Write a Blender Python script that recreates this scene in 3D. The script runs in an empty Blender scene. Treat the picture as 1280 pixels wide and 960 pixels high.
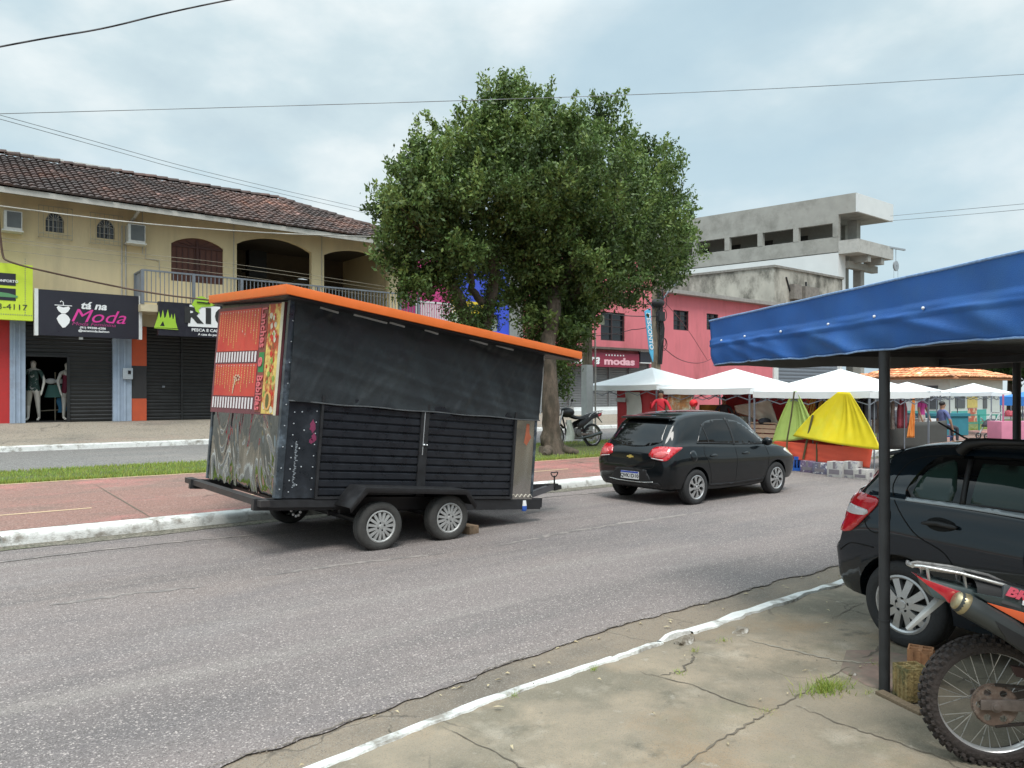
import bpy, bmesh, math, random
import numpy as np
from mathutils import Vector, Matrix
from mathutils.bvhtree import BVHTree
from mathutils.geometry import delaunay_2d_cdt
random.seed(7); rng = np.random.default_rng(7)
PI = math.pi; R = math.radians
sc = bpy.context.scene
COL = sc.collection

# ---------------------------------------------------------------- camera frame
FPX, HZ, CAMZ = 945.0, 493.0, 1.85
SN, CS = 0.7869, 0.6171          # street axis X seen from the view axis
def cam2w(lat, d): return (lat*SN + d*CS, -lat*CS + d*SN)
def atd(px, py, d):
    x, y = cam2w((px-640)/FPX*d, d)
    return Vector((x, y, CAMZ + (HZ-py)/FPX*d))
def onY(px, py, Y):
    l = (px-640)/FPX
    return atd(px, py, Y/(SN - CS*l))
def onX(px, py, X):
    l = (px-640)/FPX
    return atd(px, py, X/(CS + SN*l))
def onZ(px, py, z=0.0):
    return atd(px, py, (CAMZ-z)*FPX/(py-HZ))

# ---------------------------------------------------------------- materials
MATS = {}
def mat(name, col, rough=.6, metal=0., var=.12, scale=2.5, bump=0., bscale=30., coat=0., col2=None,
        thr=(.45, .62), spec=.5, emit=0., attr=None, aniso=None, stretch=(1, 1, 1)):
    if name in MATS: return MATS[name]
    m = bpy.data.materials.new(name); m.use_nodes = True
    nt = m.node_tree; N = nt.nodes; L = nt.links
    b = N['Principled BSDF']
    b.inputs['Roughness'].default_value = rough
    b.inputs['Metallic'].default_value = metal
    b.inputs['Specular IOR Level'].default_value = spec
    if coat:
        b.inputs['Coat Weight'].default_value = coat; b.inputs['Coat Roughness'].default_value = .04
    tc = N.new('ShaderNodeTexCoord'); mp = N.new('ShaderNodeMapping'); mp.inputs['Scale'].default_value = stretch
    L.new(tc.outputs['Object'], mp.inputs['Vector'])
    base = None
    rgb = N.new('ShaderNodeRGB'); rgb.outputs[0].default_value = (*col, 1); base = rgb.outputs[0]
    if attr:
        at = N.new('ShaderNodeAttribute'); at.attribute_name = attr
        mx = N.new('ShaderNodeMix'); mx.data_type = 'RGBA'; mx.blend_type = 'MULTIPLY'; mx.inputs[0].default_value = 1
        L.new(base, mx.inputs[6]); L.new(at.outputs['Color'], mx.inputs[7]); base = mx.outputs[2]
    if col2 is not None:
        n2 = N.new('ShaderNodeTexNoise'); n2.inputs['Scale'].default_value = scale*.7; n2.inputs['Detail'].default_value = 9
        n2.inputs['Roughness'].default_value = .68
        L.new(mp.outputs[0], n2.inputs['Vector'])
        mr = N.new('ShaderNodeMapRange'); mr.inputs[1].default_value = thr[0]; mr.inputs[2].default_value = thr[1]
        L.new(n2.outputs[0], mr.inputs[0])
        mx = N.new('ShaderNodeMix'); mx.data_type = 'RGBA'; L.new(mr.outputs[0], mx.inputs[0])
        L.new(base, mx.inputs[6]); mx.inputs[7].default_value = (*col2, 1); base = mx.outputs[2]
    if var:
        n1 = N.new('ShaderNodeTexNoise'); n1.inputs['Scale'].default_value = scale*2.3; n1.inputs['Detail'].default_value = 6
        L.new(mp.outputs[0], n1.inputs['Vector'])
        mr = N.new('ShaderNodeMapRange'); mr.inputs[1].default_value = .25; mr.inputs[2].default_value = .75
        mr.inputs[3].default_value = 1-var; mr.inputs[4].default_value = 1+var
        L.new(n1.outputs[0], mr.inputs[0])
        mx = N.new('ShaderNodeVectorMath'); mx.operation = 'SCALE'
        L.new(base, mx.inputs[0]); L.new(mr.outputs[0], mx.inputs['Scale']); base = mx.outputs[0]
        ra = N.new('ShaderNodeMapRange'); ra.inputs[1].default_value = .3; ra.inputs[2].default_value = .7
        ra.inputs[3].default_value = max(0, rough-.08); ra.inputs[4].default_value = min(1, rough+.1)
        L.new(n1.outputs[0], ra.inputs[0]); L.new(ra.outputs[0], b.inputs['Roughness'])
    L.new(base, b.inputs['Base Color'])
    if bump:
        nb = N.new('ShaderNodeTexNoise'); nb.inputs['Scale'].default_value = bscale; nb.inputs['Detail'].default_value = 5
        L.new(mp.outputs[0], nb.inputs['Vector'])
        bp = N.new('ShaderNodeBump'); bp.inputs['Strength'].default_value = min(1, bump); bp.inputs['Distance'].default_value = .02*max(1, bump)
        L.new(nb.outputs[0], bp.inputs['Height']); L.new(bp.outputs[0], b.inputs['Normal'])
    if emit:
        L.new(base, b.inputs['Emission Color']); b.inputs['Emission Strength'].default_value = emit
    MATS[name] = m
    return m

# ---------------------------------------------------------------- mesh builder
def tag(o, label=None, cat=None, group=None, kind=None):
    if label: o['label'] = label
    if cat: o['category'] = cat
    if group: o['group'] = group
    if kind: o['kind'] = kind
    return o
def empty(name, loc, rz=0., label=None, cat=None, group=None):
    o = bpy.data.objects.new(name, None); COL.objects.link(o)
    o.location = loc; o.rotation_euler = (0, 0, rz); o.empty_display_size = .2
    return tag(o, label, cat, group)
def wmat(o):
    m = Matrix.LocRotScale(o.location, o.rotation_euler, o.scale)
    return wmat(o.parent) @ m if o.parent else m
class MB:
    def __init__(s, M=None):
        s.v = []; s.f = []; s.mi = []; s.M = M or Matrix(); s.cur = 0
    def add(s, verts, faces):
        n = len(s.v)
        s.v += [s.M @ Vector(p) for p in verts]
        s.f += [tuple(i+n for i in f) for f in faces]; s.mi += [s.cur]*len(faces)
        return s
    def box(s, c, d, rz=0., rx=0., ry=0.):
        m = Matrix.Translation(c) @ Matrix.Rotation(rz, 4, 'Z') @ Matrix.Rotation(ry, 4, 'Y') @ Matrix.Rotation(rx, 4, 'X')
        x, y, z = d[0]/2, d[1]/2, d[2]/2
        vs = [m @ Vector((a, b, e)) for a in (-x, x) for b in (-y, y) for e in (-z, z)]
        return s.add(vs, [(0, 1, 3, 2), (4, 6, 7, 5), (0, 4, 5, 1), (2, 3, 7, 6), (0, 2, 6, 4), (1, 5, 7, 3)])
    def span(s, x0, x1, y0, y1, z0, z1):
        return s.box(((x0+x1)/2, (y0+y1)/2, (z0+z1)/2), (abs(x1-x0), abs(y1-y0), abs(z1-z0)))
    def hexa(s, p):   # 8 corners: bottom ring 0-3, top ring 4-7
        return s.add(p, [(3, 2, 1, 0), (4, 5, 6, 7), (0, 1, 5, 4), (1, 2, 6, 5), (2, 3, 7, 6), (3, 0, 4, 7)])
    def bar(s, a, b, w, h=None, up=(0, 0, 1)):
        a, b = Vector(a), Vector(b); h = h or w
        t = (b-a).normalized(); u = Vector(up)
        if abs(t.dot(u)) > .98: u = Vector((1, 0, 0))
        r = t.cross(u).normalized(); u = r.cross(t)
        p = []
        for q in (a, b):
            p += [q-r*w/2-u*h/2, q+r*w/2-u*h/2, q+r*w/2+u*h/2, q-r*w/2+u*h/2]
        return s.hexa(p)
    def tube(s, pts, r, n=8, cap=True):
        pts = [Vector(p) for p in pts]; k = len(pts)
        rs = r if isinstance(r, (list, tuple)) else [r]*k
        t0 = (pts[1]-pts[0]).normalized(); u = Vector((0, 0, 1))
        if abs(t0.dot(u)) > .9: u = Vector((1, 0, 0))
        u = (u - t0*u.dot(t0)).normalized(); vs = []
        for i, p in enumerate(pts):
            t = (pts[min(i+1, k-1)]-pts[max(i-1, 0)]).normalized()
            u = (u - t*u.dot(t)).normalized(); w = t.cross(u)
            for j in range(n):
                a = 2*PI*j/n; vs.append(p + (u*math.cos(a)+w*math.sin(a))*rs[i])
        fs = [(i*n+j, i*n+(j+1) % n, (i+1)*n+(j+1) % n, (i+1)*n+j) for i in range(k-1) for j in range(n)]
        if cap: fs += [tuple(range(n))[::-1], tuple((k-1)*n+j for j in range(n))]
        return s.add(vs, fs)
    def lathe(s, prof, n=32, axis='Z', close=False):   # prof: (r, h) pairs
        vs = []
        for r, h in prof:
            for j in range(n):
                a = 2*PI*j/n; c, d = r*math.cos(a), r*math.sin(a)
                vs.append({'Z': (c, d, h), 'Y': (c, h, d), 'X': (h, c, d)}[axis])
        k = len(prof)
        fs = [(i*n+j, i*n+(j+1) % n, ((i+1) % k)*n+(j+1) % n, ((i+1) % k)*n+j) for i in range(k if close else k-1) for j in range(n)]
        return s.add(vs, fs)
    def poly(s, outer, holes=(), to3=lambda x, z: (x, 0, z), depth=None, seg=0.):
        """filled 2D polygon with holes; depth = Vector offset for thickness"""
        loops = [outer]+list(holes); vs = []; es = []
        for lp in loops:
            n0 = len(vs); vs += [Vector(p) for p in lp]; k = len(lp)
            es += [(n0+i, n0+(i+1) % k) for i in range(k)]
        V, E, F, *_ = delaunay_2d_cdt(vs, es, [], 0, 1e-5)
        def inside(p, lp):
            c = False; k = len(lp)
            for i in range(k):
                x1, y1 = lp[i]; x2, y2 = lp[(i+1) % k]
                if (y1 > p[1]) != (y2 > p[1]) and p[0] < (x2-x1)*(p[1]-y1)/(y2-y1)+x1: c = not c
            return c
        fs = []
        for f in F:
            c = sum((V[i] for i in f), Vector((0, 0)))/len(f)
            if inside(c, outer) and not any(inside(c, h) for h in holes): fs.append(tuple(f))
        front = [Vector(to3(p[0], p[1])) for p in V]
        if depth is None: return s.add(front, fs)
        dv = Vector(depth); n = len(front)
        allv = front+[p+dv for p in front]
        ff = list(fs)+[tuple(i+n for i in reversed(f)) for f in fs]
        cnt = {}
        for f in fs:
            for i in range(len(f)):
                e = (f[i], f[(i+1) % len(f)]); cnt[e] = 1
        for (a, b) in list(cnt):
            if (b, a) not in cnt: ff.append((b, a, a+n, b+n))
        return s.add(allv, ff)
    def grid(s, nu, nv, fn):
        vs = [fn(i/nu, j/nv) for j in range(nv+1) for i in range(nu+1)]
        w = nu+1
        return s.add(vs, [(j*w+i, j*w+i+1, (j+1)*w+i+1, (j+1)*w+i) for j in range(nv) for i in range(nu)])
    def ball(s, c, r, n=12, m=8):
        rr = r if isinstance(r, (tuple, list)) else (r, r, r); vs = []
        for i in range(m+1):
            th = PI*i/m
            for j in range(n):
                a = 2*PI*j/n
                vs.append((c[0]+rr[0]*math.sin(th)*math.cos(a), c[1]+rr[1]*math.sin(th)*math.sin(a), c[2]+rr[2]*math.cos(th)))
        return s.add(vs, [(i*n+j, (i+1)*n+j, (i+1)*n+(j+1) % n, i*n+(j+1) % n) for i in range(m) for j in range(n)])
    def build(s, name, mats, parent=None, world=False, smooth=None, bevel=0., label=None, cat=None, group=None, kind=None, weld=True, attrs=None):
        me = bpy.data.meshes.new(name)
        off = Vector((0, 0, 0)); vs = s.v
        if parent is not None and world:
            im = wmat(parent).inverted(); vs = [im @ p for p in vs]
        elif parent is None:
            xs = [p.x for p in vs]; ys = [p.y for p in vs]; zs = [p.z for p in vs]
            off = Vector(((min(xs)+max(xs))/2, (min(ys)+max(ys))/2, min(zs)))
            if kind == 'structure': off = Vector((0, 0, 0))
            vs = [p-off for p in vs]
        me.from_pydata([tuple(p) for p in vs], [], s.f)
        ms = mats if isinstance(mats, (list, tuple)) else [mats]
        for m in ms: me.materials.append(m)
        me.polygons.foreach_set('material_index', s.mi)
        if attrs is not None:
            ca = me.color_attributes.new('tint', 'FLOAT_COLOR', 'POINT'); ca.data.foreach_set('color', np.asarray(attrs, dtype=np.float32).ravel())
        bm = bmesh.new(); bm.from_mesh(me)
        if weld and attrs is None: bmesh.ops.remove_doubles(bm, verts=bm.verts, dist=1e-5)
        if attrs is None: bmesh.ops.recalc_face_normals(bm, faces=bm.faces)
        if bevel:
            ed = [e for e in bm.edges if len(e.link_faces) == 2 and e.calc_face_angle(0) > .6]
            if ed: bmesh.ops.bevel(bm, geom=ed, offset=bevel, segments=2, affect='EDGES', clamp_overlap=True, profile=.6)
        bm.to_mesh(me); bm.free()
        if smooth is None: smooth = 35
        if smooth:
            me.polygons.foreach_set('use_smooth', [True]*len(me.polygons)); me.set_sharp_from_angle(angle=R(smooth))
        o = bpy.data.objects.new(name, me); COL.objects.link(o)
        o.location = off
        if parent is not None: o.parent = parent
        return tag(o, label, cat, group, kind)

def text(body, size, m, parent, M, name='lettering', extrude=.004, shear=0., align='CENTER', bold=0., sx=1., world=True):
    cu = bpy.data.curves.new('t', 'FONT'); cu.body = body; cu.size = size; cu.extrude = extrude; cu.shear = shear
    cu.align_x = align; cu.align_y = 'CENTER'; cu.offset = bold; cu.resolution_u = 3
    to = bpy.data.objects.new('t', cu); COL.objects.link(to)
    dg = bpy.context.evaluated_depsgraph_get()
    me = bpy.data.meshes.new_from_object(to.evaluated_get(dg)); me.name = name
    bpy.data.objects.remove(to); bpy.data.curves.remove(cu)
    T = M @ Matrix.Diagonal((sx, 1, 1, 1))
    if parent is not None and world: T = wmat(parent).inverted() @ T
    me.transform(T); me.materials.clear(); me.materials.append(m)
    o = bpy.data.objects.new(name, me); COL.objects.link(o)
    if parent is not None: o.parent = parent
    return o
def frame(o, ux, uy, uz=None):
    ux, uy = Vector(ux).normalized(), Vector(uy).normalized(); uz = Vector(uz) if uz else ux.cross(uy)
    m = Matrix((ux, uy, uz)).transposed().to_4x4(); m.translation = Vector(o); return m
def facade_frame(x, y, z): return frame((x, y, z), (1, 0, 0), (0, 0, 1))   # text plane facing -Y

def copy_tree(o, parent=None):
    c = o.copy(); COL.objects.link(c); c.parent = parent
    for ch in list(o.children): copy_tree(ch, c)
    return c
def arch(x0, x1, z0, zs, zt, n=10):
    """opening outline with a segmental arch top"""
    p = [(x0, z0), (x1, z0)]
    for i in range(n+1):
        t = i/n; p.append((x1+(x0-x1)*t, zs+(zt-zs)*math.sin(PI*t)**.8 if 0 < t < 1 else zs))
    return p
def rect(x0, x1, z0, z1): return [(x0, z0), (x1, z0), (x1, z1), (x0, z1)]
def shutter(mb, x0, x1, z0, z1, y, pitch=.11, amp=.02, slope=0):
    """corrugated roll-up door facing -Y"""
    n = int((z1-z0)/pitch); prof = []
    for i in range(n):
        z = z0+(z1-z0)*i/n; p = (z1-z0)/n
        prof += [(z, 0.), (z+p*.25, -amp), (z+p*.75, -amp), (z+p*.98, 0.)]
    prof.append((z1, 0.)); vs = []
    for z, dy in prof: vs += [(x0, y+dy, z), (x1, y+dy, z)]
    mb.add(vs, [(2*i, 2*i+1, 2*i+3, 2*i+2) for i in range(len(prof)-1)])
# ================================================================ camera, sky, sun
cam = bpy.data.cameras.new('camera'); co = bpy.data.objects.new('camera', cam); COL.objects.link(co)
cam.sensor_width = 36; cam.lens = 36*FPX/1280; cam.shift_y = (HZ-480)/1280; cam.clip_end = 2000; cam.clip_start = .05
co.location = (0, 0, CAMZ); co.rotation_euler = (R(90), 0, -math.atan2(CS, SN))
sc.camera = co
w = bpy.data.worlds.new('World'); sc.world = w; w.use_nodes = True
N = w.node_tree.nodes; L = w.node_tree.links; bg = N['Background']
sky = N.new('ShaderNodeTexSky'); sky.sky_type = 'NISHITA'; sky.sun_disc = False
SUN_EL, SUN_AZ = R(62), R(215)     # azimuth measured clockwise from +Y
sky.sun_elevation = SUN_EL; sky.sun_rotation = SUN_AZ; sky.dust_density = 2; sky.air_density = 1.2
tc = N.new('ShaderNodeTexCoord')
sep = N.new('ShaderNodeSeparateXYZ'); L.new(tc.outputs['Generated'], sep.inputs[0])
mp = N.new('ShaderNodeMapping'); mp.inputs['Scale'].default_value = (1, 1, 1.9); mp.inputs['Location'].default_value = (.9, 3.1, .2)
L.new(tc.outputs['Generated'], mp.inputs[0])
n1 = N.new('ShaderNodeTexNoise'); n1.inputs['Scale'].default_value = 2.1; n1.inputs['Detail'].default_value = 7; n1.inputs['Roughness'].default_value = .5
n1.inputs['Distortion'].default_value = .35
n2 = N.new('ShaderNodeTexNoise'); n2.inputs['Scale'].default_value = 4.2; n2.inputs['Detail'].default_value = 8; n2.inputs['Roughness'].default_value = .52
L.new(mp.outputs[0], n1.inputs['Vector']); L.new(mp.outputs[0], n2.inputs['Vector'])
cr = N.new('ShaderNodeValToRGB'); e = cr.color_ramp.elements    # cloud tones (divided by the 0.1 strength)
e[0].position = .34; e[0].color = (4.7, 5.9, 6.6, 1); e[1].position = .66; e[1].color = (7.6, 8.3, 8.5, 1)
ee = cr.color_ramp.elements.new(.5); ee.color = (5.7, 6.9, 7.4, 1)
L.new(n2.outputs[0], cr.inputs[0])
mrk = N.new('ShaderNodeMapRange'); mrk.inputs[1].default_value = .36; mrk.inputs[2].default_value = .52
mrk.inputs[3].default_value = .35; mrk.inputs[4].default_value = 1.
L.new(n1.outputs[0], mrk.inputs[0])
blue = N.new('ShaderNodeMix'); blue.data_type = 'RGBA'; blue.inputs[0].default_value = .72
L.new(sky.outputs[0], blue.inputs[6]); blue.inputs[7].default_value = (5.2, 7.1, 8.0, 1)
mx = N.new('ShaderNodeMix'); mx.data_type = 'RGBA'; L.new(mrk.outputs[0], mx.inputs[0])
L.new(blue.outputs[2], mx.inputs[6]); L.new(cr.outputs[0], mx.inputs[7])
zg = N.new('ShaderNodeMapRange'); zg.inputs[1].default_value = .45; zg.inputs[2].default_value = 1.; zg.inputs[3].default_value = 1.; zg.inputs[4].default_value = 3.0
L.new(sep.outputs[2], zg.inputs[0])
sm = N.new('ShaderNodeVectorMath'); sm.operation = 'SCALE'; L.new(mx.outputs[2], sm.inputs[0]); L.new(zg.outputs[0], sm.inputs['Scale'])
L.new(sm.outputs[0], bg.inputs[0]); bg.inputs[1].default_value = .097
sl = bpy.data.lights.new('sun', 'SUN'); so = bpy.data.objects.new('sun', sl); COL.objects.link(so)
sl.energy = 2.4; sl.angle = R(24); sl.color = (1, .97, .92)
so.rotation_euler = (R(90)-SUN_EL, 0, -SUN_AZ+PI)
sdir = Vector((math.sin(SUN_AZ)*math.cos(SUN_EL), math.cos(SUN_AZ)*math.cos(SUN_EL), math.sin(SUN_EL)))
so.rotation_euler = sdir.to_track_quat('Z', 'Y').to_euler(); so.location = sdir*60
sc.view_settings.view_transform = 'Standard'; sc.view_settings.look = 'None'; sc.view_settings.gamma = 1
sc.view_settings.exposure = .22; sc.view_settings.use_curve_mapping = False
sc.cycles.max_bounces = 6; sc.cycles.transparent_max_bounces = 8; sc.cycles.use_denoising = True
sc.cycles.caustics_reflective = False; sc.cycles.caustics_refractive = False
# ================================================================ ground
def ground_mat(name, base, specks, speckscale, patches=(), bump=.5, rough=.85, cracks=0., bstr=.02):
    """patches: (colour, scale, lo, hi, location-offset, strength)"""
    m = bpy.data.materials.new(name); m.use_nodes = True; nt = m.node_tree; N = nt.nodes; L = nt.links; b = N['Principled BSDF']
    tc = N.new('ShaderNodeTexCoord'); out = None
    rgb = N.new('ShaderNodeRGB'); rgb.outputs[0].default_value = (*base, 1); out = rgb.outputs[0]
    def mixc(fac, c2, st=1.):
        nonlocal out
        mx = N.new('ShaderNodeMix'); mx.data_type = 'RGBA'
        if st != 1.:
            mm = N.new('ShaderNodeMath'); mm.operation = 'MULTIPLY'; mm.inputs[1].default_value = st; L.new(fac, mm.inputs[0]); fac = mm.outputs[0]
        L.new(fac, mx.inputs[0]); L.new(out, mx.inputs[6]); mx.inputs[7].default_value = (*c2, 1); out = mx.outputs[2]
    for (c, s, lo, hi, off, st) in patches:
        mp = N.new('ShaderNodeMapping'); mp.inputs['Location'].default_value = off[:3]; mp.inputs['Scale'].default_value = (.55, 1.3, 1) if len(off) < 4 else (off[3], off[4], 1)
        L.new(tc.outputs['Object'], mp.inputs[0])
        n = N.new('ShaderNodeTexNoise'); n.inputs['Scale'].default_value = s; n.inputs['Detail'].default_value = 9; n.inputs['Roughness'].default_value = .62
        L.new(mp.outputs[0], n.inputs['Vector']); mr = N.new('ShaderNodeMapRange'); mr.inputs[1].default_value = lo; mr.inputs[2].default_value = hi
        L.new(n.outputs[0], mr.inputs[0]); mixc(mr.outputs[0], c, st)
    for (c, lo, hi, sc_) in specks:
        v = N.new('ShaderNodeTexVoronoi'); v.feature = 'F1'; v.inputs['Scale'].default_value = speckscale*sc_
        L.new(tc.outputs['Object'], v.inputs['Vector'])
        sx = N.new('ShaderNodeSeparateColor'); L.new(v.outputs['Color'], sx.inputs[0])
        mr = N.new('ShaderNodeMapRange'); mr.inputs[1].default_value = lo; mr.inputs[2].default_value = hi; L.new(sx.outputs[0], mr.inputs[0]); mixc(mr.outputs[0], c)
    if cracks:
        nd = N.new('ShaderNodeTexNoise'); nd.inputs['Scale'].default_value = 2.; nd.inputs['Detail'].default_value = 4; L.new(tc.outputs['Object'], nd.inputs['Vector'])
        ad = N.new('ShaderNodeMixRGB'); ad.blend_type = 'ADD'; ad.inputs[0].default_value = .5; L.new(tc.outputs['Object'], ad.inputs[1]); L.new(nd.outputs[1], ad.inputs[2])
        v = N.new('ShaderNodeTexVoronoi'); v.feature = 'DISTANCE_TO_EDGE'; v.inputs['Scale'].default_value = cracks; L.new(ad.outputs[0], v.inputs['Vector'])
        mr = N.new('ShaderNodeMapRange'); mr.inputs[1].default_value = .0; mr.inputs[2].default_value = .012; mr.inputs[3].default_value = .65; mr.inputs[4].default_value = 0
        L.new(v.outputs[0], mr.inputs[0])
        n = N.new('ShaderNodeTexNoise'); n.inputs['Scale'].default_value = .8; L.new(tc.outputs['Object'], n.inputs['Vector'])
        m2 = N.new('ShaderNodeMapRange'); m2.inputs[1].default_value = .5; m2.inputs[2].default_value = .6; L.new(n.outputs[0], m2.inputs[0])
        mm = N.new('ShaderNodeMath'); mm.operation = 'MULTIPLY'; L.new(mr.outputs[0], mm.inputs[0]); L.new(m2.outputs[0], mm.inputs[1])
        mixc(mm.outputs[0], (.05, .045, .04))
    L.new(out, b.inputs['Base Color']); b.inputs['Roughness'].default_value = rough; b.inputs['Specular IOR Level'].default_value = .3
    nb = N.new('ShaderNodeTexNoise'); nb.inputs['Scale'].default_value = speckscale*.6; nb.inputs['Detail'].default_value = 4; L.new(tc.outputs['Object'], nb.inputs['Vector'])
    bp = N.new('ShaderNodeBump'); bp.inputs['Strength'].default_value = bump; bp.inputs['Distance'].default_value = bstr
    L.new(nb.outputs[0], bp.inputs['Height']); L.new(bp.outputs[0], b.inputs['Normal'])
    MATS[name] = m; return m
asph = ground_mat('asphalt', (.222, .187, .176), [((.37, .325, .305), .76, 1.0, 1), ((.095, .082, .078), .70, .98, 1.37), ((.45, .39, .36), .95, .98, .8)], 125,
    [((.125, .115, .118), .45, .50, .66, (3, 1, 0), .7), ((.25, .222, .21), .8, .55, .68, (8, 4, 0), .7), ((.24, .19, .165), .3, .52, .68, (1, 9, 0), .6), ((.145, .128, .122), .9, .50, .64, (4, 3, 0, .10, 1.1), .75), ((.26, .23, .21), 1.1, .56, .66, (14, 6, 0, .12, 1.5), .7), ((.10, .088, .084), 2.2, .66, .72, (5, 5, 0, .8, 1.), .6), ((.29, .25, .22), 6., .66, .74, (5, 15, 0, 1., 1.), .5)], bump=.7, cracks=0, bstr=.012)
asph2 = ground_mat('old_asphalt', (.20, .188, .178), [((.3, .29, .27), .8, .9, 1), ((.09, .085, .08), .78, .9, 1.3)], 45,
    [((.27, .24, .22), .5, .48, .66, (2, 5, 0), .8), ((.13, .125, .12), .9, .56, .7, (6, 2, 0), .6)], bump=.5)
conc = ground_mat('weathered_concrete', (.335, .27, .195), [((.27, .24, .19), .75, 1.1, 1), ((.17, .15, .12), .8, 1.1, 1.3)], 170,
    [((.155, .14, .11), .55, .44, .60, (2, 2, 0, 1, 1), .75), ((.17, .15, .11), 1.6, .46, .60, (0, 0, 0, 1, 1), .8), ((.31, .205, .115), .9, .54, .68, (5, 5, 0, 1, 1), .6), ((.16, .165, .10), .7, .57, .70, (9, 3, 0, 1, 1), .5),
     ((.42, .365, .29), 1.7, .57, .70, (2, 7, 0, 1, 1), .75), ((.085, .08, .06), 4.5, .60, .72, (3, 1, 0, 1, 1), .7), ((.40, .36, .30), 9., .64, .72, (8, 1, 0, 1, 1), .6), ((.07, .065, .05), 14., .66, .74, (1, 4, 0, 1, 1), .7)], bump=.35, cracks=.9)
gutc = ground_mat('gutter_concrete', (.25, .20, .15), [((.27, .24, .20), .75, 1.0, 1), ((.12, .105, .09), .84, 1.0, 1.3)], 150,
    [((.14, .12, .10), 1.3, .48, .64, (4, 0, 0), .8), ((.30, .25, .20), 2.2, .56, .7, (1, 5, 0), .6)], bump=.5, cracks=1.3)
pinkp = ground_mat('red_oxide_path', (.27, .155, .125), [((.34, .22, .19), .8, .9, 1), ((.16, .10, .085), .84, .92, 1.3)], 55,
    [((.50, .19, .17), .55, .50, .60, (1, 2, 0), .85), ((.19, .14, .115), .8, .5, .66, (7, 2, 0), .75), ((.33, .27, .22), .7, .58, .72, (3, 8, 0), .55)], bump=.3, cracks=.35)
side = ground_mat('shop_pavement', (.31, .265, .21), [((.32, .29, .25), .8, .9, 1), ((.15, .13, .11), .84, .92, 1.3)], 40,
    [((.17, .155, .13), .6, .48, .64, (3, 3, 0), .8), ((.34, .25, .20), .5, .56, .7, (7, 1, 0), .6)], bump=.3, cracks=.4)
soil = ground_mat('soil', (.10, .12, .045), [((.14, .17, .06), .6, .9, 1), ((.06, .05, .03), .8, .95, 1.4)], 30,
    [((.15, .12, .07), 1.2, .54, .68, (3, 3, 0), .7)], bump=.7)
farg = ground_mat('far_ground', (.16, .15, .12), [((.2, .19, .16), .7, .9, 1)], 10, [((.09, .11, .05), .05, .48, .6, (3, 3, 0), .8)], bump=.3)
whitep = mat('worn_white_paint', (.70, .70, .67), .7, var=.12, scale=5, col2=(.27, .245, .21), thr=(.50, .64), bump=.5, bscale=60)
yellowp = mat('worn_yellow_paint', (.58, .42, .26), .8, var=.15, scale=5, col2=(.32, .20, .16), thr=(.56, .7))

XA, XB = -60., 160.
rr = random.Random(3)
wn = [rr.uniform(-1, 1) for _ in range(4000)]
def nz(x, s): i = int(math.floor(x*s)); t = x*s-i; return wn[i % 4000]*(1-t)+wn[(i+1) % 4000]*t
def ribbon(name, ys_zs, m, x0=XA, x1=XB, nx=60, lab=None, wob=0., kind='structure', parent=None, seg=None):
    """sheet between two or more (Y(x), z) lines running along the street"""
    mb = MB(); xs = [x0+(x1-x0)*i/nx for i in range(nx+1)] if seg is None else seg
    k = len(ys_zs); vs = []
    for x in xs:
        for (Y, z) in ys_zs:
            y = Y(x) if callable(Y) else Y; zz = z(x) if callable(z) else z
            vs.append((x, y, zz))
    mb.add(vs, [(i*k+j, (i+1)*k+j, (i+1)*k+j+1, i*k+j+1) for i in range(len(xs)-1) for j in range(k-1)])
    return mb.build(name, m, kind=kind, smooth=50, parent=parent)
def interp(tab):
    def f(x):
        if x <= tab[0][0]: return tab[0][1]
        for (a, b), (c, d) in zip(tab, tab[1:]):
            if x <= c: return b+(d-b)*(x-a)/(c-a)
        return tab[-1][1]
    return f
# kerb lines traced on the ground plane
KA = 10.93                               # foot of the median kerb
nearK = interp([(-40, 2.9), (0., 3.3), (1.5, 3.46), (2.6, 3.6), (3.6, 3.63), (5, 3.72), (7.2, 3.76), (10, 3.9), (20, 4.1), (60, 4.3)])
def jag(f, amp, s): return lambda x: f(x)+amp*(math.sin(x*s)+.6*math.sin(x*s*2.7+1)+.4*math.sin(x*s*6.1+2))
gutE0 = interp([(-40, 3.5), (1.4, 3.87), (2.4, 3.93), (3.3, 4.1), (4.05, 4.18), (5.5, 4.2), (7.9, 4.25), (20, 4.6)])
gutE1 = jag(gutE0, .022, 3.1)
gutE = lambda x: gutE1(x)+(.018*nz(x, 5.3)+.014*nz(x+31, 13.)+.008*nz(x+77, 31.) if -3 < x < 15 else 0)
sheet = MB(); sheet.box((0, 0, -.6), (3000, 3000, .2)); sheet.build('ground', farg, kind='structure')
fine = sorted(set([XA+3*i for i in range(19)]+[-3+.04*i for i in range(450)]+[15+3*i for i in range(49)]))
ribbon('road', [(gutE, .012), (lambda x: 5.2, .016), (KA-1.2, .014), (KA-.22, 0.), (KA+.1, -.01)], asph, seg=fine)
ribbon('gutter', [(lambda x: nearK(x)+.0, -.012), (lambda x: nearK(x)+.12, -.016), (lambda x: gutE(x)+.03, .004)], gutc, seg=fine)
ribbon('pavement', [(-40, .075), (0, .075), (2.2, .075), (lambda x: nearK(x)-.04, .058), (lambda x: nearK(x)+.005, .0), (lambda x: nearK(x)+.01, -.02)], conc, seg=fine)
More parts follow.
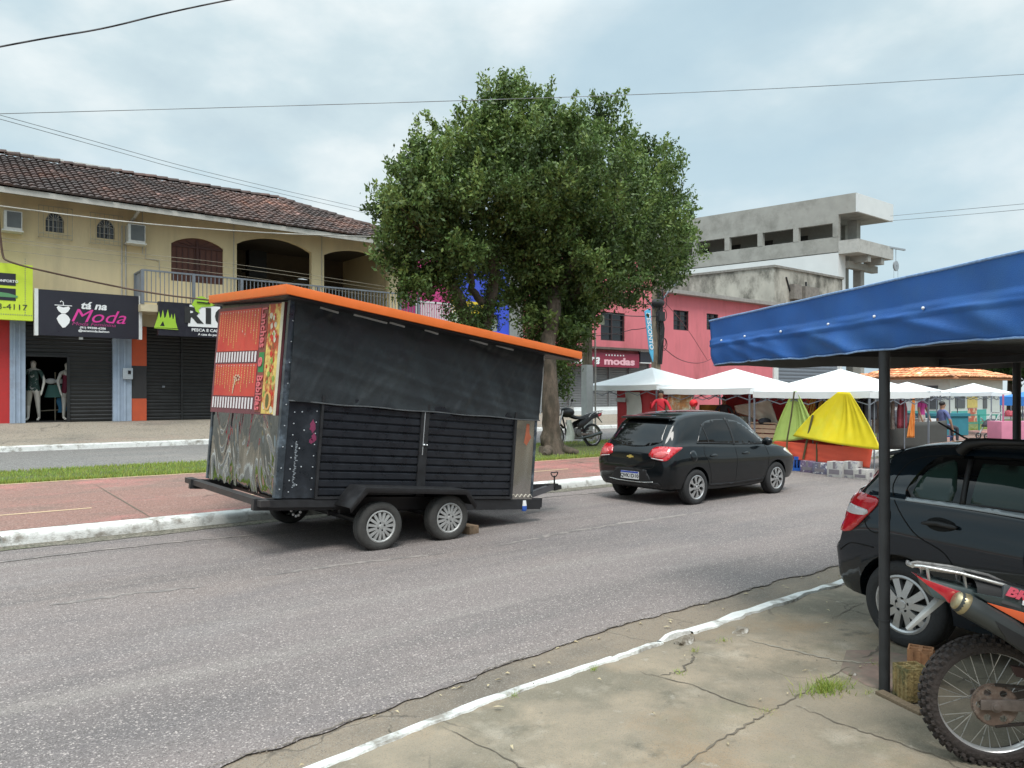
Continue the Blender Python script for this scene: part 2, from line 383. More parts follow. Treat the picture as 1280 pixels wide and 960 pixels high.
# thin painted kerb edge on the near side, broken and lifted where the roots broke it
def kerbstrip(name, x0, x1, n, wf, hf, m, off=0.):
    mb = MB(); vs = []
    for i in range(n+1):
        x = x0+(x1-x0)*i/n; y = nearK(x)+off; wd = wf(x); h = hf(x)
        vs += [(x, y+.012, -.015), (x, y+.006, h), (x, y-wd, h+.004), (x, y-wd-.01, .05)]
    mb.add(vs, [(i*4+j, (i+1)*4+j, (i+1)*4+j+1, i*4+j+1) for i in range(n) for j in range(3)])
    return mb.build(name, m, kind='structure', smooth=60)
kerbstrip('near_kerb_line', -12, 3.705, 420, lambda x: .055+.016*nz(x, 7)+.01*nz(x+50, 23), lambda x: .066+.003*nz(x, 9), whitep)
kerbstrip('near_kerb_line', 3.70, 4.212, 50, lambda x: .035+.03*abs(nz(x, 11))*min(1, (x-3.7)*6), lambda x: .066+.012*nz(x, 13), whitep, -.025)
kerbstrip('near_kerb_line', 4.208, 4.556, 40, lambda x: .03+.03*abs(nz(x, 11)), lambda x: .075+.02*nz(x, 13), whitep, -.01)
kerbstrip('near_kerb_line', 4.55, 16, 400, lambda x: .075+.03*nz(x, 6)+.012*nz(x+50, 19), lambda x: .07+.012*nz(x, 5), whitep)

# median: white kerb, cycle path, grass, service road, far kerb, shop pavement
ribbon('median_kerb', [(KA, -.02), (KA+.01, .10), (KA+.03, .145), (KA+.06, .16), (KA+.27, .165), (KA+.30, .16)], whitep, nx=440)
pathB = interp([(-60, 15.1), (2.2, 15.1), (5.2, 15.0), (6.6, 13.75), (9, 13.62), (40, 13.6), (160, 13.6)])
ZP = lambda y: .162+(y-KA-.3)*.052
ribbon('cycle_path', [(KA+.3, ZP(KA+.3)), (pathB, lambda x: ZP(pathB(x)))], pinkp, nx=110)
ribbon('grass_verge', [(pathB, lambda x: ZP(pathB(x))-.01), (lambda x: (pathB(x)+16.6)/2, .40), (16.75, .42), (16.95, .36)], soil, nx=110)
ribbon('service_road', [(16.8, .37), (19.5, .40), (23.05, .385)], asph2, nx=60)
ribbon('far_kerb', [(23., .38), (23.02, .50), (23.2, .53), (23.24, .525)], whitep, nx=200)
ribbon('shop_pavement', [(23.2, .53), (24.2, .66), (25.6, .98), (26.0, 1.02), (60, 1.02)], side, nx=60)
def path_line(x0, x1, y, wd, m, name='path_marking'):
    n = max(2, int((x1-x0)/.3)); mb = MB(); vs = []
    for i in range(n+1):
        x = x0+(x1-x0)*i/n; yy = y(x) if callable(y) else y
        vs += [(x, yy-wd/2, ZP(yy-wd/2)+.004), (x, yy+wd/2, ZP(yy+wd/2)+.004)]
    mb.add(vs, [(2*i, 2*i+2, 2*i+3, 2*i+1) for i in range(n)])
    mb.build(name, m, kind='structure')
yd = 12.28
for k, (a, b) in enumerate([(-4.4, -2.2), (-.5, 1.95), (3.9, 6.2), (8.2, 11.2), (13.4, 16), (18, 20.6)]): path_line(a, b, yd, .055, yellowp)
path_line(-6, 5.1, lambda x: pathB(x)-.09, .05, yellowp); path_line(6.7, 24, lambda x: pathB(x)-.09, .05, yellowp)
dark = mat('crack_dark', (.125, .105, .08), .95, var=.2)
joint = mat('joint_dirt', (.15, .125, .095), .95, var=.3, scale=8)
def crack(pts, wd, m, zf, name='pavement_crack', jit=.012, sub=9, seed=1):
    r_ = random.Random(seed); P = []
    for (a, b) in zip(pts, pts[1:]):
        for i in range(sub): P.append(Vector(a).lerp(Vector(b), i/sub)+Vector((r_.uniform(-jit, jit), r_.uniform(-jit, jit), 0)))
    P.append(Vector(pts[-1])); mb = MB(); vs = []; n = len(P)
    for i, p in enumerate(P):
        t = (P[min(i+1, n-1)]-P[max(i-1, 0)]); nn = Vector((-t.y, t.x, 0)).normalized()
        ww = wd*(.35+r_.random()*.9)*min(1, .25+3*min(i, n-1-i)/n)
        for s in (-1, 1):
            q = p+nn*ww/2*s; vs.append((q.x, q.y, zf(q.x, q.y)+.004))
    mb.add(vs, [(2*i, 2*i+2, 2*i+3, 2*i+1) for i in range(n-1)])
    mb.build(name, m, kind='structure')
def zpave(x, y): return .075 if y < 2.2 else .075-.017*(y-2.2)/max(.01, nearK(x)-.04-2.2)
def G(px, py, z=.075): return onZ(px, py, z)
crack([G(800, 838), G(872, 857), G(925, 880), G(962, 889)], .010, dark, zpave, seed=2)
crack([G(962, 889), G(1000, 868), G(1035, 846), G(1062, 834)], .012, dark, zpave, seed=3)
crack([G(962, 889), G(940, 902), G(900, 925), G(862, 950), G(840, 975)], .014, joint, zpave, seed=4)
crack([G(995, 882), G(1050, 905), G(1110, 925), G(1170, 945), G(1230, 975)], .012, joint, zpave, seed=5)
crack([G(935, 798), G(990, 812), G(1050, 826), G(1100, 829)], .03, mat('pale_mortar', (.34, .30, .24), .9, col2=(.2, .18, .14)), zpave, seed=6)
crack([G(820, 842), G(850, 838), G(866, 822), G(868, 812)], .014, dark, zpave, seed=7, jit=.02)
crack([G(1080, 822), G(1098, 812), G(1100, 806)], .02, dark, zpave, seed=8)
crack([G(1040, 772), G(1065, 758), G(1085, 750)], .01, dark, zpave, seed=9)
crack([G(552, 905), G(640, 950), G(690, 985)], .01, dark, zpave, seed=10)
zr = lambda x, y: .014
for k_, (a_, b_) in enumerate([(-30, 8), (10, 24), (25, 38), (40, 47), (50, 66), (69, 92), (97, 150)]): crack([Vector((x/10., gutE(x/10.)+.01, 0)) for x in range(a_, b_)], .008, joint, zr, name='road_edge_crack', jit=.016, seed=11+k_, sub=4)
crack([G(488, 905, 0), G(488, 925, 0), G(484, 942, 0)], .012, dark, lambda x, y: -.008, name='gutter_crack', seed=12)
crack([onZ(120, 606, .33), onZ(200, 650, .18)], .022, dark, lambda x, y: ZP(y), name='path_joint', jit=.005, seed=13)
crack([onZ(-8, 664, .18), onZ(6, 672, .16)], .022, dark, lambda x, y: ZP(y), name='path_joint', jit=.004, seed=14)
for xx in (7.3, 11.8, 16.): crack([Vector((xx, KA+.32, 0)), Vector((xx, 13.5, 0))], .02, dark, lambda x, y: ZP(y), name='path_joint', jit=.004, seed=15)
# worn dirt strip at the foot of the median kerb and a pale seam of patching
dirt = ground_mat('kerb_dirt', (.16, .145, .115), [((.24, .21, .17), .7, .9, 1), ((.07, .07, .05), .7, .9, 1.3)], 40, [((.10, .11, .055), 1.6, .5, .62, (0, 2, 0), .8)], bump=.8)
ribbon('kerb_dirt', [(jag(lambda x: KA-.23, .03, 2.3), .004+.002), (KA-.1, .012), (KA+.005, .02)], dirt, nx=1200, x0=-20, x1=40)
palepatch = mat('pale_seam', (.30, .26, .235), .9, var=.2, col2=(.18, .16, .15), thr=(.42, .55), scale=6)
crack([Vector((a, 9.9+.12*math.sin(a)+(.3 if a > 5 else 0), 0)) for a in [x*.8 for x in range(-6, 22)]], .07, palepatch, lambda x, y: .0125, name='road_seam', seed=21, jit=.02)
crack([G(330, 722, 0), G(395, 712, 0), G(470, 703, 0), G(560, 693, 0)], .09, palepatch, zr, name='road_seam', seed=22, jit=.03)
crack([G(600, 688, 0), G(700, 668, 0), G(800, 652, 0), G(905, 638, 0)], .10, palepatch, zr, name='road_seam', seed=23, jit=.04)
crack([G(60, 760, 0), G(160, 745, 0), G(255, 735, 0)], .08, palepatch, zr, name='road_seam', seed=24, jit=.03)
# lifted stones where the kerb broke
stone = mat('broken_mortar', (.22, .19, .15), .95, var=.3, scale=9, col2=(.5, .48, .44), thr=(.5, .62), bump=1, bscale=25)
def lump(p, s, seed, label, m=None, name='rubble', cat='rubble', grp=None, amp=.3):
    r_ = random.Random(seed); bm = bmesh.new(); bmesh.ops.create_icosphere(bm, subdivisions=2, radius=1)
    fr = [r_.uniform(1, 2.5) for _ in range(6)]; ph = [r_.uniform(0, 6) for _ in range(6)]
    for v in bm.verts:
        c = v.co; k = 1+amp*(math.sin(c.x*fr[0]*2+ph[0])*math.sin(c.y*fr[1]*2+ph[1])+.5*math.sin(c.z*fr[2]*4+ph[2]+c.x*3))+r_.uniform(-.07, .07)
        v.co = Vector((c.x*s[0]*k, c.y*s[1]*k, max(-.3*s[2], c.z*s[2]*k)))
    me = bpy.data.meshes.new(name); bm.to_mesh(me); bm.free(); me.materials.append(m or stone)
    for f in me.polygons: f.use_smooth = False
    o = bpy.data.objects.new(name, me); COL.objects.link(o); o.location = p
    return tag(o, label, cat, grp)
lump(G(856, 803, .06)+Vector((0, 0, .0)), (.10, .05, .045), 1, 'grey lump of broken mortar standing on the near kerb line')
lump(G(926, 790, .06), (.075, .05, .03), 2, 'brown broken chunk lifted behind the near kerb line')
lump(G(1065, 843, .075), (.035, .02, .012), 3, 'small flat stone chip on the reddish patch beside the black post', name='stone_chip', cat='stone')
# reddish slab stain around the post foot
mb = MB(); P = [G(1058, 812), G(1100, 812), G(1150, 822), G(1150, 850), G(1130, 868), G(1085, 858), G(1050, 838)]
mb.add([(p.x, p.y, zpave(p.x, p.y)+.002) for p in P], [tuple(range(7))])
mb.build('reddish_screed', mat('reddish_screed', (.26, .18, .145), .9, var=.2, scale=6, col2=(.21, .175, .135), thr=(.45, .6)), kind='structure')

# grass blades on the verge
def blades(name, n, place, hmin, hmax, m, wd=.008, kind='stuff', label=None, cat=None, lean=.5):
    V = np.zeros((n*3, 3)); C = np.ones((n*3, 4))
    for i in range(n):
        x, y, z = place(); h = rng.uniform(hmin, hmax); a = rng.uniform(0, 2*PI); c, s = math.cos(a), math.sin(a)
        l = rng.uniform(0, lean)*h; b = rng.uniform(0, 2*PI)
        V[3*i] = (x-c*wd, y-s*wd, z); V[3*i+1] = (x+c*wd, y+s*wd, z); V[3*i+2] = (x+l*math.cos(b), y+l*math.sin(b), z+h)
        t = rng.uniform(.65, 1.25); yl = rng.uniform(.85, 1.3); C[3*i:3*i+3, :3] = (t*yl, t, t*.9)
    off = V.mean(axis=0); off[2] = V[:, 2].min()
    me = bpy.data.meshes.new(name); me.from_pydata([], [], []); me.vertices.add(n*3); me.vertices.foreach_set('co', (V-off).ravel())
    me.loops.add(n*3); me.loops.foreach_set('vertex_index', np.arange(n*3)); me.polygons.add(n)
    me.polygons.foreach_set('loop_start', np.arange(n)*3); me.polygons.foreach_set('loop_total', np.full(n, 3)); me.update()
    ca = me.color_attributes.new('tint', 'FLOAT_COLOR', 'POINT'); ca.data.foreach_set('color', C.ravel())
    me.materials.append(m); o = bpy.data.objects.new(name, me); COL.objects.link(o); o.location = off
    return tag(o, label, cat, None, kind)
gm = mat('grass_blade', (.34, .45, .12), .6, var=.0, attr='tint', spec=.3)
def on_verge():
    while True:
        x = rng.uniform(-6, 26) if rng.random() < .85 else rng.uniform(26, 45)
        y0 = pathB(x); y = rng.uniform(y0-.04, 16.8)
        if rng.random() < .25: y = y0+abs(rng.normal(0, .08))
        if nz(x*1.3+y*2, 1.7)+nz(y*3+90+x*.7, 1.9) > .75 and rng.random() < .7: continue
        return x, y, ZP(y0)+(.42-ZP(y0))*min(1, max(0, (y-y0)/(16.7-y0)))-.01
blades('grass', 90000, on_verge, .035, .085, gm, .010, label='short green grass strip between cycle path and service road', cat='grass')
tuft = G(1032, 862)
def on_tuft():
    a = rng.uniform(0, 2*PI); r_ = abs(rng.normal(0, .055)); return tuft.x+r_*math.cos(a)*1.8, tuft.y+r_*math.sin(a), .07
blades('grass_tuft', 420, on_tuft, .02, .09, gm, .003, kind=None, label='small green grass tuft growing from a pavement crack', cat='grass tuft', lean=1.2)
# fallen leaves, grit and small weeds along the near kerb and cracks
leafm = mat('dry_leaf', (.46, .38, .24), .8, var=.3, scale=20)
litter = MB(); r_ = random.Random(17)
for k in range(130):
    if k < 90: x = r_.uniform(.6, 8.5); y = gutE(x)-abs(r_.gauss(0, .16)) if k % 2 else nearK(x)+abs(r_.gauss(.03, .05)); z = .006
    else: x = r_.uniform(1, 7); y = r_.uniform(1.2, 3.5); z = .082
    a = r_.uniform(0, 6.3); l, w_ = r_.uniform(.012, .035), r_.uniform(.004, .012); c, s_ = math.cos(a), math.sin(a); h = r_.uniform(.002, .014)
    litter.add([(x-c*l, y-s_*l, z), (x+s_*w_, y-c*w_, z+h), (x+c*l, y+s_*l, z+.002), (x-s_*w_, y+c*w_, z+h*.6)], [(0, 1, 2, 3)])
litter.build('litter', leafm, kind='stuff', label='dry leaf scraps and grit along the gutter and pavement cracks', cat='litter', smooth=0, weld=False)
grit = MB()
for k in range(1500):
    x = r_.uniform(.3, 9); q = r_.random()
    y = gutE(x)+r_.gauss(.02, .05) if q < .5 else (nearK(x)+abs(r_.gauss(0, .06)) if q < .8 else r_.uniform(1.5, 3.6)); z = .01 if y > nearK(x) else .072; s0 = r_.uniform(.0015, .006)
    grit.add([(x-s0, y, z), (x, y-s0, z), (x+s0, y, z), (x, y+s0, z), (x, y, z+s0*1.3)], [(0, 1, 4), (1, 2, 4), (2, 3, 4), (3, 0, 4)])
grit.build('grit', mat('grit_stone', (.24, .20, .16), .95, var=.4, scale=60), kind='stuff', label='loose grit scattered along the road edge and kerb', cat='grit', smooth=0, weld=False)
weeds = [(G(x, y)) for x, y in ((868, 812), (850, 840), (905, 800), (960, 889), (1000, 868), (1060, 855), (1085, 866), (1092, 830), (742, 836), (640, 868))]
def on_weed():
    w0 = weeds[rng.integers(0, len(weeds))]; a = rng.uniform(0, 2*PI); q = abs(rng.normal(0, .03)); return w0.x+q*math.cos(a)*1.5, w0.y+q*math.sin(a), .066
blades('weeds', 380, on_weed, .008, .035, gm, .002, label='tiny weeds sprouting from the pavement cracks', cat='weeds', lean=1.4)
# ================================================================ buildings across the street
YB = 26.0; ZB = 1.02
cream = mat('cream_wall', (.68, .56, .34), .85, var=.08, scale=.8, col2=(.52, .43, .27), thr=(.52, .74), bump=.15, bscale=20, stretch=(1.8, 1, .35))
creamd = mat('cream_trim', (.60, .52, .36), .85, var=.08)
dksh = mat('black_shutter', (.016, .017, .018), .45, var=.25, scale=1.5)
gysh = mat('grey_shutter', (.15, .15, .15), .5, var=.2, scale=1.5)
bluegrey = mat('blue_grey_pilaster', (.33, .40, .50), .75, var=.1, scale=2, col2=(.25, .28, .34), thr=(.55, .75))
redw = mat('red_wall', (.48, .03, .03), .7, var=.1)
orw = mat('orange_red_wall', (.52, .09, .035), .75, var=.1)
blackp = mat('black_paint', (.014, .014, .016), .5, var=.2)
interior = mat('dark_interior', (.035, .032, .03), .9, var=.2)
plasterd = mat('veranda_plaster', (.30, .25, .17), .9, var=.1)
railm = mat('grey_rail', (.20, .22, .25), .5, var=.1, metal=.3)
gutm = mat('gutter_grey', (.46, .44, .40), .6, var=.12)
woodr = mat('reddish_wood', (.115, .045, .032), .7, var=.25, scale=6, stretch=(1, 1, 4))
whitec = mat('white_casing', (.68, .69, .68), .5, var=.06)
acw = mat('ac_casing', (.62, .62, .58), .5, var=.12, scale=6)
glassd = mat('dark_glass', (.02, .022, .026), .08, var=0)
signblk = mat('sign_black', (.022, .022, .032), .35, var=.06)
limeg = mat('lime_green', (.38, .62, .05), .5, var=.03)
yellg = mat('sign_yellow_green', (.58, .72, .05), .5, var=.04)
whitet = mat('lettering_white', (.85, .85, .85), .5, var=0)
magt = mat('lettering_magenta', (.72, .05, .32), .5, var=0)
greyt = mat('lettering_dim_magenta', (.40, .05, .20), .5, var=0)
darkt = mat('lettering_dark', (.03, .03, .03), .5, var=0)
conw = mat('raw_concrete', (.33, .325, .30), .9, var=.12, scale=.8, col2=(.20, .195, .175), thr=(.48, .70), bump=.2, bscale=10)
conw2 = mat('mouldy_concrete', (.42, .40, .35), .9, var=.2, scale=.7, col2=(.11, .105, .088), thr=(.46, .60), bump=.2, bscale=10, stretch=(1, 1, .6))
whitew = mat('white_wash_wall', (.66, .68, .68), .8, var=.05, scale=.5, col2=(.5, .5, .48), thr=(.6, .8))
pinkw = mat('pink_wall', (.64, .175, .20), .85, var=.08, scale=.7, col2=(.47, .13, .14), thr=(.52, .72), bump=.1, stretch=(1.6, 1, .4))
fx = lambda px, py=480, Y=YB: onY(px, py, Y).x
fz = lambda px, py, Y=YB: onY(px, py, Y).z
W3 = lambda Y: (lambda x, z: (x, Y, z))
DY = lambda t: (0, t, 0)

# ---- tile roof made of single barrel tiles
def tile_mesh(name, parent, o, ux, uy, cols, rows, cw, rl, m, keep=lambda u, v: True, seed=1, cm=(1, 1, 1), redden=None):
    """o = eave corner, ux along the eave, uy up the slope (unit vectors)"""
    r_ = random.Random(seed); o, ux, uy = Vector(o), Vector(ux), Vector(uy); nn = ux.cross(uy).normalized()
    V = []; F = []; C = []
    for j in range(rows):
        for i in range(cols):
            u0, v0 = i*cw, j*rl
            if not keep(u0+cw/2, v0+rl/2): continue
            t = r_.uniform(.55, 1.2)*(1 if r_.random() > .04 else 1.9)
            if redden: t *= redden(u0, v0); 
            g = r_.uniform(.85, 1.05); dz = r_.uniform(-.008, .012); dv = r_.uniform(-.02, .02); n0 = len(V)
            for (v, lift, wd) in ((v0-.05+dv, .045, .62), (v0+rl+dv, .0, .5)):
                for k in range(6):
                    a = PI*k/5; V.append(o+ux*(u0+cw/2-math.cos(a)*cw*wd)+uy*v+nn*(math.sin(a)*.075+lift+dz)); C.append((t, t*g, t*g*g, 1))
            for k in range(5): F.append((n0+k, n0+k+1, n0+6+k+1, n0+6+k))
            F.append((n0, n0+1, n0+2, n0+3, n0+4, n0+5))
    mb = MB(); mb.v = V; mb.f = F; mb.mi = [0]*len(F)
    im = wmat(parent).inverted(); mb.v = [im @ p for p in V]
    return mb.build(name, m, parent, attrs=C, smooth=50)

bld = empty('two_storey_building', (6, YB, ZB), label='cream two-storey shop building with a long barrel tile roof and arched veranda', cat='building')
x0, x1 = -12., 14.75
mb = MB()
ZT = 7.62; Z1 = 4.40
def arch_px(pl, pr, z0, zs, zt): return arch(fx(pl), fx(pr), z0, zs, zt)
smallw = [arch(fx(57), fx(80), 6.66, 7.02, 7.27, 8), arch(fx(121), fx(143.5), 6.64, 7.0, 7.25, 8)]
AA = arch_px(214, 279, 5.53, 6.74, 7.0); AB = arch_px(296, 389.5, 4.62, 6.98, 7.33); AC = arch_px(405, 486, 4.62, 6.95, 7.27)
holes = smallw+[AA, AB, AC]
mb.poly(rect(x0, x1, Z1, ZT), holes, W3(YB), DY(.2)); mb.build('upper_wall', cream, bld, world=True)
# storey below: pilasters, lintel
mb = MB(); mb.span(x0, x1, YB+.002, YB+.2, 4.0, Z1-.002); mb.build('lintel', creamd, bld, world=True)
mb = MB(); mb.span(x0, x0+.2, YB+.2, 34, ZB, ZT); mb.span(x1-.2, x1-.001, YB+.2, 34, ZB, ZT); mb.span(x0+.2, x1-.2, 33.8, 34, ZB, 4.6); mb.build('side_wall', cream, bld, world=True)
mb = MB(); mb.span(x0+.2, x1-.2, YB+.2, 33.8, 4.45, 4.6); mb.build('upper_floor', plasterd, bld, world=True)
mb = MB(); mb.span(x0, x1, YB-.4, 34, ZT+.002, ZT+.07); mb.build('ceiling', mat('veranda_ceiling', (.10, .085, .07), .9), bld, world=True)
# veranda partitions and back wall with arches to the open
mb = MB(); xa, xb, xc = fx(290), fx(397), x1
backY = 30.5
b1 = arch(10.75, 11.45, 4.6, 6.15, 6.4); b2 = arch(11.85, 13.7, 4.6, 6.2, 6.75)
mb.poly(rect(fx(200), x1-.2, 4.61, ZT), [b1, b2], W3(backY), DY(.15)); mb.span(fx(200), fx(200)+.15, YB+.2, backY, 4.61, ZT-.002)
mb.build('veranda_back_wall', mat('shaded_veranda_wall', (.13, .105, .08), .9, var=.15), bld, world=True)  # wall colour darkened for the lack of light in the veranda
mb = MB(); shutter(mb, 9.6, 14.9, 4.6, 7.2, 33.7, .16); mb.build('white_shutter', mat('white_shutter', (.75, .78, .8), .6, emit=0), bld, world=True)
mb = MB(); mb.span(fx(342), fx(365), 28.5, 28.9, 6.3, 7.3); mb.tube([(fx(355), 28.7, 4.6), (fx(355), 28.7, 6.3)], .03); mb.span(fx(338), fx(344), 28.4, 29, 6.5, 6.62); mb.build('hanging_speaker', blackp, bld, world=True)
# closed brick-red lattice panel in the first arch
mb = MB(); mb.poly(AA, [], W3(YB+.08), DY(.04)); pn = mb.build('arched_shutter', woodr, bld, world=True, label='reddish closed arched shutter')
mb = MB(); ax0, ax1 = fx(214), fx(279)
for k in range(1, 9):
    x = ax0+(ax1-ax0)*k/9; mb.span(x-.012, x+.012, YB+.05, YB+.079, 5.56, 6.72)
mb.span((ax0+ax1)/2-.04, (ax0+ax1)/2+.04, YB+.03, YB+.079, 5.56, 6.9); mb.span(ax0, ax1, YB+.045, YB+.078, 6.66, 6.72)
for k in range(1, 6):
    a = PI*k/6; c = Vector(((ax0+ax1)/2, YB+.06, 6.70)); mb.bar(c, c+Vector((math.cos(a)*.7, 0, math.sin(a)*.22)), .02)
mb.build('slat', mat('slat_wood', (.075, .03, .025), .7), pn, world=True)
# small arched windows and their grilles
for h, (pl, pr) in zip(smallw, ((57, 80), (121, 143.5))):
    mb = MB(); mb.poly(h, [], W3(YB+.12), DY(.02)); wn_ = mb.build('window', glassd, bld, world=True)
    xl, xr = fx(pl), fx(pr); zl = h[0][1]; zm = zl+.36; c = Vector(((xl+xr)/2, YB+.08, zm)); mb = MB()
    for k in range(1, 7):
        a = PI*k/7; mb.bar(c, c+Vector((math.cos(a)*(xr-xl)/2, 0, math.sin(a)*.25)), .016)
    for k in range(1, 5): x = xl+(xr-xl)*k/5; mb.bar((x, YB+.08, zl), (x, YB+.08, zm), .014)
    mb.bar((xl, YB+.08, zm), (xr, YB+.08, zm), .025); mb.bar((xl, YB+.08, zl+.16), (xr, YB+.08, zl+.16), .02)
    mb.tube([(p[0], YB+.06, p[1]) for p in h[2:]], .02, 6); mb.build('frame', mat('window_lattice', (.30, .31, .31), .6), wn_, world=True)
    mb = MB(); gx0, gx1, gz0, gz1 = xl-.19, xr+.2, zl-.2, zl+.72; yy = YB-.13
    for z in (gz0, gz0+.12, gz1): mb.bar((gx0, yy, z), (gx1, yy, z), .018)
    for k in range(8): x = gx0+(gx1-gx0)*k/7; mb.bar((x, yy, gz0), (x, yy, gz1), .012)
    for x in (gx0, gx1):
        for z in (gz0, gz1): mb.bar((x, yy, z), (x, YB, z), .014)
    mb.build('window_grille', mat('grille_cream', (.40, .36, .27), .6), wn_, world=True)
# fascia gutter, downpipe, pipes
mb = MB(); gy = YB-.82; mb.span(x0, 15.35, gy-.12, gy, ZT-.17, ZT-.05); mb.span(x0, 15.35, gy-.15, gy-.12, ZT-.20, ZT-.04); mb.build('gutter', gutm, bld, world=True)
mb = MB(); xp = fx(165, 266); mb.tube([(xp, gy-.08, ZT-.08), (xp, gy-.06, ZT-.2), (xp, YB-.3, ZT-.28), (xp-.02, YB-.07, ZT-.34)], .05, 10); mb.build('downpipe', gutm, bld, world=True)
for px_ in (152, 157): x = fx(px_); mb = MB(); mb.tube([(x, YB-.03, 4.42), (x, YB-.03, 7.1)], .022, 6); mb.build('pipe', gutm, bld, world=True)
for px_ in (178, 292, 402): x = fx(px_); mb = MB(); mb.tube([(x, YB-.02, 6.3 if px_ == 178 else 4.7), (x, YB-.02, 7.6)], .014, 6); mb.build('pipe', gutm, bld, world=True)
mb = MB()
x = fx(182); mb.tube([(x, YB-.02, 6.5), (x, YB-.02, 6.15), (fx(199), YB-.02, 6.12), (fx(199), YB-.02, 5.6)], .012, 6)
mb.build('pipe', gutm, bld, world=True)
# roof
rt = mat('barrel_tile', (.14, .082, .068), .85, var=.25, scale=.8, attr='tint', col2=(.062, .047, .043), thr=(.36, .58))
pitch = .44; cwid = .205; sl_ = Vector((0, 1, pitch)).normalized(); ridgeY = 29.9
L_ = (ridgeY-(YB-.95))/sl_.y; rows = int(L_/.36)
hipx0 = 11.4
def keepr(u, v):
    x = x0-.3+u; y = YB-.95+v*sl_.y
    return x < 15.7-(y-(YB-.95))*(15.7-hipx0)/(ridgeY-(YB-.95))
tile_mesh('tile_roof', bld, (x0-.3, YB-.95, ZT-.03), (1, 0, 0), sl_, int((15.7-x0+.3)/cwid), rows, cwid, .36, rt, keepr, 5,
          redden=lambda u, v: 1+.9*max(0, min(1, (u+x0-6.5)/5))*(.35+.65*v/5.))
zr_ = ZT-.03+(ridgeY-(YB-.95))*pitch
mb = MB(); mb.hexa([(x0-.3, YB-.9, ZT-.08), (15.6, YB-.9, ZT-.08), (hipx0, ridgeY, zr_-.06), (x0-.3, ridgeY, zr_-.06),
                    (x0-.3, YB-.9, ZT-.04), (15.6, YB-.9, ZT-.04), (hipx0, ridgeY, zr_-.02), (x0-.3, ridgeY, zr_-.02)])
mb.hexa([(x0-.3, ridgeY, zr_-.06), (hipx0, ridgeY, zr_-.06), (15.6, 34.8, ZT-.08), (x0-.3, 34.8, ZT-.08),
         (x0-.3, ridgeY, zr_-.02), (hipx0, ridgeY, zr_-.02), (15.6, 34.8, ZT-.04), (x0-.3, 34.8, ZT-.04)])
mb.add([(hipx0, ridgeY, zr_-.02), (15.6, YB-.9, ZT-.04), (15.6, 34.8, ZT-.04)], [(0, 1, 2)])
mb.build('roof_slab', mat('roof_under', (.14, .075, .06), .9, var=.3), bld, world=True)
mb = MB(); V_, F_, C_ = [], [], []
r_ = random.Random(4)
def ridge(a, b, n):
    a, b = Vector(a), Vector(b); t = (b-a)/n; s_ = Vector((-t.y, t.x, 0)).normalized()
    for i in range(n):
        p = a+t*i; n0 = len(V_); tt = r_.uniform(.5, 1.1)*(2.6 if r_.random() < .08 else 1); up = r_.uniform(0, .03)
        for (q, l, w_) in ((p, .02, .12), (p+t*1.08, .05, .15)):
            for k in range(6):
                an = PI*k/5; V_.append(q+s_*math.cos(an)*w_+Vector((0, 0, math.sin(an)*.11+l+up))); C_.append((tt, tt, tt, 1))
        for k in range(5): F_.append((n0+k, n0+k+1, n0+7+k, n0+6+k))
        F_.append(tuple(n0+6+k for k in range(6)))
ridge((x0-.3, ridgeY, zr_), (hipx0, ridgeY, zr_), 62); ridge((hipx0, ridgeY, zr_), (15.65, YB-.95, ZT+.0), 18)
im = wmat(bld).inverted(); mb.v = [im @ p for p in V_]; mb.f = F_; mb.mi = [0]*len(F_); mb.build('ridge_tiles', rt, bld, attrs=C_, smooth=50)
mb = MB()
for (a, b) in ((2.2, 3.9), (4.2, 5.6)): mb.span(a, b, ridgeY-.10, ridgeY-.0, zr_+.05, zr_+.15)
mb.build('ridge_mortar', mat('mortar_white', (.6, .6, .56), .9), bld, world=True)
# air conditioners stick out of the wall
for (pl, pr, pt, pb, lab) in ((5, 28, 262, 286, 'weathered white air conditioner at the far left of the cream wall'), (160.5, 182, 279, 302, 'weathered white air conditioner between the small arched windows and the veranda')):
    yo = YB-.42; xl, xr = fx(pl, Y=yo), fx(pr, Y=yo); zt, zb = fz(pl, pt, yo), fz(pl, pb, yo); 
    ac = empty('air_conditioner', ((xl+xr)/2, YB, zb), label=lab, cat='air conditioner', group='air conditioners on the cream wall')
    mb = MB(); mb.span(xl, xr, yo, YB, zb, zt); mb.build('casing', acw, ac, world=True, bevel=.015)
    mb = MB(); mb.span(xl+.07, xr-.03, yo-.012, yo-.002, zb+.07, zt-.03); mb.build('grille', mat('ac_grille', (.11, .12, .12), .6, var=.2), ac, world=True)
    mb = MB(); mb.span(xl-.05, xr+.03, yo-.02, YB, zb-.04, zb-.003); mb.build('bracket', acw, ac, world=True)
# balcony
bal = MB(); by = YB-1.0; bx0, bx1 = fx(178, Y=by), x1+.3
bal.span(bx0-.05, bx1, by-.03, YB-.002, 4.38, 4.60); bal.build('balcony_slab', creamd, bld, world=True)
ra = MB(); zt_, zb_ = 5.64, 4.66
posts = [fx(p, Y=by) for p in (178, 242, 302, 500)]+[fx(398, Y=by), bx1]
for x in posts: ra.span(x-.045, x+.045, by-.045, by+.045, 4.60, zt_)
ra.span(bx0, bx1, by-.025, by+.025, zt_-.03, zt_+.02); ra.span(bx0, bx1, by-.015, by+.015, zb_, zb_+.03)
ra.span(bx0-.04, bx0+.04, YB-.09, YB-.01, 4.6, zt_); ra.span(bx0-.02, bx0+.02, by, YB, zt_-.03, zt_+.02); ra.span(bx0-.015, bx0+.015, by, YB, zb_, zb_+.03)
n = int((bx1-bx0)/.125)
for k in range(n): x = bx0+(bx1-bx0)*k/n; ra.span(x-.011, x+.011, by-.011, by+.011, zb_, zt_)
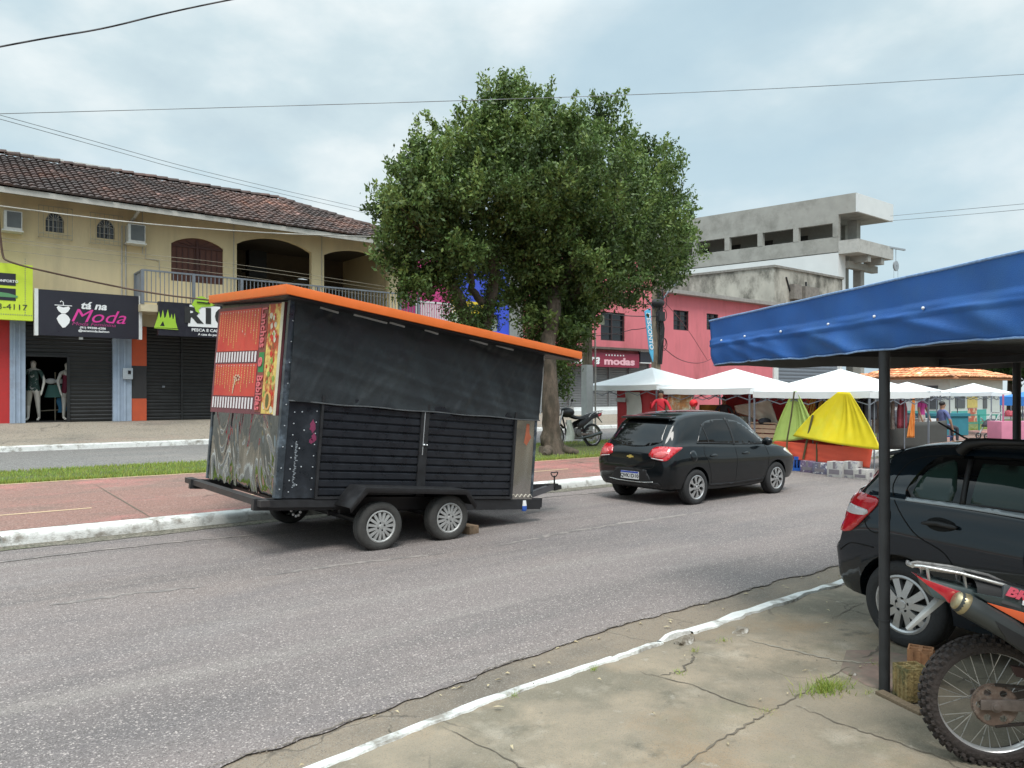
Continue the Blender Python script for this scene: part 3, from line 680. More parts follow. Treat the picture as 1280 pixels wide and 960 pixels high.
for k in range(1, 8): y = by+(YB-by)*k/8; ra.span(bx0-.01, bx0+.01, y-.01, y+.01, zb_, zt_)
ra.build('balcony_railing', railm, bld, world=True)
# ground floor
mb = MB(); mb.span(1.1, fx(12), YB+.0, YB+.3, ZB, 4.0); mb.build('red_front', redw, bld, world=True)
mb = MB(); mb.span(x0, 1.1, YB+.0, YB+.3, ZB, 4.0); mb.build('grey_front', conw, bld, world=True)
for (a, b) in ((12, 31.5), (141, 164)):
    mb = MB(); xa_, xb_ = fx(a), fx(b); mb.span(xa_, xb_, YB-.06, YB+.3, ZB, 3.99)
    for t in (.22, .55): mb.span(xa_+(xb_-xa_)*t, xa_+(xb_-xa_)*(t+.12), YB-.10, YB-.062, ZB, 3.9)
    mb.build('pilaster', bluegrey, bld, world=True)
xs0, xs1 = fx(31.5), fx(141); xd = fx(86); zd = 2.98
mb = MB(); shutter(mb, xs0, xs1, zd, 4.0, YB+.12); shutter(mb, xd, xs1, ZB, zd, YB+.12); mb.span(xd-.04, xd+.04, YB+.05, YB+.1, ZB, zd); mb.span(xs0, xd, YB+.05, YB+.11, zd-.02, zd+.04)
mb.build('shutter', dksh, bld, world=True)
mb = MB(); mb.span(xs0-.3, xs1, 29.5, 29.6, ZB, 4.3); mb.span(xs0-.3, xs0-.2, YB+.3, 29.5, ZB, 4.3); mb.span(xs1-.1, xs1, YB+.3, 29.5, ZB, 4.3); mb.span(xs0-.2, xs1-.1, YB+.2, 29.5, ZB+.001, ZB+.02)
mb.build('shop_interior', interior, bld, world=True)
mb = MB(); a, b = fx(164), fx(183); mb.span(a, b, YB-.03, YB+.3, ZB, 1.72); mb.build('orange_pier', orw, bld, world=True); mb = MB(); mb.span(a, b, YB-.03, YB+.3, 2.75, 3.99); mb.build('orange_pier', orw, bld, world=True)
mb = MB(); mb.span(a, b, YB-.028, YB+.3, 1.722, 2.748); mb.build('dark_pier', mat('dark_pier', (.03, .028, .03), .6), bld, world=True)
mb = MB(); a = fx(183); c = fx(228); b = fx(345)
shutter(mb, a, c-.03, ZB, 4.0, YB+.1); shutter(mb, c+.03, b, ZB, 4.0, YB+.1); mb.span(c-.03, c+.03, YB+.04, YB+.11, ZB, 4.0); mb.build('shutter', dksh, bld, world=True)
mb = MB(); mb.span(b, x1, YB, YB+.3, ZB, 3.99); mb.build('ground_wall', cream, bld, world=True)
mb = MB(); mb.box((fx(205), YB+.06, 2.1), (.08, .04, .06)); mb.build('shutter_lock', railm, bld, world=True)
# meter box
mb = MB(); a, b = fx(153.5, Y=YB-.14), fx(166, Y=YB-.14); z0, z1 = fz(160, 474, YB-.14), fz(160, 460, YB-.14)
mt = mb.span(a, b, YB-.16, YB-.101, z0, z1).build('meter_box', mat('meter_grey', (.42, .46, .5), .5), None, label='small grey electricity meter box on the blue-grey pilaster', cat='meter box', bevel=.01)
mb = MB(); mb.span((a+b)/2, b-.06, YB-.175, YB-.162, z0+.16, z1-.08); mb.build('meter_window', glassd, mt, world=True)
# signs
def board(name, label, px0, px1, ptl, pbl, Y, thick=.18, m=signblk, edge=None):
    xl, xr = fx(px0, Y=Y), fx(px1, Y=Y); zt, zb = fz(px0, ptl, Y), fz(px0, pbl, Y)
    o = empty(name, ((xl+xr)/2, Y, zb), label=label, cat='shop sign', group='shop signs on the cream building')
    mb = MB(); mb.span(xl, xr, Y, Y+thick, zb, zt); mb.build('panel', m, o, world=True)
    mb = MB(); 
    for x in (xl+.4, xr-.4): mb.span(x-.03, x+.03, Y+thick, YB-.002, zb+.3, zb+.36); mb.span(x-.03, x+.03, Y+thick, YB-.002, zt-.36, zt-.3)
    mb.build('bracket', railm, o, world=True)
    if edge:
        mb = MB()
        for x in (xl, xr): mb.span(x-.045, x+.045, Y-.02, Y+thick+.02, zb-.01, zt+.01)
        mb.build('edge_strip', edge, o, world=True)
    return o, xl, xr, zb, zt
YS = 25.3
o, xl, xr, zb, zt = board('shop_sign', 'black fashion shop sign with white and magenta lettering above the open shutter door', 45.5, 175.5, 361, 418.6, YS, edge=whitec)
W_ = xr-xl; H_ = zt-zb; P = lambda u, v: (xl+W_*u, YS-.004, zb+H_*v)
sx_ = lambda u, v: frame(P(u, v), (1, 0, 0), (0, 0, 1))
text('tá na', .30, whitet, o, sx_(.53, .70), shear=.25, bold=.010, sx=1.15)
text('Moda', .54, magt, o, sx_(.575, .46), shear=.35, bold=0, sx=1.2)
text('Moda Feminina', .14, greyt, o, sx_(.535, .285), shear=.25, sx=1.35)
text('(91) 99208-6286', .085, whitet, o, sx_(.525, .205), sx=1.2, bold=.002)
text('@tanamoda.fashion', .085, whitet, o, sx_(.535, .135), sx=1.2, bold=.002)
mb = MB(); cxm = xl+W_*.245
def blob2(pts, y): mb.poly([(cxm+a, zb+H_*.5+b) for a, b in pts], [], W3(y), DY(.01))
blob2([(-.17, .16), (-.13, .21), (0, .17), (.13, .21), (.17, .16), (.12, .06), (.05, .0), (-.05, .0), (-.12, .06)], YS-.012)
blob2([(-.04, -.01), (.04, -.01), (.12, -.07), (.17, -.16), (.15, -.27), (.05, -.40), (-.02, -.42), (-.12, -.28), (-.17, -.16), (-.12, -.07)], YS-.012)
mb.bar((cxm-.22, YS-.006, zb+H_*.5+.23), (cxm+.22, YS-.006, zb+H_*.5+.23), .02); mb.tube([(cxm, YS-.006, zb+H_*.5+.23), (cxm, YS-.006, zb+H_*.5+.32), (cxm-.05, YS-.006, zb+H_*.5+.36), (cxm-.08, YS-.006, zb+H_*.5+.32)], .012, 6)
mb.build('emblem', whitet, o, world=True)
mb = MB(); mb.box((fx(101, Y=YS+.1), YS+.1, zb-.04), (.1, .1, .07)); mb.build('lamp', whitec, o, world=True)
o, xl, xr, zb, zt = board('shop_sign', 'black fishing and camping shop sign with a lime green tent logo above the dark shutter', 198, 304, 376.5, 419, YS-.42)
W_ = xr-xl; H_ = zt-zb; Y2 = YS-.42
mb = MB(); bx = fx(208.5, Y=Y2)
base = [(-.36, .28), (-.33, .40), (-.27, .62), (-.225, .86), (-.19, .62), (-.16, .66), (-.115, .92), (-.07, .62), (-.03, .68), (.03, .95), (.075, .64), (.11, .66), (.14, .80), (.17, .6), (.195, .62), (.225, .82), (.26, .5), (.31, .28)]
mb.poly([(bx+a*1.0, zb+b*.85+.0) for a, b in base], [[(bx+a, zb+b*.95) for a, b in ((-.2, .30), (-.11, .47), (-.06, .30))]], W3(Y2-.012), DY(.01))
mb.bar((bx-.36, Y2-.01, zb+.22), (bx+.33, Y2-.01, zb+.20), .02); mb.build('emblem', limeg, o, world=True)
mb = MB(); bx = fx(237, Y=Y2); X_ = lambda px: fx(px, Y=Y2)
mb.poly([(X_(235), zb+.32), (X_(275.), zb+.32), (X_(275.), zb+1.0), (X_(237), zb+1.0)], [], W3(Y2-.008), DY(.006)); mb.build('logo_plate', whitet, o, world=True)
text('R10', .66, darkt, o, frame((X_(258.5), Y2-.012, zb+.655), (1, 0, 0), (0, 0, 1)), bold=.03, sx=1.32)
mb = MB(); f0 = X_(252)
mb.poly([(f0+a, zb+b) for a, b in ((-.30, 1.0), (-.24, 1.12), (-.16, 1.24), (0, 1.30), (.18, 1.22), (.34, 1.10), (.44, 1.06), (.34, 1.02), (.26, .98), (0, .96), (-.1, .86), (-.05, .74), (-.18, .80), (-.22, .93))], [], W3(Y2-.022), DY(.008)); mb.build('fish_logo', limeg, o, world=True)
mb = MB(); mb.bar((f0-.15, Y2-.028, zb+1.1), (f0+.25, Y2-.028, zb+1.08), .05, .03); mb.ball((f0+.2, Y2-.025, zb+1.12), .02); mb.build('fish_marking', signblk, o, world=True)
text('PESCA E CAMPING', .125, whitet, o, frame((X_(264), Y2-.004, zb+.215), (1, 0, 0), (0, 0, 1)), bold=.003, sx=1.15)
text('A casa do pescador', .10, whitet, o, frame((X_(264.5), Y2-.004, zb+.085), (1, 0, 0), (0, 0, 1)), bold=.002, sx=1.05)
o, xl, xr, zb, zt = board('shop_sign', 'lime yellow shop sign with two dark panels at the left end of the cream building', -70, 41, 322, 395.5, YS+.1, m=yellg)
mb = MB(); Y3 = YS+.1; mb.span(X_(-60), X_(22), Y3-.008, Y3-.002, zt-.62-.0, zt-.28); mb.span(X_(-60), X_(22), Y3-.008, Y3-.002, zt-1.04, zt-.70); mb.build('dark_panel', signblk, o, world=True)
text('CONFORTO', .10, whitet, o, frame((X_(10), Y3-.01, zt-.50), (1, 0, 0), (0, 0, 1)), bold=.002)
text('98023-4117', .22, darkt, o, frame((X_(4), Y3-.004, zb+.36), (1, 0, 0), (0, 0, 1)), sx=1.15)
mb = MB(); mb.poly([(X_(2)+a, zt-.9+b) for a, b in ((-.3, -.05), (.4, -.05), (.42, 0), (.2, .06), (0, .08), (-.2, .03))], [], W3(Y3-.014), DY(.005)); mb.build('emblem', mat('dull_green', (.10, .28, .12), .5), o, world=True)
mb = MB(); xr2 = X_(34)
for k in range(26): mb.span(xr2-.01, xr2+.01, Y3-.006, Y3-.002, zb+.15+k*.063, zb+.18+k*.063)
for k in range(60): mb.span(xl+.05+k*.055, xl+.08+k*.055, Y3-.006, Y3-.002, zb+.14, zb+.16)
mb.build('dotted_border', mat('border_grey', (.25, .25, .2), .6), o, world=True)

# ---- blue and magenta building between the cream and the pink ones (seen through the trees)
b2o = empty('shop_building', (19, YB, ZB), label='blue two-storey building with magenta side strip seen between the tree limbs', cat='building')
bluew = mat('bright_blue_wall', (.045, .085, .55), .7, var=.08); magw = mat('magenta_wall', (.55, .05, .22), .7, var=.08)
ya = YB+.4
mb = MB(); xa_, xb_ = fx(577), fx(643); win = rect(fx(622), fx(631), 4.6, 5.35)
mb.poly(rect(xa_, xb_, ZB, 7.6), [win], W3(ya), DY(.25)); mb.span(xa_, xb_, ya+.25, 34, 7.3, 7.5); mb.span(xa_, xa_+.2, ya+.25, 34, ZB, 7.3); mb.span(xb_-.2, xb_-.001, ya+.25, 34, ZB, 7.3); mb.build('wall', bluew, b2o, world=True)
mb = MB(); mb.poly(win, [], W3(ya+.15), DY(.03)); mb.build('window', mat('window_pale', (.4, .42, .3), .3), b2o, world=True)
mb = MB(); mb.span(x1+.05, xa_-.002, ya+.1, ya+.3, ZB, 7.4); mb.build('front_strip', magw, b2o, world=True)
mb = MB(); mb.span(x1+.1, fx(570), ya-.9, ya+.098, 4.3, 4.5); mb.build('balcony_slab', whitec, b2o, world=True)
mb = MB(); 
for k in range(26): x = x1+.5+k*(fx(570)-x1-.6)/26; mb.span(x, x+.035, ya-.88, ya-.85, 4.5, 5.5)
mb.span(x1+.4, fx(570), ya-.9, ya-.84, 5.46, 5.52); mb.build('balcony_railing', whitec, b2o, world=True)
mb = MB(); mb.span(xb_+.01, fx(660), ya-.06, ya+.2, ZB, 7.9); mb.build('grey_pier', mat('grey_plaster', (.27, .28, .26), .8), b2o, world=True)
mb = MB(); mb.span(xa_, xb_, ya-.6, ya-.01, 4.28, 4.36); mb.build('ledge', mat('blue_ledge', (.15, .3, .6), .7), b2o, world=True)
o = empty('shop_sign', (fx(590), ya-.3, 4.5), label='yellow over green shop sign behind the limbs of the left tree', cat='shop sign', group='shop signs on the cream building')
ysg = ya-.5; xl, xr = fx(566, Y=ysg), fx(612, Y=ysg); z0, z1, z2 = fz(590, 408, ysg), fz(590, 392, ysg), fz(590, 377, ysg)
mb = MB(); mb.span(xl, xr, ysg, ysg+.12, z1+.001, z2); mb.build('panel', mat('sign_amber', (.75, .55, .04), .5), o, world=True)
mb = MB(); mb.span(xl, xr, ysg, ysg+.12, z0, z1); mb.build('panel', mat('sign_green', (.12, .5, .06), .5, col2=(.7, .8, .3), thr=(.5, .55), scale=4), o, world=True)
text('VENDIRA', .36, darkt, o, frame(((xl+xr)/2, ysg-.004, (z1+z2)/2), (1, 0, 0), (0, 0, 1)), bold=.02, sx=1.05)

# ---- pink building
pk = empty('shop_building', (31, YB, ZB), label='pink two-storey building with dark windows and a maroon shop sign', cat='building')
xa_, xm, xb_ = fx(662), fx(826), fx(966)
wz = lambda pl, pr, pt, pb: rect(fx(pl), fx(pr), fz(pl, pb), fz(pl, pt))
w1 = wz(751, 781, 389, 425); w2 = wz(842, 861, 387, 412); w3 = wz(883.5, 898, 391.5, 412)
gs = rect(xa_+.2, fx(812), ZB, fz(750, 452))
mb = MB(); zt1 = 8.6; zt2 = fz(827, 366)
mb.poly([(xa_, ZB-.001), (gs[0][0], ZB-.001), (gs[0][0], gs[2][1]), (gs[1][0], gs[2][1]), (gs[1][0], ZB-.001), (xm, ZB-.001), (xm, zt1), (xa_, zt1)], [w1], W3(YB), DY(.25))
mb.poly(rect(xm+.002, xb_, ZB, zt2), [w2, w3], W3(YB+.01), DY(.25)); mb.span(xa_, xa_+.2, YB+.25, 36, ZB, zt1); mb.span(xb_-.2, xb_-.01, YB+.26, 36, ZB, zt2); mb.span(xa_+.2, xb_-.2, 35.8, 36, ZB, zt2)
mb.build('wall', pinkw, pk, world=True)
for wq in (w1, w2, w3):
    mb = MB(); mb.poly(wq, [], W3(YB+.16), DY(.02)); wo = mb.build('window', glassd, pk, world=True); mb = MB(); (a, z0), (b, _), (_, z1), _ = wq
    mb.bar((a, YB+.08, z0), (b, YB+.08, z0), .07); mb.bar((a, YB+.08, z1), (b, YB+.08, z1), .07); mb.bar((a, YB+.08, z0), (a, YB+.08, z1), .07); mb.bar((b, YB+.08, z0), (b, YB+.08, z1), .07); mb.bar(((a+b)/2, YB+.1, z0), ((a+b)/2, YB+.1, z1), .05)
    for k in range(1, 4): mb.bar((a, YB+.1, z0+(z1-z0)*k/4), (b, YB+.1, z0+(z1-z0)*k/4), .03)
    mb.build('frame', mat('dark_frame', (.05, .03, .03), .6), wo, world=True)
mb = MB(); mb.span(xm-.1, xb_+.5, YB-.4, YB+.5, zt2+.002, zt2+.12); mb.hexa([(xm-.1, YB-.38, zt2+.125), (xb_+.5, YB-.38, zt2+.125), (xb_+.5, 31, zt2+.9), (xm-.1, 31, zt2+.9), (xm-.1, YB-.38, zt2+.2), (xb_+.5, YB-.38, zt2+.2), (xb_+.5, 31, zt2+1.), (xm-.1, 31, zt2+1.)])
mb.build('roof', mat('grey_roof', (.30, .28, .26), .8, var=.2), pk, world=True)
mb = MB(); xx = [xa_+.2, fx(713), fx(763), fx(788), fx(812)]
for a, b in zip(xx, xx[1:]): shutter(mb, a+.04, b-.04, ZB, gs[2][1], YB+.15, .12, .02); mb.span(b-.04, b+.04, YB+.05, YB+.14, ZB, gs[2][1])
mb.build('shutter', gysh, pk, world=True)
mb = MB(); mb.span(xa_, fx(812), YB-.5, YB-.001, fz(750, 437), fz(750, 437)+.1); mb.build('awning_ledge', mat('ledge_dark', (.12, .09, .08), .9, var=.3), pk, world=True)
mb = MB(); mb.span(fx(712), fx(812), YB-.3, YB+.25, .98, 1.25); mb.span(fx(705), fx(816), YB-.7, YB-.3, .9, 1.1); mb.build('step', whitec, pk, world=True)
mb = MB(); YP = YB-.35; mb.span(fx(700, Y=YP), fx(799, Y=YP), YP, YP+.15, fz(705, 457, YP), fz(705, 438.5, YP))
so_ = empty('shop_sign', (fx(750, Y=YP), YP, 3), label='maroon shop sign with white script lettering on the pink building', cat='shop sign', group='shop signs on the cream building')
mb.build('panel', mat('maroon', (.26, .025, .055), .5, var=.08), so_, world=True)
zc = (fz(705, 457, YP)+fz(705, 438.5, YP))/2
text('Natura', .66, whitet, so_, frame((fx(727, Y=YP), YP-.004, zc), (1, 0, 0), (0, 0, 1)), shear=.35, bold=.015, sx=1.2)
text('modas', .46, mat('lettering_pink', (.8, .45, .5), .5), so_, frame((fx(774.5, Y=YP), YP-.004, zc-.07), (1, 0, 0), (0, 0, 1)), bold=.02, sx=1.75)
mb = MB()
for k in range(7): x = fx(757+k*3.6, Y=YP); mb.span(x, x+.08, YP-.006, YP-.002, zc+.20, zc+.27)
mb.build('lettering', whitet, so_, world=True)
sp2 = empty('shop_sign', (fx(806), YP, 3), label='small black sign panel with white edges right of the maroon sign', cat='shop sign', group='shop signs on the cream building')
mb = MB(); mb.span(fx(800.5, Y=YP), fx(815, Y=YP), YP, YP+.1, fz(806, 453, YP), fz(806, 440, YP)); mb.build('panel', signblk, sp2, world=True)
mb = MB(); mb.span(fx(800.5, Y=YP), fx(815, Y=YP), YP-.02, YP+.1, fz(806, 440, YP)+.002, fz(806, 440, YP)+.05); mb.span(fx(800.5, Y=YP), fx(815, Y=YP), YP-.02, YP+.1, fz(806, 453, YP)-.05, fz(806, 453, YP)-.002); mb.build('edge_strip', whitec, sp2, world=True)

# ---- mouldy concrete block with shutters, and the unfinished grey building behind
wb = empty('concrete_building', (44, YB, ZB), label='low mould-streaked concrete block beside the pink building', cat='building')
C0 = onY(968, 334, YB); C1 = onY(1053, 350, YB); ux = Vector((1, 0, 0)); uy = Vector((-.22, .976, 0))
def skew(o, x_, y_, z_): return Vector((o.x+x_+uy.x*y_, o.y+uy.y*y_, z_))
def skbox(mb, o, x0_, x1_, y0_, y1_, z0_, z1_):
    return mb.hexa([skew(o, x0_, y0_, z0_), skew(o, x1_, y0_, z0_), skew(o, x1_, y1_, z0_), skew(o, x0_, y1_, z0_), skew(o, x0_, y0_, z1_), skew(o, x1_, y0_, z1_), skew(o, x1_, y1_, z1_), skew(o, x0_, y1_, z1_)])
Wb = C1.x-C0.x; mb = MB(); skbox(mb, C0, 0, Wb, 0, 22, 5.0, C0.z); mb.build('upper_wall', conw2, wb, world=True)
mb = MB(); skbox(mb, C0, -.08, Wb+.08, -.08, 22.08, C0.z+.002, C0.z+.14); mb.build('coping', mat('coping_dark', (.22, .21, .19), .9, var=.3), wb, world=True)
mb = MB(); skbox(mb, C0, 0, .45, .01, 22, ZB, 4.998); skbox(mb, C0, Wb-.3, Wb, .01, 22, ZB, 4.998); skbox(mb, C0, .45, Wb-.3, 2, 22, ZB, 4.998); mb.build('lower_wall', whitec, wb, world=True)
mb = MB(); shutter(mb, C0.x+.45, C0.x+Wb-.3, ZB, 4.99, YB+.2, .22, .03); mb.build('shutter', mat('blue_grey_shutter', (.17, .19, .22), .5, var=.1), wb, world=True)
mb = MB(); 
for (a, b, z0, z1, d_) in ((1.6, 2.4, 7.7, 8.6, .35), (3.0, 4.6, 7.6, 8.6, .25), (Wb-.9, Wb-.65, 7.4, 8.6, .3)): mb = MB(); mb.span(C0.x+a, C0.x+b, YB-d_, YB-.002, z0, z1); mb.build('machine_box', mat('rusty_grey', (.20, .18, .16), .8, var=.3), wb, world=True)
mb = MB(); mb.tube([(C0.x+3.4, YB-.04, 8.9), (C0.x+3.5, YB-.04, 7.0), (C0.x+2.2, YB-.04, 6.6)], .06); mb.tube([(C0.x+1.2, YB-.04, 9.0), (C0.x+1.6, YB-.04, 8.2)], .05); mb.build('pipe', blackp, wb, world=True)
ub = empty('unfinished_building', (52, YB, ZB), label='unfinished four-storey raw concrete building with open terrace floors', cat='building')
U0 = onY(1048, 300, YB+.3); XE = onY(1114, 256, YB-.9).x-U0.x; Lz = 36.
Z = {k: onY(1046, v, YB+.3).z for k, v in dict(top=243.5, band=277.5, open=295, par=314, white=346).items()}
OH = -1.25; zf = onY(1066, 262, U0.y+OH).z; zft = onY(1068, 239.5, U0.y+OH).z; zp1 = onY(1066, 296, U0.y+OH).z; zp0 = onY(1066, 313, U0.y+OH).z
def part_(name, m, *bx):
    for b in bx: mb = MB(); skbox(mb, U0, *b); mb.build(name, m, ub, world=True)
def yat(px):   # distance along the flank that shows at this image column
    lo, hi = 0., 60.
    for _ in range(40):
        m_ = (lo+hi)/2; q = skew(U0, 0, m_, 0); d_ = q.x*CS+q.y*SN; p_ = 640+FPX*(q.x*SN-q.y*CS)/d_
        if p_ > px: lo = m_
        else: hi = m_
    return lo
part_('parapet', conw, (0, .3, 0, Lz, Z['band'], Z['top']))
part_('parapet', conw, (0, .3, OH+.15, -.002, zf, Z['top']))
part_('white_fascia', whitew, (-.02, XE, OH, OH+.148, zf, zft))
part_('roof_slab', conw, (.302, XE-.02, OH+.15, Lz, zf+.02, zf+.3))
part_('parapet', conw, (XE-.3, XE-.02, OH+.15, Lz, zf+.302, Z['top']))
cols_ = [0.01]+[yat(p) for p in (998, 953, 911.5, 871)]+[yat(871)+6., yat(871)+12.]
for y_ in cols_: part_('column', conw, (.0, .28, y_, y_+.36, Z['open'], Z['band']-.004))
part_('column', conw, (XE-2.2, XE-1.7, .1, .7, Z['open'], zf+.018), (XE-.9, XE-.4, 1.5, 2., Z['par']-2, zf+.018), (XE-2.1, XE-1.6, -.1, .4, ZB, Z['par']-.52), (XE-.8, XE-.4, 1., 1.49, ZB, Z['par']-2.01))
mb = MB(); skbox(mb, U0, .02, .25, 0, Lz, Z['par'], Z['open']-.002); skbox(mb, U0, .25, XE-.3, 0.2, Lz, Z['par'], Z['par']+.25); mb.build('sill_wall', conw, ub, world=True)
part_('dark_slit', interior, *[(2.55, 2.598, cols_[k+1]+.75, cols_[k+1]+1.6, Z['open']+.05, Z['band']-.1) for k in range(5)])  # dark panels on the inner wall stand for the unlit slits in each bay
lc = mat('raw_concrete_light', (.43, .425, .40), .9, var=.1, col2=(.3, .29, .27), thr=(.5, .7))
mb = MB(); skbox(mb, U0, .0, XE, OH, OH+.18, zp0, zp1); skbox(mb, U0, 0, .18, OH+.18, -.002, zp0, zp1); skbox(mb, U0, .18, XE, OH+.18, -.002, zp0, zp0+.2); mb.build('balcony_parapet', lc, ub, world=True)
mb = MB()
skbox(mb, U0, 2.6, 2.8, 1.2, Lz, Z['open'], zf+.01)
mb.build('inner_wall', mat('raw_concrete_inner', (.30, .295, .27), .9, var=.1), ub, world=True)
mb = MB(); skbox(mb, U0, .02, .3, 0, Lz, Z['white'], Z['par']-.06); skbox(mb, U0, .3, .9, -.01, .3, Z['white']-3, Z['par']-.06); mb.build('white_wall', whitew, ub, world=True)
mb = MB(); skbox(mb, U0, .0, .3, 0.01, Lz, ZB, Z['white']-.002); skbox(mb, U0, .3, XE-.4, 3.5, 3.8, ZB, Z['par']-.1); skbox(mb, U0, XE-.6, XE-.4, 3.8, Lz, ZB, Z['par']); mb.build('lower_wall', conw, ub, world=True)
part_('beam', conw, (.9, XE-.3, -.2, 3.5, Z['white']-2.2, Z['white']-1.95), (1.5, 1.9, OH+.1, -.001, zp0-.45, zp0-.002), (XE-1.5, XE-1.1, OH+.1, -.001, zp0-.45, zp0-.002), (.9, XE, -.25, .15, Z['par']-1., Z['par']-.53))
# hoist beam on the balcony
mb = MB(); hp = skew(U0, XE-.1, -1.1, zp1-.35); mb.bar(hp+Vector((-1.2, 0, .3)), hp+Vector((1.5, -.3, .3)), .12); hz_ = hp+Vector((.6, -.1, .3)); mb.tube([hz_, hz_+Vector((0, 0, -1.0))], .02); mb.lathe([(.05, -.06), (.36, -.05), (.36, .05), (.05, .06)], 14, 'Y')
for i in range(len(mb.v)-56, len(mb.v)): mb.v[i] = mb.v[i]+hz_+Vector((0, 0, -1.2))
mb.tube([hz_+Vector((.3, 0, -1.2)), hz_+Vector((.3, 0, -3.4))], .012); mb.tube([hz_+Vector((-.3, 0, -1.2)), hz_+Vector((-.3, 0, -4.4))], .012)
mb.build('pulley_hoist', mat('hoist_grey', (.3, .33, .36), .5), None, label='builder\'s pulley on a beam at the right end of the unfinished building', cat='hoist')

# ---- kiosk with orange tiled hip roof in the median
kc = atd(1187, 540, 38.); kd1 = Vector((*cam2w(-.6, .8), 0)).normalized(); kd2 = Vector((kd1.y, -kd1.x, 0)); 
if kd2.dot(Vector((*cam2w(.8, .6), 0))) < 0: kd2 = -kd2
ko = empty('kiosk', (kc.x, kc.y, .25), label='white kiosk with an orange tiled hip roof behind the market tents', cat='kiosk')
KW, KD = 4.5, 6.5; ze = 2.62
kp = lambda a, b, z: kc.xy.to_3d()*0+Vector((kc.x, kc.y, 0))+kd1*a+kd2*b+Vector((0, 0, z))
def kbox(mb, a0, a1, b0, b1, z0, z1): return mb.hexa([kp(a0, b0, z0), kp(a1, b0, z0), kp(a1, b1, z0), kp(a0, b1, z0), kp(a0, b0, z1), kp(a1, b0, z1), kp(a1, b1, z1), kp(a0, b1, z1)])
mb = MB(); kbox(mb, 0, KW, 0, KD, .1, ze); mb.build('wall', mat('kiosk_white', (.66, .68, .66), .8, var=.05), ko, world=True)
mb = MB(); ov = .55; apx = [kp(KW*.5, KD*.45, 3.75), kp(KW*.5, KD*.55, 3.75)]
cs = [kp(-ov, -ov, ze), kp(KW+ov, -ov, ze), kp(KW+ov, KD+ov, ze), kp(-ov, KD+ov, ze)]
mb.add(cs+[c+Vector((0, 0, .08)) for c in cs]+apx, [(0, 3, 2, 1), (0, 1, 5, 4), (1, 2, 6, 5), (2, 3, 7, 6), (3, 0, 4, 7), (4, 5, 8), (5, 6, 9, 8), (6, 7, 9), (7, 4, 8, 9)]); mb.build('roof', mat('orange_roof_base', (.45, .20, .10), .9), ko, world=True)
ot = mat('orange_tile', (.78, .38, .20), .85, var=.15, attr='tint')
for (c0, c1, ap) in ((0, 1, 0), (3, 0, 1), ):
    A_, B_ = cs[c0]+Vector((0, 0, .09)), cs[c1]+Vector((0, 0, .09)); ux_ = (B_-A_).normalized(); ln = (B_-A_).length; mid = apx[0] if c0 == 0 else (apx[0]+apx[1])/2
    q = mid-A_; uy_ = (q-ux_*q.dot(ux_)); hL = uy_.length; uy_.normalize(); px_u = q.dot(ux_)
    if ux_.cross(uy_).z < 0:
        A_, B_ = B_, A_; ux_ = -ux_; px_u = ln-px_u
    def kf(u, v, px_u=px_u, hL=hL, ln=ln): 
        t = v/hL; return px_u*t-.1 < u < ln-(ln-px_u)*t+.1
    tile_mesh('roof_tiles', ko, A_, ux_, uy_, int(ln/.26), int(hL/.42), .26, .42, ot, kf, 9)
mb = MB(); teal = mat('teal_mural', (.10, .42, .38), .8, var=.1)
def kface(side, u0, u1, z0, z1, off, th=.02):   # side 1: face along kd1 (b=0); side 2: face along kd2 (a=0)
    return (u0, u1, -off-th, -off, z0, z1) if side == 1 else (-off-th, -off, u0, u1, z0, z1)
for (s_, u0, u1, z0, z1) in ((1, .1, 1.1, .3, 1.0), (1, 1.4, 2.3, .3, 1.0), (2, .2, 2.0, .3, 1.0), (2, 3.2, 4.3, .3, 1.05)): kbox(mb, *kface(s_, u0, u1, z0, z1, .004))
mb.build('mural', teal, ko, world=True)
mb = MB()
for (s_, u0, u1, z0, z1) in ((2, 2.0, 3.2, 1.15, 2.3), (1, 3.0, 3.8, .3, 1.4)): kbox(mb, *kface(s_, u0, u1, z0, z1, .006))
mb.build('mural', mat('yellow_mural', (.70, .55, .18), .8), ko, world=True, label='yellow painted mural panel')
mb = MB(); kbox(mb, *kface(2, 2.1, 3.1, .35, 1.12, .007)); mb.build('mural', mat('red_mural', (.5, .12, .08), .8, col2=(.7, .5, .35), thr=(.5, .55), scale=3), ko, world=True, label='red painted mural panel')
for (s_, u0, u1, z0, z1) in ((1, .55, 1.2, 1.1, 2.3), (2, .6, 1.7, 1.15, 2.25), (2, 3.9, 4.4, 1.1, 2.2), (1, 2.2, 3.6, 1.2, 2.2)): mb = MB(); kbox(mb, *kface(s_, u0, u1, z0, z1, .01)); mb.build('window', mat('kiosk_window', (.09, .10, .11), .4), ko, world=True)
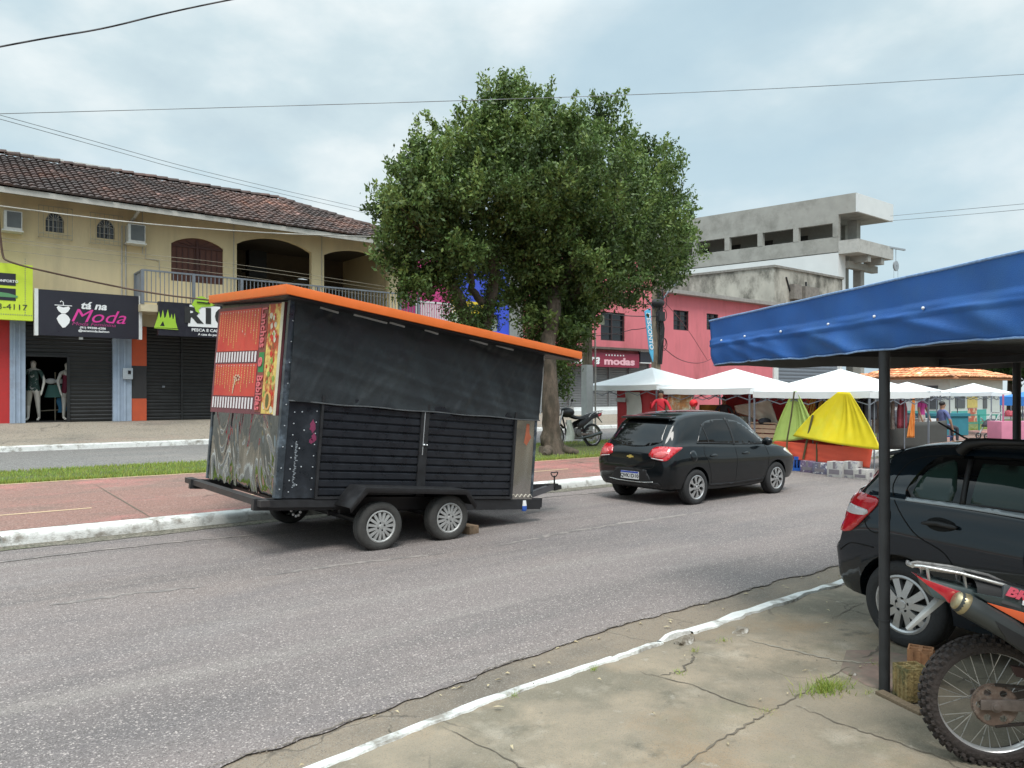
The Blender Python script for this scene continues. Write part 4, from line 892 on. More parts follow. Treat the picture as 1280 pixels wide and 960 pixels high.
# ---- near-side row behind the camera, met only in reflections and by other views
for (xa_, xb_, yy_, hh_, mm_, lab) in ((-22, -7, -9, 6.5, cream, 'plain cream building on the near side of the street, behind the camera to the left'), (-6.8, 3.5, -8, 4.6, whitew, 'low white shop on the near side of the street, directly behind the camera'), (3.7, 16, -8.5, 7.2, pinkw, 'pink two-storey shop on the near side of the street beyond the blue awning'), (16.2, 34, -9, 5.2, conw, 'low grey shop row on the near side of the street, farthest along')):
    nb = empty('shop_building', ((xa_+xb_)/2, yy_, .07), label=lab, cat='building'); mb = MB(); mb.span(xa_, xb_, yy_-8, yy_, .05, hh_); mb.build('wall', mm_, nb, world=True)
    mb = MB(); mb.span(xa_-.2, xb_+.2, yy_-8.2, yy_+.6, hh_+.002, hh_+.15); mb.build('roof', MATS['grey_roof'], nb, world=True)
    n_ = int((xb_-xa_)/3.4)
    for k in range(n_):
        a_ = xa_+.4+k*(xb_-xa_-.4)/n_; mb = MB(); shutter(mb, a_, a_+2.6, .08, 2.9, yy_+.03); mb.v = [Vector((v.x, 2*(yy_+.03)-v.y, v.z)) for v in mb.v]; mb.build('shutter', gysh if k % 2 else dksh, nb, world=True)
# ================================================================ trees
bark = mat('bark', (.13, .10, .075), .95, var=.3, scale=6, col2=(.06, .05, .035), thr=(.42, .58), bump=1.2, bscale=18, stretch=(1, 1, .35))
leafg = mat('ficus_leaf', (.112, .172, .048), .5, var=0, attr='tint', spec=.35)
def translucent(m, f):
    nt = m.node_tree; N = nt.nodes; L = nt.links; b = N['Principled BSDF']; out = N['Material Output']
    t = N.new('ShaderNodeBsdfTranslucent'); mx = N.new('ShaderNodeMixShader'); mx.inputs[0].default_value = f
    L.new(b.inputs['Base Color'].links[0].from_socket, t.inputs[0]); L.new(b.outputs[0], mx.inputs[1]); L.new(t.outputs[0], mx.inputs[2]); L.new(mx.outputs[0], out.inputs[0])
translucent(leafg, .22); translucent(gm, .3)
leafb = mat('far_leaf', (.045, .085, .025), .6, var=0, attr='tint', spec=.3)
def leaf_object(name, sprigs, m, parent, leaf=.075, per=36, seed=1, light=None, ln=.32):
    """sprigs: (centre, direction) pairs; leaves are small folded blades spread along each twig"""
    g = np.random.default_rng(seed); n = len(sprigs)*per
    c = np.repeat(np.array([s[0] for s in sprigs]), per, 0); d = np.repeat(np.array([s[1] for s in sprigs]), per, 0)
    tone = np.repeat(np.array([s[2] for s in sprigs]), per)
    t = g.uniform(-.5, 1, n)[:, None]*ln
    pos = c+d*t+g.normal(0, .075, (n, 3))*(1.15-t/ln*.5)
    a = g.normal(0, 1, (n, 3))+d*.9; a /= np.linalg.norm(a, axis=1)[:, None]
    b = np.cross(a, g.normal(0, 1, (n, 3))); b /= np.linalg.norm(b, axis=1)[:, None]
    s = (leaf*g.uniform(.6, 1.25, n))[:, None]
    V = np.stack([pos-a*s*.5, pos-b*s*.26, pos+a*s*.6, pos+b*s*.26], 1).reshape(-1, 3)
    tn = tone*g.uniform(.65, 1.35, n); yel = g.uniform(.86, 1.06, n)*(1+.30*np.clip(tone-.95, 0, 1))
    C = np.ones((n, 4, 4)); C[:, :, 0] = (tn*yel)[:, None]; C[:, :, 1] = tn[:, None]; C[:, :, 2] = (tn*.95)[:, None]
    me = bpy.data.meshes.new(name); im = np.array(wmat(parent).inverted()); V = V @ im[:3, :3].T+im[:3, 3]
    me.vertices.add(n*4); me.vertices.foreach_set('co', V.ravel()); me.loops.add(n*4); me.loops.foreach_set('vertex_index', np.arange(n*4))
    me.polygons.add(n); me.polygons.foreach_set('loop_start', np.arange(n)*4); me.polygons.foreach_set('loop_total', np.full(n, 4)); me.update()
    ca = me.color_attributes.new('tint', 'FLOAT_COLOR', 'POINT'); ca.data.foreach_set('color', C.reshape(-1).astype(np.float32))
    me.materials.append(m); o = bpy.data.objects.new(name, me); COL.objects.link(o); o.parent = parent; return o
def crown_sprigs(blobs, g, dens=26, twig=None):
    """each blob is a mass of small leafy lobes; every lobe carries upturned twigs, toned lighter on top and darker inside for light and shade, yellowest at young tips"""
    out = []
    def un():
        v = g.normal(0, 1, 3); return v/np.linalg.norm(v)
    for (c, r, w_) in blobs:
        c = np.array(c); r = np.array(r); tot = int(dens*r[0]*r[1]*4)+8
        for _ in range(int(tot*.22)):
            v = un(); out.append((c+v*r*g.uniform(.3, .85), un()*.6+np.array([0, 0, .6]), .6))  # inner leaves toned darker to stand for shade
        nl = max(3, int(8.5*r[0]*r[1]/.55)); per = max(3, int(tot*.80/nl))
        for _ in range(nl):
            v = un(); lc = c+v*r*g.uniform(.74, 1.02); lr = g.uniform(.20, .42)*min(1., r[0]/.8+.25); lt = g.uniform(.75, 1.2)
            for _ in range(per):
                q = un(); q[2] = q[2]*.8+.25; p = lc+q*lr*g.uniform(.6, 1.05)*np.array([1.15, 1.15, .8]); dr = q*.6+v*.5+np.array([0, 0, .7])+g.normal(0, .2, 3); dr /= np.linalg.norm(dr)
                out.append((p, dr, max(.45, lt*(.78+.55*max(0, q[2])+.25*max(0, v[2]))+g.normal(0, .12))))  # lobe tops toned lighter: light from above put into the leaf colour
            if v[2] > .1 and g.random() < .28:
                up = np.array([v[0]*.4, v[1]*.4, 1.])+g.normal(0, .2, 3); up /= np.linalg.norm(up)
                for q in (.12, .30, .45)[:g.integers(1, 4)]: out.append((lc+up*(lr+q), up, 1.5))
    return out
def PT(px, py, Y, dy=0.): q = onY(px, py, Y); return Vector((q.x, q.y+dy, q.z))
def limb(mb, pts, rs, n=10, j=.04, seed=0):
    r_ = random.Random(seed); P = [Vector(p) for p in pts]; Q = []; S = []
    for i in range(len(P)-1):
        for k in range(5):
            t = k/5; Q.append(P[i].lerp(P[i+1], t)+Vector((r_.uniform(-j, j), r_.uniform(-j, j), 0))); S.append((rs[i]*(1-t)+rs[i+1]*t)*r_.uniform(.93, 1.07))
    Q.append(P[-1]); S.append(rs[-1]); mb.tube(Q, S, n)
TY = 15.5; M46 = 945/20.8/1.0
def tree(loc, blobspx, limbs, ivy, label, seed, dens=27):
    t = empty('ficus_tree', loc, label=label, cat='tree', group='dense green trees on the verge')
    mb = MB()
    for i, (p, r) in enumerate(limbs): limb(mb, p, r, 12, .03, i+seed)
    mb.build('trunk', bark, t, world=True, smooth=60)
    g = np.random.default_rng(seed); bl = []
    for (px, py, r, dy) in blobspx:
        q = PT(px, py, TY+0); rm = r/FPX*20.3; bl.append(((q.x, q.y+dy, q.z), (rm*1.02, rm*.95, rm*.92), 1.))
    sp = crown_sprigs(bl, g, dens)
    tops = [b for b in blobspx if len(b)]
    leaf_object('crown', sp, leafg, t, .115, 36, seed)
    iv = []
    for (pts, rad, k) in ivy:
        for _ in range(k):
            i = g.integers(0, len(pts)-1); u = g.random(); c = np.array(pts[i].lerp(pts[i+1], u)); v = g.normal(0, 1, 3); v[2] *= .4; v /= np.linalg.norm(v)
            dr = v+np.array([0, 0, -.7]); dr /= np.linalg.norm(dr); iv.append((c+v*rad*g.uniform(.4, 1.1), dr, g.uniform(.7, 1.05)))
    if iv: leaf_object('creeper', iv, leafg, t, .085, 26, seed+5)
    return t
z0 = .39
TRY = 14.6; base = onY(690, 556, TRY); base.z = z0
Lm = lambda *a: [PT(x, y, TY, d) for x, y, d in a]
main_l = [([Vector((base.x, base.y, z0-.1)), Vector((base.x, base.y, z0+.35)), *[PT(x, y, TRY+.15*k, 0) for k, (x, y) in enumerate(((688, 500), (684, 440), (690, 400), (695, 360)))]], [.36, .26, .22, .20, .21, .18]),
    (Lm((690, 405, 0), (672, 350, .3), (650, 290, .2), (640, 220, 0), (635, 150, 0)), [.2, .17, .14, .1, .03]),
    (Lm((690, 400, 0), (718, 350, -.4), (745, 290, -.6), (770, 220, -.3)), [.19, .16, .12, .05]),
    (Lm((692, 408, 0), (730, 375, .6), (790, 320, .9), (825, 260, .8)), [.17, .14, .09, .04]),
    (Lm((686, 412, 0), (700, 300, -.8), (690, 200, -.9)), [.15, .12, .05]),
    ([Vector((base.x, base.y, z0+.1)), Vector((base.x-.55, base.y-.35, z0-.04))], [.2, .07]), ([Vector((base.x, base.y, z0+.1)), Vector((base.x+.5, base.y-.45, z0-.04))], [.2, .07])]
main_b = [(640, 152, 42, 0), (615, 185, 46, .3), (668, 170, 46, -.4), (600, 225, 56, -.7), (650, 230, 70, -1.1), (715, 200, 55, .2), (705, 255, 66, -1.3), (765, 205, 46, .4), (790, 250, 58, -.3),
    (818, 215, 40, .5), (826, 262, 30, 0), (760, 300, 64, -1.2), (820, 315, 42, -.3), (828, 305, 26, .8), (700, 325, 62, -1.2), (652, 308, 50, -.5), (745, 350, 52, -.4), (790, 358, 42, -.2), (830, 345, 24, 0),
    (690, 385, 46, -.3), (680, 335, 44, -.3), (668, 345, 34, .8), (722, 388, 28, 0), (748, 385, 22, .1), (662, 398, 18, -.4), (706, 402, 20, -.6), (676, 412, 13, -.9), (668, 375, 24, 0), (625, 300, 50, .8), (705, 300, 60, 1.2), (770, 270, 60, 1.3), (670, 200, 60, 1.2),
    (625, 124, 18, 0), (648, 120, 16, .1), (755, 140, 16, 0), (748, 158, 20, 0), (700, 150, 20, 0), (722, 158, 14, .2), (842, 210, 12, 0), (812, 182, 22, .1), (790, 172, 16, .3), (848, 245, 10, 0), (850, 290, 10, .2), (842, 330, 12, 0), (850, 345, 8, 0), (600, 150, 16, 0), (583, 175, 18, 0)]
ivm = [(Lm((684, 462, -.4), (684, 420, -.2), (692, 380, 0), (700, 350, 0)), .40, 300), (Lm((704, 450, -.3), (714, 420, -.2), (738, 375, .3)), .15, 90), (Lm((664, 440, 0), (672, 400, .1), (662, 360, .1)), .3, 120), (Lm((700, 500, 0), (706, 430, 0)), .16, 50)]
tree((base.x, base.y, z0), main_b, main_l, ivm, 'large dense ficus whose thick bare trunk stands right of the trailer', 11)
b2_ = onY(598, 540, TY+.1); 
left_l = [([Vector((b2_.x, b2_.y, .3)), Vector((b2_.x, b2_.y, 1.4)), *Lm((603, 440, .1), (612, 400, .1), (618, 350, 0), (615, 300, 0))], [.3, .2, .17, .15, .14, .1]),
    (Lm((603, 430, .1), (578, 385, 0), (562, 350, 0), (548, 300, 0), (525, 240, 0)), [.16, .15, .12, .09, .04]), (Lm((607, 378, .1), (592, 360, .1), (590, 335, .1), (580, 280, .2)), [.1, .09, .08, .05]), (Lm((555, 330, 0), (515, 290, -.3), (490, 260, -.3)), [.08, .06, .03])]
left_b = [(524, 212, 30, 0), (548, 205, 24, .2), (508, 245, 32, -.3), (548, 245, 44, -.2), (578, 222, 36, .5), (496, 282, 24, 0), (525, 285, 46, -.5), (570, 275, 48, -.4), (503, 318, 28, -.2), (537, 325, 40, -.3), (572, 310, 32, .1), (606, 312, 24, .4),
    (552, 270, 46, .9), (512, 348, 20, 0), (545, 342, 20, .2), (522, 188, 9, 0), (484, 262, 11, 0), (482, 300, 11, 0), (488, 325, 10, 0), (504, 366, 9, 0), (533, 364, 10, .1)]
ivl = [(Lm((606, 420, .1), (617, 370, .1), (618, 330, 0)), .17, 110), (Lm((600, 428, .1), (578, 392, 0), (562, 350, 0)), .28, 130), (Lm((565, 345, 0), (545, 330, 0)), .3, 40)]
tree((b2_.x, b2_.y, .4), left_b, left_l, ivl, 'leafy ficus with several thin creeper-covered limbs rising behind the trailer roof', 23)

# far trees behind the kiosk
tb = mat('far_bark', (.09, .07, .05), .9)
def far_tree(px, py_top, d, w_, label, seed, base_z=.2):
    c = atd(px, 500, d); top = atd(px, py_top, d).z; t = empty('leafy_tree', (c.x, c.y, base_z), label=label, cat='tree', group='trees behind the kiosk')
    mb = MB(); mb.tube([(c.x, c.y, base_z), (c.x+.1, c.y, top*.4), (c.x-.1, c.y, top*.75)], [.22, .17, .08], 8)
    for a in (0, 2.1, 4.2): mb.tube([(c.x, c.y, top*.4), (c.x+math.cos(a)*w_*.5, c.y+math.sin(a)*w_*.5, top*.7)], [.1, .04], 6)
    mb.build('trunk', tb, t, world=True)
    g = np.random.default_rng(seed); bl = []
    for k in range(9):
        a = g.uniform(0, 6.28); rr_ = g.uniform(0, w_*.6); bl.append(((c.x+rr_*math.cos(a), c.y+rr_*math.sin(a), base_z+(top-base_z)*g.uniform(.48, .85)), (w_*.45, w_*.45, (top-base_z)*.17), 1))
    leaf_object('crown', crown_sprigs(bl, g, 7), leafb, t, .3, 22, seed, ln=.7)
far_tree(1222, 405, 60, 4, 'broad dark green tree directly behind the kiosk roof', 31)
far_tree(1262, 395, 55, 4.2, 'tall dark green tree between the kiosk and the blue tent', 32)
far_tree(1318, 392, 50, 4.5, 'dark green tree rightmost behind the blue tent', 33)
far_tree(1170, 425, 78, 4.5, 'farther dark green tree partly hidden by the kiosk roof peak', 34)
far_tree(1380, 400, 62, 5, 'green tree beyond the right end of the market', 35)
far_tree(1290, 410, 85, 5, 'far green tree showing above the blue tent', 36)
# ================================================================ food trailer
rubber = mat('tyre_rubber', (.028, .028, .029), .85, var=.2, scale=12, bump=.3, bscale=60)
rubberw = mat('tyre_rubber_dusty', (.055, .053, .05), .9, var=.2, scale=9, bump=.3, bscale=60)
alloy = mat('alloy_silver', (.48, .48, .48), .38, metal=.65, var=.08, scale=9)
alloyd = mat('hubcap_grey', (.42, .42, .41), .5, metal=.3, var=.12, scale=9)
hole = mat('wheel_well_black', (.006, .006, .006), .9, var=0)
frm = mat('chassis_black', (.02, .02, .022), .5, var=.25, scale=5)
tarpm = mat('dark_tarpaulin', (.026, .031, .035), .48, var=.12, scale=1.4, col2=(.042, .050, .053), thr=(.52, .75), bump=.35, bscale=9)
panelm = mat('black_sheet_panel', (.02, .024, .03), .32, var=.3, scale=3, col2=(.05, .058, .07), thr=(.55, .72))
orange = mat('orange_roof_edge', (.80, .17, .03), .45, var=.06, scale=3)
steelm = mat('steel_trim', (.30, .31, .32), .35, metal=.7, var=.15)
rivm = mat('rivet_silver', (.6, .62, .64), .3, metal=.5, var=0)
def mirror_mat(name, base, rough, wscale, dist, strength, mp_scale=(1, 1, 1)):
    m = bpy.data.materials.new(name); m.use_nodes = True; nt = m.node_tree; N = nt.nodes; L = nt.links; b = N['Principled BSDF']
    tc = N.new('ShaderNodeTexCoord'); mp = N.new('ShaderNodeMapping'); mp.inputs['Scale'].default_value = mp_scale; L.new(tc.outputs['Object'], mp.inputs[0])
    n = N.new('ShaderNodeTexNoise'); n.inputs['Scale'].default_value = wscale; n.inputs['Detail'].default_value = 1.5; n.inputs['Distortion'].default_value = dist; L.new(mp.outputs[0], n.inputs['Vector'])
    bp = N.new('ShaderNodeBump'); bp.inputs['Strength'].default_value = strength; bp.inputs['Distance'].default_value = .1; L.new(n.outputs[0], bp.inputs['Height']); L.new(bp.outputs[0], b.inputs['Normal'])
    b.inputs['Base Color'].default_value = (*base, 1); b.inputs['Metallic'].default_value = 1; b.inputs['Roughness'].default_value = rough
    return m
chrome = mirror_mat('wavy_chrome_sheet', (.30, .31, .31), .06, 1.5, 2.2, .6, (1, 1, .55))
steel2 = mirror_mat('brushed_steel_sheet', (.50, .48, .45), .2, 1.6, .8, .5, (1, 1, .5))

TR = empty('food_trailer', (4.9, 9.5, 0), label='black closed food trailer with orange roof edge, dark tarpaulin and red menu board', cat='food trailer')
ta = R(4.75); TY0 = 8.35; TW = 2.58; TX0 = 3.17; TZ0 = .68
def tp(u, y, w): return Vector((TX0+u*math.cos(ta)+w*math.sin(ta), TY0+y, TZ0-u*math.sin(ta)+w*math.cos(ta)))
TM = Matrix((Vector((math.cos(ta), 0, -math.sin(ta))), Vector((0, 1, 0)), Vector((math.sin(ta), 0, math.cos(ta))))).transposed().to_4x4(); TM.translation = (TX0, TY0, TZ0)
def TB(): return MB(TM)
TL = 3.74; HR, HF = 2.28, 2.10
hz = lambda u: HR+(HF-HR)*u/TL
mb = TB()
mb.hexa([(0, .0, 0), (TL, .0, 0), (TL, TW, 0), (0, TW, 0), (0, .0, HR), (TL, .0, HF), (TL, TW, HF+.17), (0, TW, HR+.17)])
mb.build('body', panelm, TR, world=True)
# side: rear black panel with rivets, corner trims, shutters, steel front panel
mb = TB(); mb.span(.06, .44, -.008, -.002, .0, 1.14); mb.build('side_panel', panelm, TR, world=True)
mb = TB(); mb.span(-.02, .055, -.02, -.002, 0, HR-.01); mb.span(-.03, -.0205, -.02, .05, 0, HR-.01)
trm = mat('trim_dark_steel', (.07, .085, .10), .35, metal=.4, var=.35, scale=5, col2=(.16, .2, .24), thr=(.5, .6)); mb.build('corner_trim', trm, TR, world=True)
for a in ((-.025, -.002, TW-.05, TW+.01, 0, HR+.1), (TL-.03, TL+.0125, -.016, -.0125, 0, HF-.02)): mb = TB(); mb.span(*a); mb.build('corner_trim', trm, TR, world=True)
mb = TB()
for k in range(9):
    mb.ball((.13, -.008, .07+k*.13), .009, 6, 4); mb.ball((.40, -.008, .10+k*.13), .009, 6, 4); mb.ball((.02, -.02, .1+k*.24), .009, 6, 4)
for k in range(5): mb.ball((.22+.04*(k % 2), -.008, .15+k*.21), .01, 6, 4)
for k in range(12): mb.ball((.03+.3*((k*37) % 11)/11, -.01, 1.16+.0*k), .007, 6, 4)
mb.build('rivet', rivm, TR, world=True)
mb = TB()
r_ = random.Random(9)
for k in range(30): u = .17+r_.gauss(0, .006); w_ = .12+k*.018; mb.span(u, u+.012+.02*r_.random(), -.0095, -.0085, w_, w_+.009)
mb.build('small_lettering', mat('worn_lettering', (.3, .33, .36), .6), TR, world=True)
mb = TB(); 
for (a, b, r1, r2) in ((.36, .83, .035, .07), (.385, .70, .03, .05), (.355, .66, .025, .03)): mb.poly([(a+r1*math.cos(t*PI/6)*(1+.3*math.sin(t*3)), b+r2*math.sin(t*PI/6)*(1+.25*math.cos(t*2))) for t in range(12)], [], lambda x, z: (x, -.0092, z))
mb.build('paint_smudge', mat('pink_smudge', (.22, .035, .09), .5), TR, world=True)
mb = TB(); mb.span(.44, 3.36, .0, .0, 0, 0) if False else None
def tshut(mb, u0, u1, w0, w1, pitch=.094):
    n = int((w1-w0)/pitch); p = (w1-w0)/n; prof = []
    for i in range(n): z = w0+p*i; prof += [(z, .0), (z+p*.10, -.006), (z+p*.22, -.018), (z+p*.85, -.017), (z+p*.97, -.003)]
    prof.append((w1, 0)); vs = []
    for z, dy in prof: vs += [(u0, dy-.003, z), (u1, dy-.003, z)]
    mb.add(vs, [(2*i, 2*i+1, 2*i+3, 2*i+2) for i in range(len(prof)-1)])
shm = mat('trailer_shutter', (.017, .019, .024), .30, var=.2, scale=3)
for a, b in ((.46, 1.80), (1.92, 3.33)): mb = TB(); tshut(mb, a, b, .02, 1.2); mb.build('shutter', shm, TR, world=True)
mb = TB(); mb.span(.44, .47, -.045, -.002, 0, 1.2); mb.span(1.80, 1.92, -.04, -.002, 0, 1.2); mb.span(3.32, 3.36, -.045, -.002, 0, 1.2); mb.span(.44, 3.36, -.05, -.002, -.01, .02); mb.build('shutter_post', frm, TR, world=True)
mb = TB(); mb.ball((1.86, -.05, .68), (.02, .02, .015), 8, 6); mb.ball((1.90, -.05, .68), (.012, .02, .012), 8, 6); mb.span(1.845, 1.855, -.043, -.041, .55, 1.1); mb.build('lock', rivm, TR, world=True)
mb = TB(); mb.span(3.36, TL+.01, -.012, -.003, -.06, 1.1); mb.span(TL+.001, TL+.012, -.012, TW, -.06, 1.1); mb.build('steel_panel', steel2, TR, world=True)
mb = TB(); mb.tube([(3.38+.36*i/40, -.014, .03+.018*math.sin(i*.75)) for i in range(41)], .008, 6); mb.build('scallop_edge', mat('pale_edge', (.55, .5, .42), .5), TR, world=True)
mb = TB(); mb.poly([(3.53, .78), (3.58, .74), (3.66, .86), (3.62, .92), (3.61, 1.05), (3.56, 1.05), (3.55, .92)], [], lambda x, z: (x, -.0135, z)); mb.build('faded_sticker', mat('rust_sticker', (.42, .12, .06), .6, var=.2), TR, world=True)
# rear: wavy chrome lower sheet, menu board above
mb = TB(); mb.span(-.012, -.003, .05, TW-.02, .0, .93); mb.build('chrome_panel', chrome, TR, world=True)
mb = MB()
BO = tp(-.03, TW-.0, .93); BU = (tp(-.03, .11, .93)-BO); BV = (tp(-.03, TW, 2.38)-BO); BR = tp(-.03, .11, 2.24)
def bq(a, b, off=0.):  # a: 0 (left, far) .. 1 (right, near); b: 0 bottom .. 1 top
    q = BO*(1-a)*(1-b)+(BO+BU)*a*(1-b)+(BO+BV)*(1-a)*b+BR*a*b; return q+Vector((-.012-off, 0, 0))
def bpatch(name, a0, a1, b0, b1, off, m, tilt=0., lab=None):
    mb = MB(); mb.grid(6, 6, lambda s, t: bq(a0+(a1-a0)*s, b0+(b1-b0)*t, off)); return mb.build(name, m, menu, world=True, label=lab)
menu = empty('menu_dummy', (0, 0, 0)); bpy.data.objects.remove(menu)
mb = MB(); f_ = [bq(0, 0), bq(1, 0), bq(1, 1), bq(0, 1)]; bk = [p+Vector((.03, 0, 0)) for p in f_]; mb.hexa(f_+bk)
menu = mb.build('menu_board', mat('board_purple', (.16, .05, .06), .5, var=.2, scale=3), TR, world=True, label='red snack menu board with rotated lettering')
def bpatch(name, a0, a1, b0, b1, off, m, lab=None):
    mb = MB(); mb.grid(5, 5, lambda s, t: bq(a0+(a1-a0)*s, b0+(b1-b0)*t, off)); return mb.build(name, m, menu, world=True, label=lab)
redp = mat('menu_red', (.62, .07, .045), .45, var=.1, scale=2, col2=(.5, .035, .03), thr=(.4, .7))
bpatch('red_field', .035, .70, .58, .97, .003, redp); bpatch('red_field', .035, .70, .16, .46, .003, redp)
for (b0, b1) in ((.475, .572), (.045, .148)):
    mb = MB()
    for k in range(15): a = .03+.67*k/15; mb.add([bq(a, b0, .006), bq(a+.026, b0, .006), bq(a+.026, b1, .006), bq(a, b1, .006)], [(0, 1, 2, 3)])
    mb.build('price_strip', mat('menu_white', (.75, .70, .70), .5, var=.05), menu, world=True)
mb = MB(); mb2 = MB(); r_ = random.Random(12)
for k in range(15):
    a = .05+.65*k/15
    for (bt, bb) in ((.955, .60+.2*r_.random()), (.45, .18+.12*r_.random())):
        b = bt; first = True
        while b > bb:
            l = r_.uniform(.006, .020); tgt = mb2 if first else mb
            tgt.add([bq(a, b-l, .006), bq(a+.008, b-l, .006), bq(a+.008, b, .006), bq(a, b, .006)], [(0, 1, 2, 3)]); b -= l+.007; first = r_.random() < .03
mb.build('small_lettering', mat('menu_yellow', (.75, .50, .16), .5), menu, world=True); mb2.build('small_lettering', mat('menu_pale', (.8, .72, .6), .5), menu, world=True)
bpatch('stripe', .715, .80, .02, .98, .003, mat('menu_dark_stripe', (.26, .07, .05), .5, var=.1)); bpatch('stripe', .722, .793, .38, .56, .005, mat('menu_green', (.03, .25, .07), .5))
bpatch('food_picture', .805, .965, .01, .99, .004, mat('food_print', (.70, .52, .14), .5, var=.3, scale=5, col2=(.50, .08, .03), thr=(.48, .56)))
bpatch('cream_edge', .965, 1., 0, 1, .004, mat('menu_cream', (.62, .57, .42), .5))
mb = MB(); g_ = random.Random(5)
for (nm, colr, k_, rr0) in (('pale', (.62, .56, .42), 8, .04), ('grn', (.25, .36, .06), 12, .03), ('red', (.6, .04, .02), 12, .035), ('brown', (.28, .10, .03), 12, .03)):
    mb = MB()
    for _ in range(k_):
        a, b = g_.uniform(.83, .94), g_.uniform(.04, .96); r0 = rr0*g_.uniform(.5, 1.); of = .006+.0004*g_.randint(1, 8)
        mb.add([bq(a+r0*.6*math.cos(t*PI/5)*g_.uniform(.7, 1.2), b+r0*math.sin(t*PI/5)*g_.uniform(.7, 1.2), of) for t in range(10)], [tuple(range(10))])
    mb.build('food_print', mat('food_'+nm, colr, .5, var=.25, scale=12), menu, world=True)
mb = MB()
for (b0, b1) in ((.02, .23),):
    for (rx_, ry_, of, ) in ((.05, .085, .012),): mb.add([bq(.885+rx_*math.cos(t*PI/8), .125+ry_*math.sin(t*PI/8), of) for t in range(16)], [tuple(range(16))])
mb.build('hot_dog_print', mat('food_bun', (.72, .38, .12), .5, var=.2, scale=10), menu, world=True)
mb = MB(); mb.add([bq(.885+.022*math.cos(t*PI/8), .125+.065*math.sin(t*PI/8), .014) for t in range(16)], [tuple(range(16))]); mb.build('hot_dog_print', mat('food_sausage', (.12, .12, .03), .5), menu, world=True)
# scratch mark on the lower field
mb = MB(); 
for k in range(7): a = 2*PI*k/7; c_ = (.42, .33); mb.add([bq(c_[0], c_[1], .009), bq(c_[0]+.06*math.cos(a), c_[1]+.035*math.sin(a), .009), bq(c_[0]+.05*math.cos(a+.5), c_[1]+.03*math.sin(a+.5), .009)], [(0, 1, 2)])
mb.add([bq(.40, .32, .009), bq(.37, .18, .009), bq(.36, .18, .009), bq(.385, .32, .009)], [(0, 1, 2, 3)]); mb.build('scratch_mark', mat('scratch', (.65, .5, .35), .7), menu, world=True)
up_ = (bq(.757, .9)-bq(.757, .1)).normalized(); rt_ = (bq(.8, .5)-bq(.7, .5)).normalized()
mred = mat('lettering_soft_red', (.70, .16, .18), .5, var=0)
text('Lanches', .25, mred, menu, frame(bq(.757, .785, .012), -up_, rt_), bold=.004, sx=.62)
text('e', .25, mred, menu, frame(bq(.757, .475, .012), -up_, rt_), bold=.006, sx=1.)
text('Bebidas', .25, mred, menu, frame(bq(.757, .195, .012), -up_, rt_), bold=.004, sx=.56)
# rails and chassis
mb = MB(); a, b = tp(-.17, -.13, -.05), tp(-.17, TW+.30, -.05); mb.bar(a, b, .10, .07); mb.build('rear_rail', mat('rail_brown_black', (.032, .028, .028), .5, var=.3), TR, world=True)
mb = TB(); mb.span(-.25, 3.95, .0, .08, -.14, -.01); mb.span(-.25, 3.95, TW-.1, TW-.02, -.14, -.01); mb.span(-.12, .75, -.05, -.001, -.1, -.02)
for u in (.3, 1.2, 2.2, 3.2): mb.span(u, u+.07, .08, TW-.1, -.12, -.02)
mb.span(2.3, 3.9, -.03, -.001, -.16, -.02); mb.build('chassis', frm, TR, world=True)
# roof slab, mono-pitched
mb = MB(); c0 = Vector((3.12, 7.93, 2.94)); c1 = Vector((7.50, 7.93, 2.355)); c2 = Vector((7.56, 11.15, 2.58)); c3 = Vector((3.25, 11.15, 3.155))
mb.hexa([c0, c1, c2, c3]+[c+Vector((.0, 0, .105)) for c in (c0, c1, c2, c3)]); mb.build('roof', orange, TR, world=True, bevel=.003)
mb = MB(); e_ = Vector((0, 0, -.012)); sh = Vector((.03, .03, 0)); mb.hexa([c+e_+Vector((s1*.04, s2*.04, -.01)) for c, s1, s2 in ((c0, 1, 1), (c1, -1, 1), (c2, -1, -1), (c3, 1, -1))]+[c+Vector((s1*.04, s2*.04, -.002)) for c, s1, s2 in ((c0, 1, 1), (c1, -1, 1), (c2, -1, -1), (c3, 1, -1))]); mb.build('roof_underside', blackp, TR, world=True)
# tarpaulin
def tarp(s, t):
    u = .03+(TL-.0)*s; top = hz(u)-.01; w_ = 1.10-.0*s+(top-1.10)*t
    d = .035+.012*math.sin(u*5+t*2)*(1-t*.6)+.010*math.sin(u*11+t*5)+.012*math.exp(-((s-.03)/.03)**2)
    for (u0, dr, t0, am, wd) in ((.4, .5, .3, .02, .10), (.9, -.35, .7, .016, .09), (1.4, .2, .4, .018, .12), (2.0, -.6, .5, .022, .08), (2.6, .8, .35, .024, .07), (3.1, -.3, .6, .018, .09), (.25, 1.4, .8, .016, .05), (1.1, 1.0, .2, .012, .05), (3.45, .1, .4, .018, .08)):
        q = (u-u0-dr*(t-t0)); d += .6*am*math.exp(-(q/wd)**2)*math.exp(-((t-t0)/.45)**2)
    d += .006*nz(u*6+t*3, 2.)+.004*nz(u*17-t*9, 1.7)+.006*nz(t*12+u*2, 1.3)
    if t < .06: w_ += .005*math.sin(u*7)+.006*nz(u*4, 2)
    return (u, -d, w_)
mb = TB(); mb.grid(150, 60, tarp); mb.build('tarpaulin', tarpm, TR, world=True, smooth=80)
mb = TB(); mb.tube([(.03+TL*i/60, -.05-.004*math.sin(i), 1.106+.005*math.sin((.03+TL*i/60)*7)) for i in range(61)], .008, 6); mb.build('tarpaulin_hem', mat('hem_grey', (.10, .105, .11), .6, var=.3), TR, world=True)
mb = TB(); 
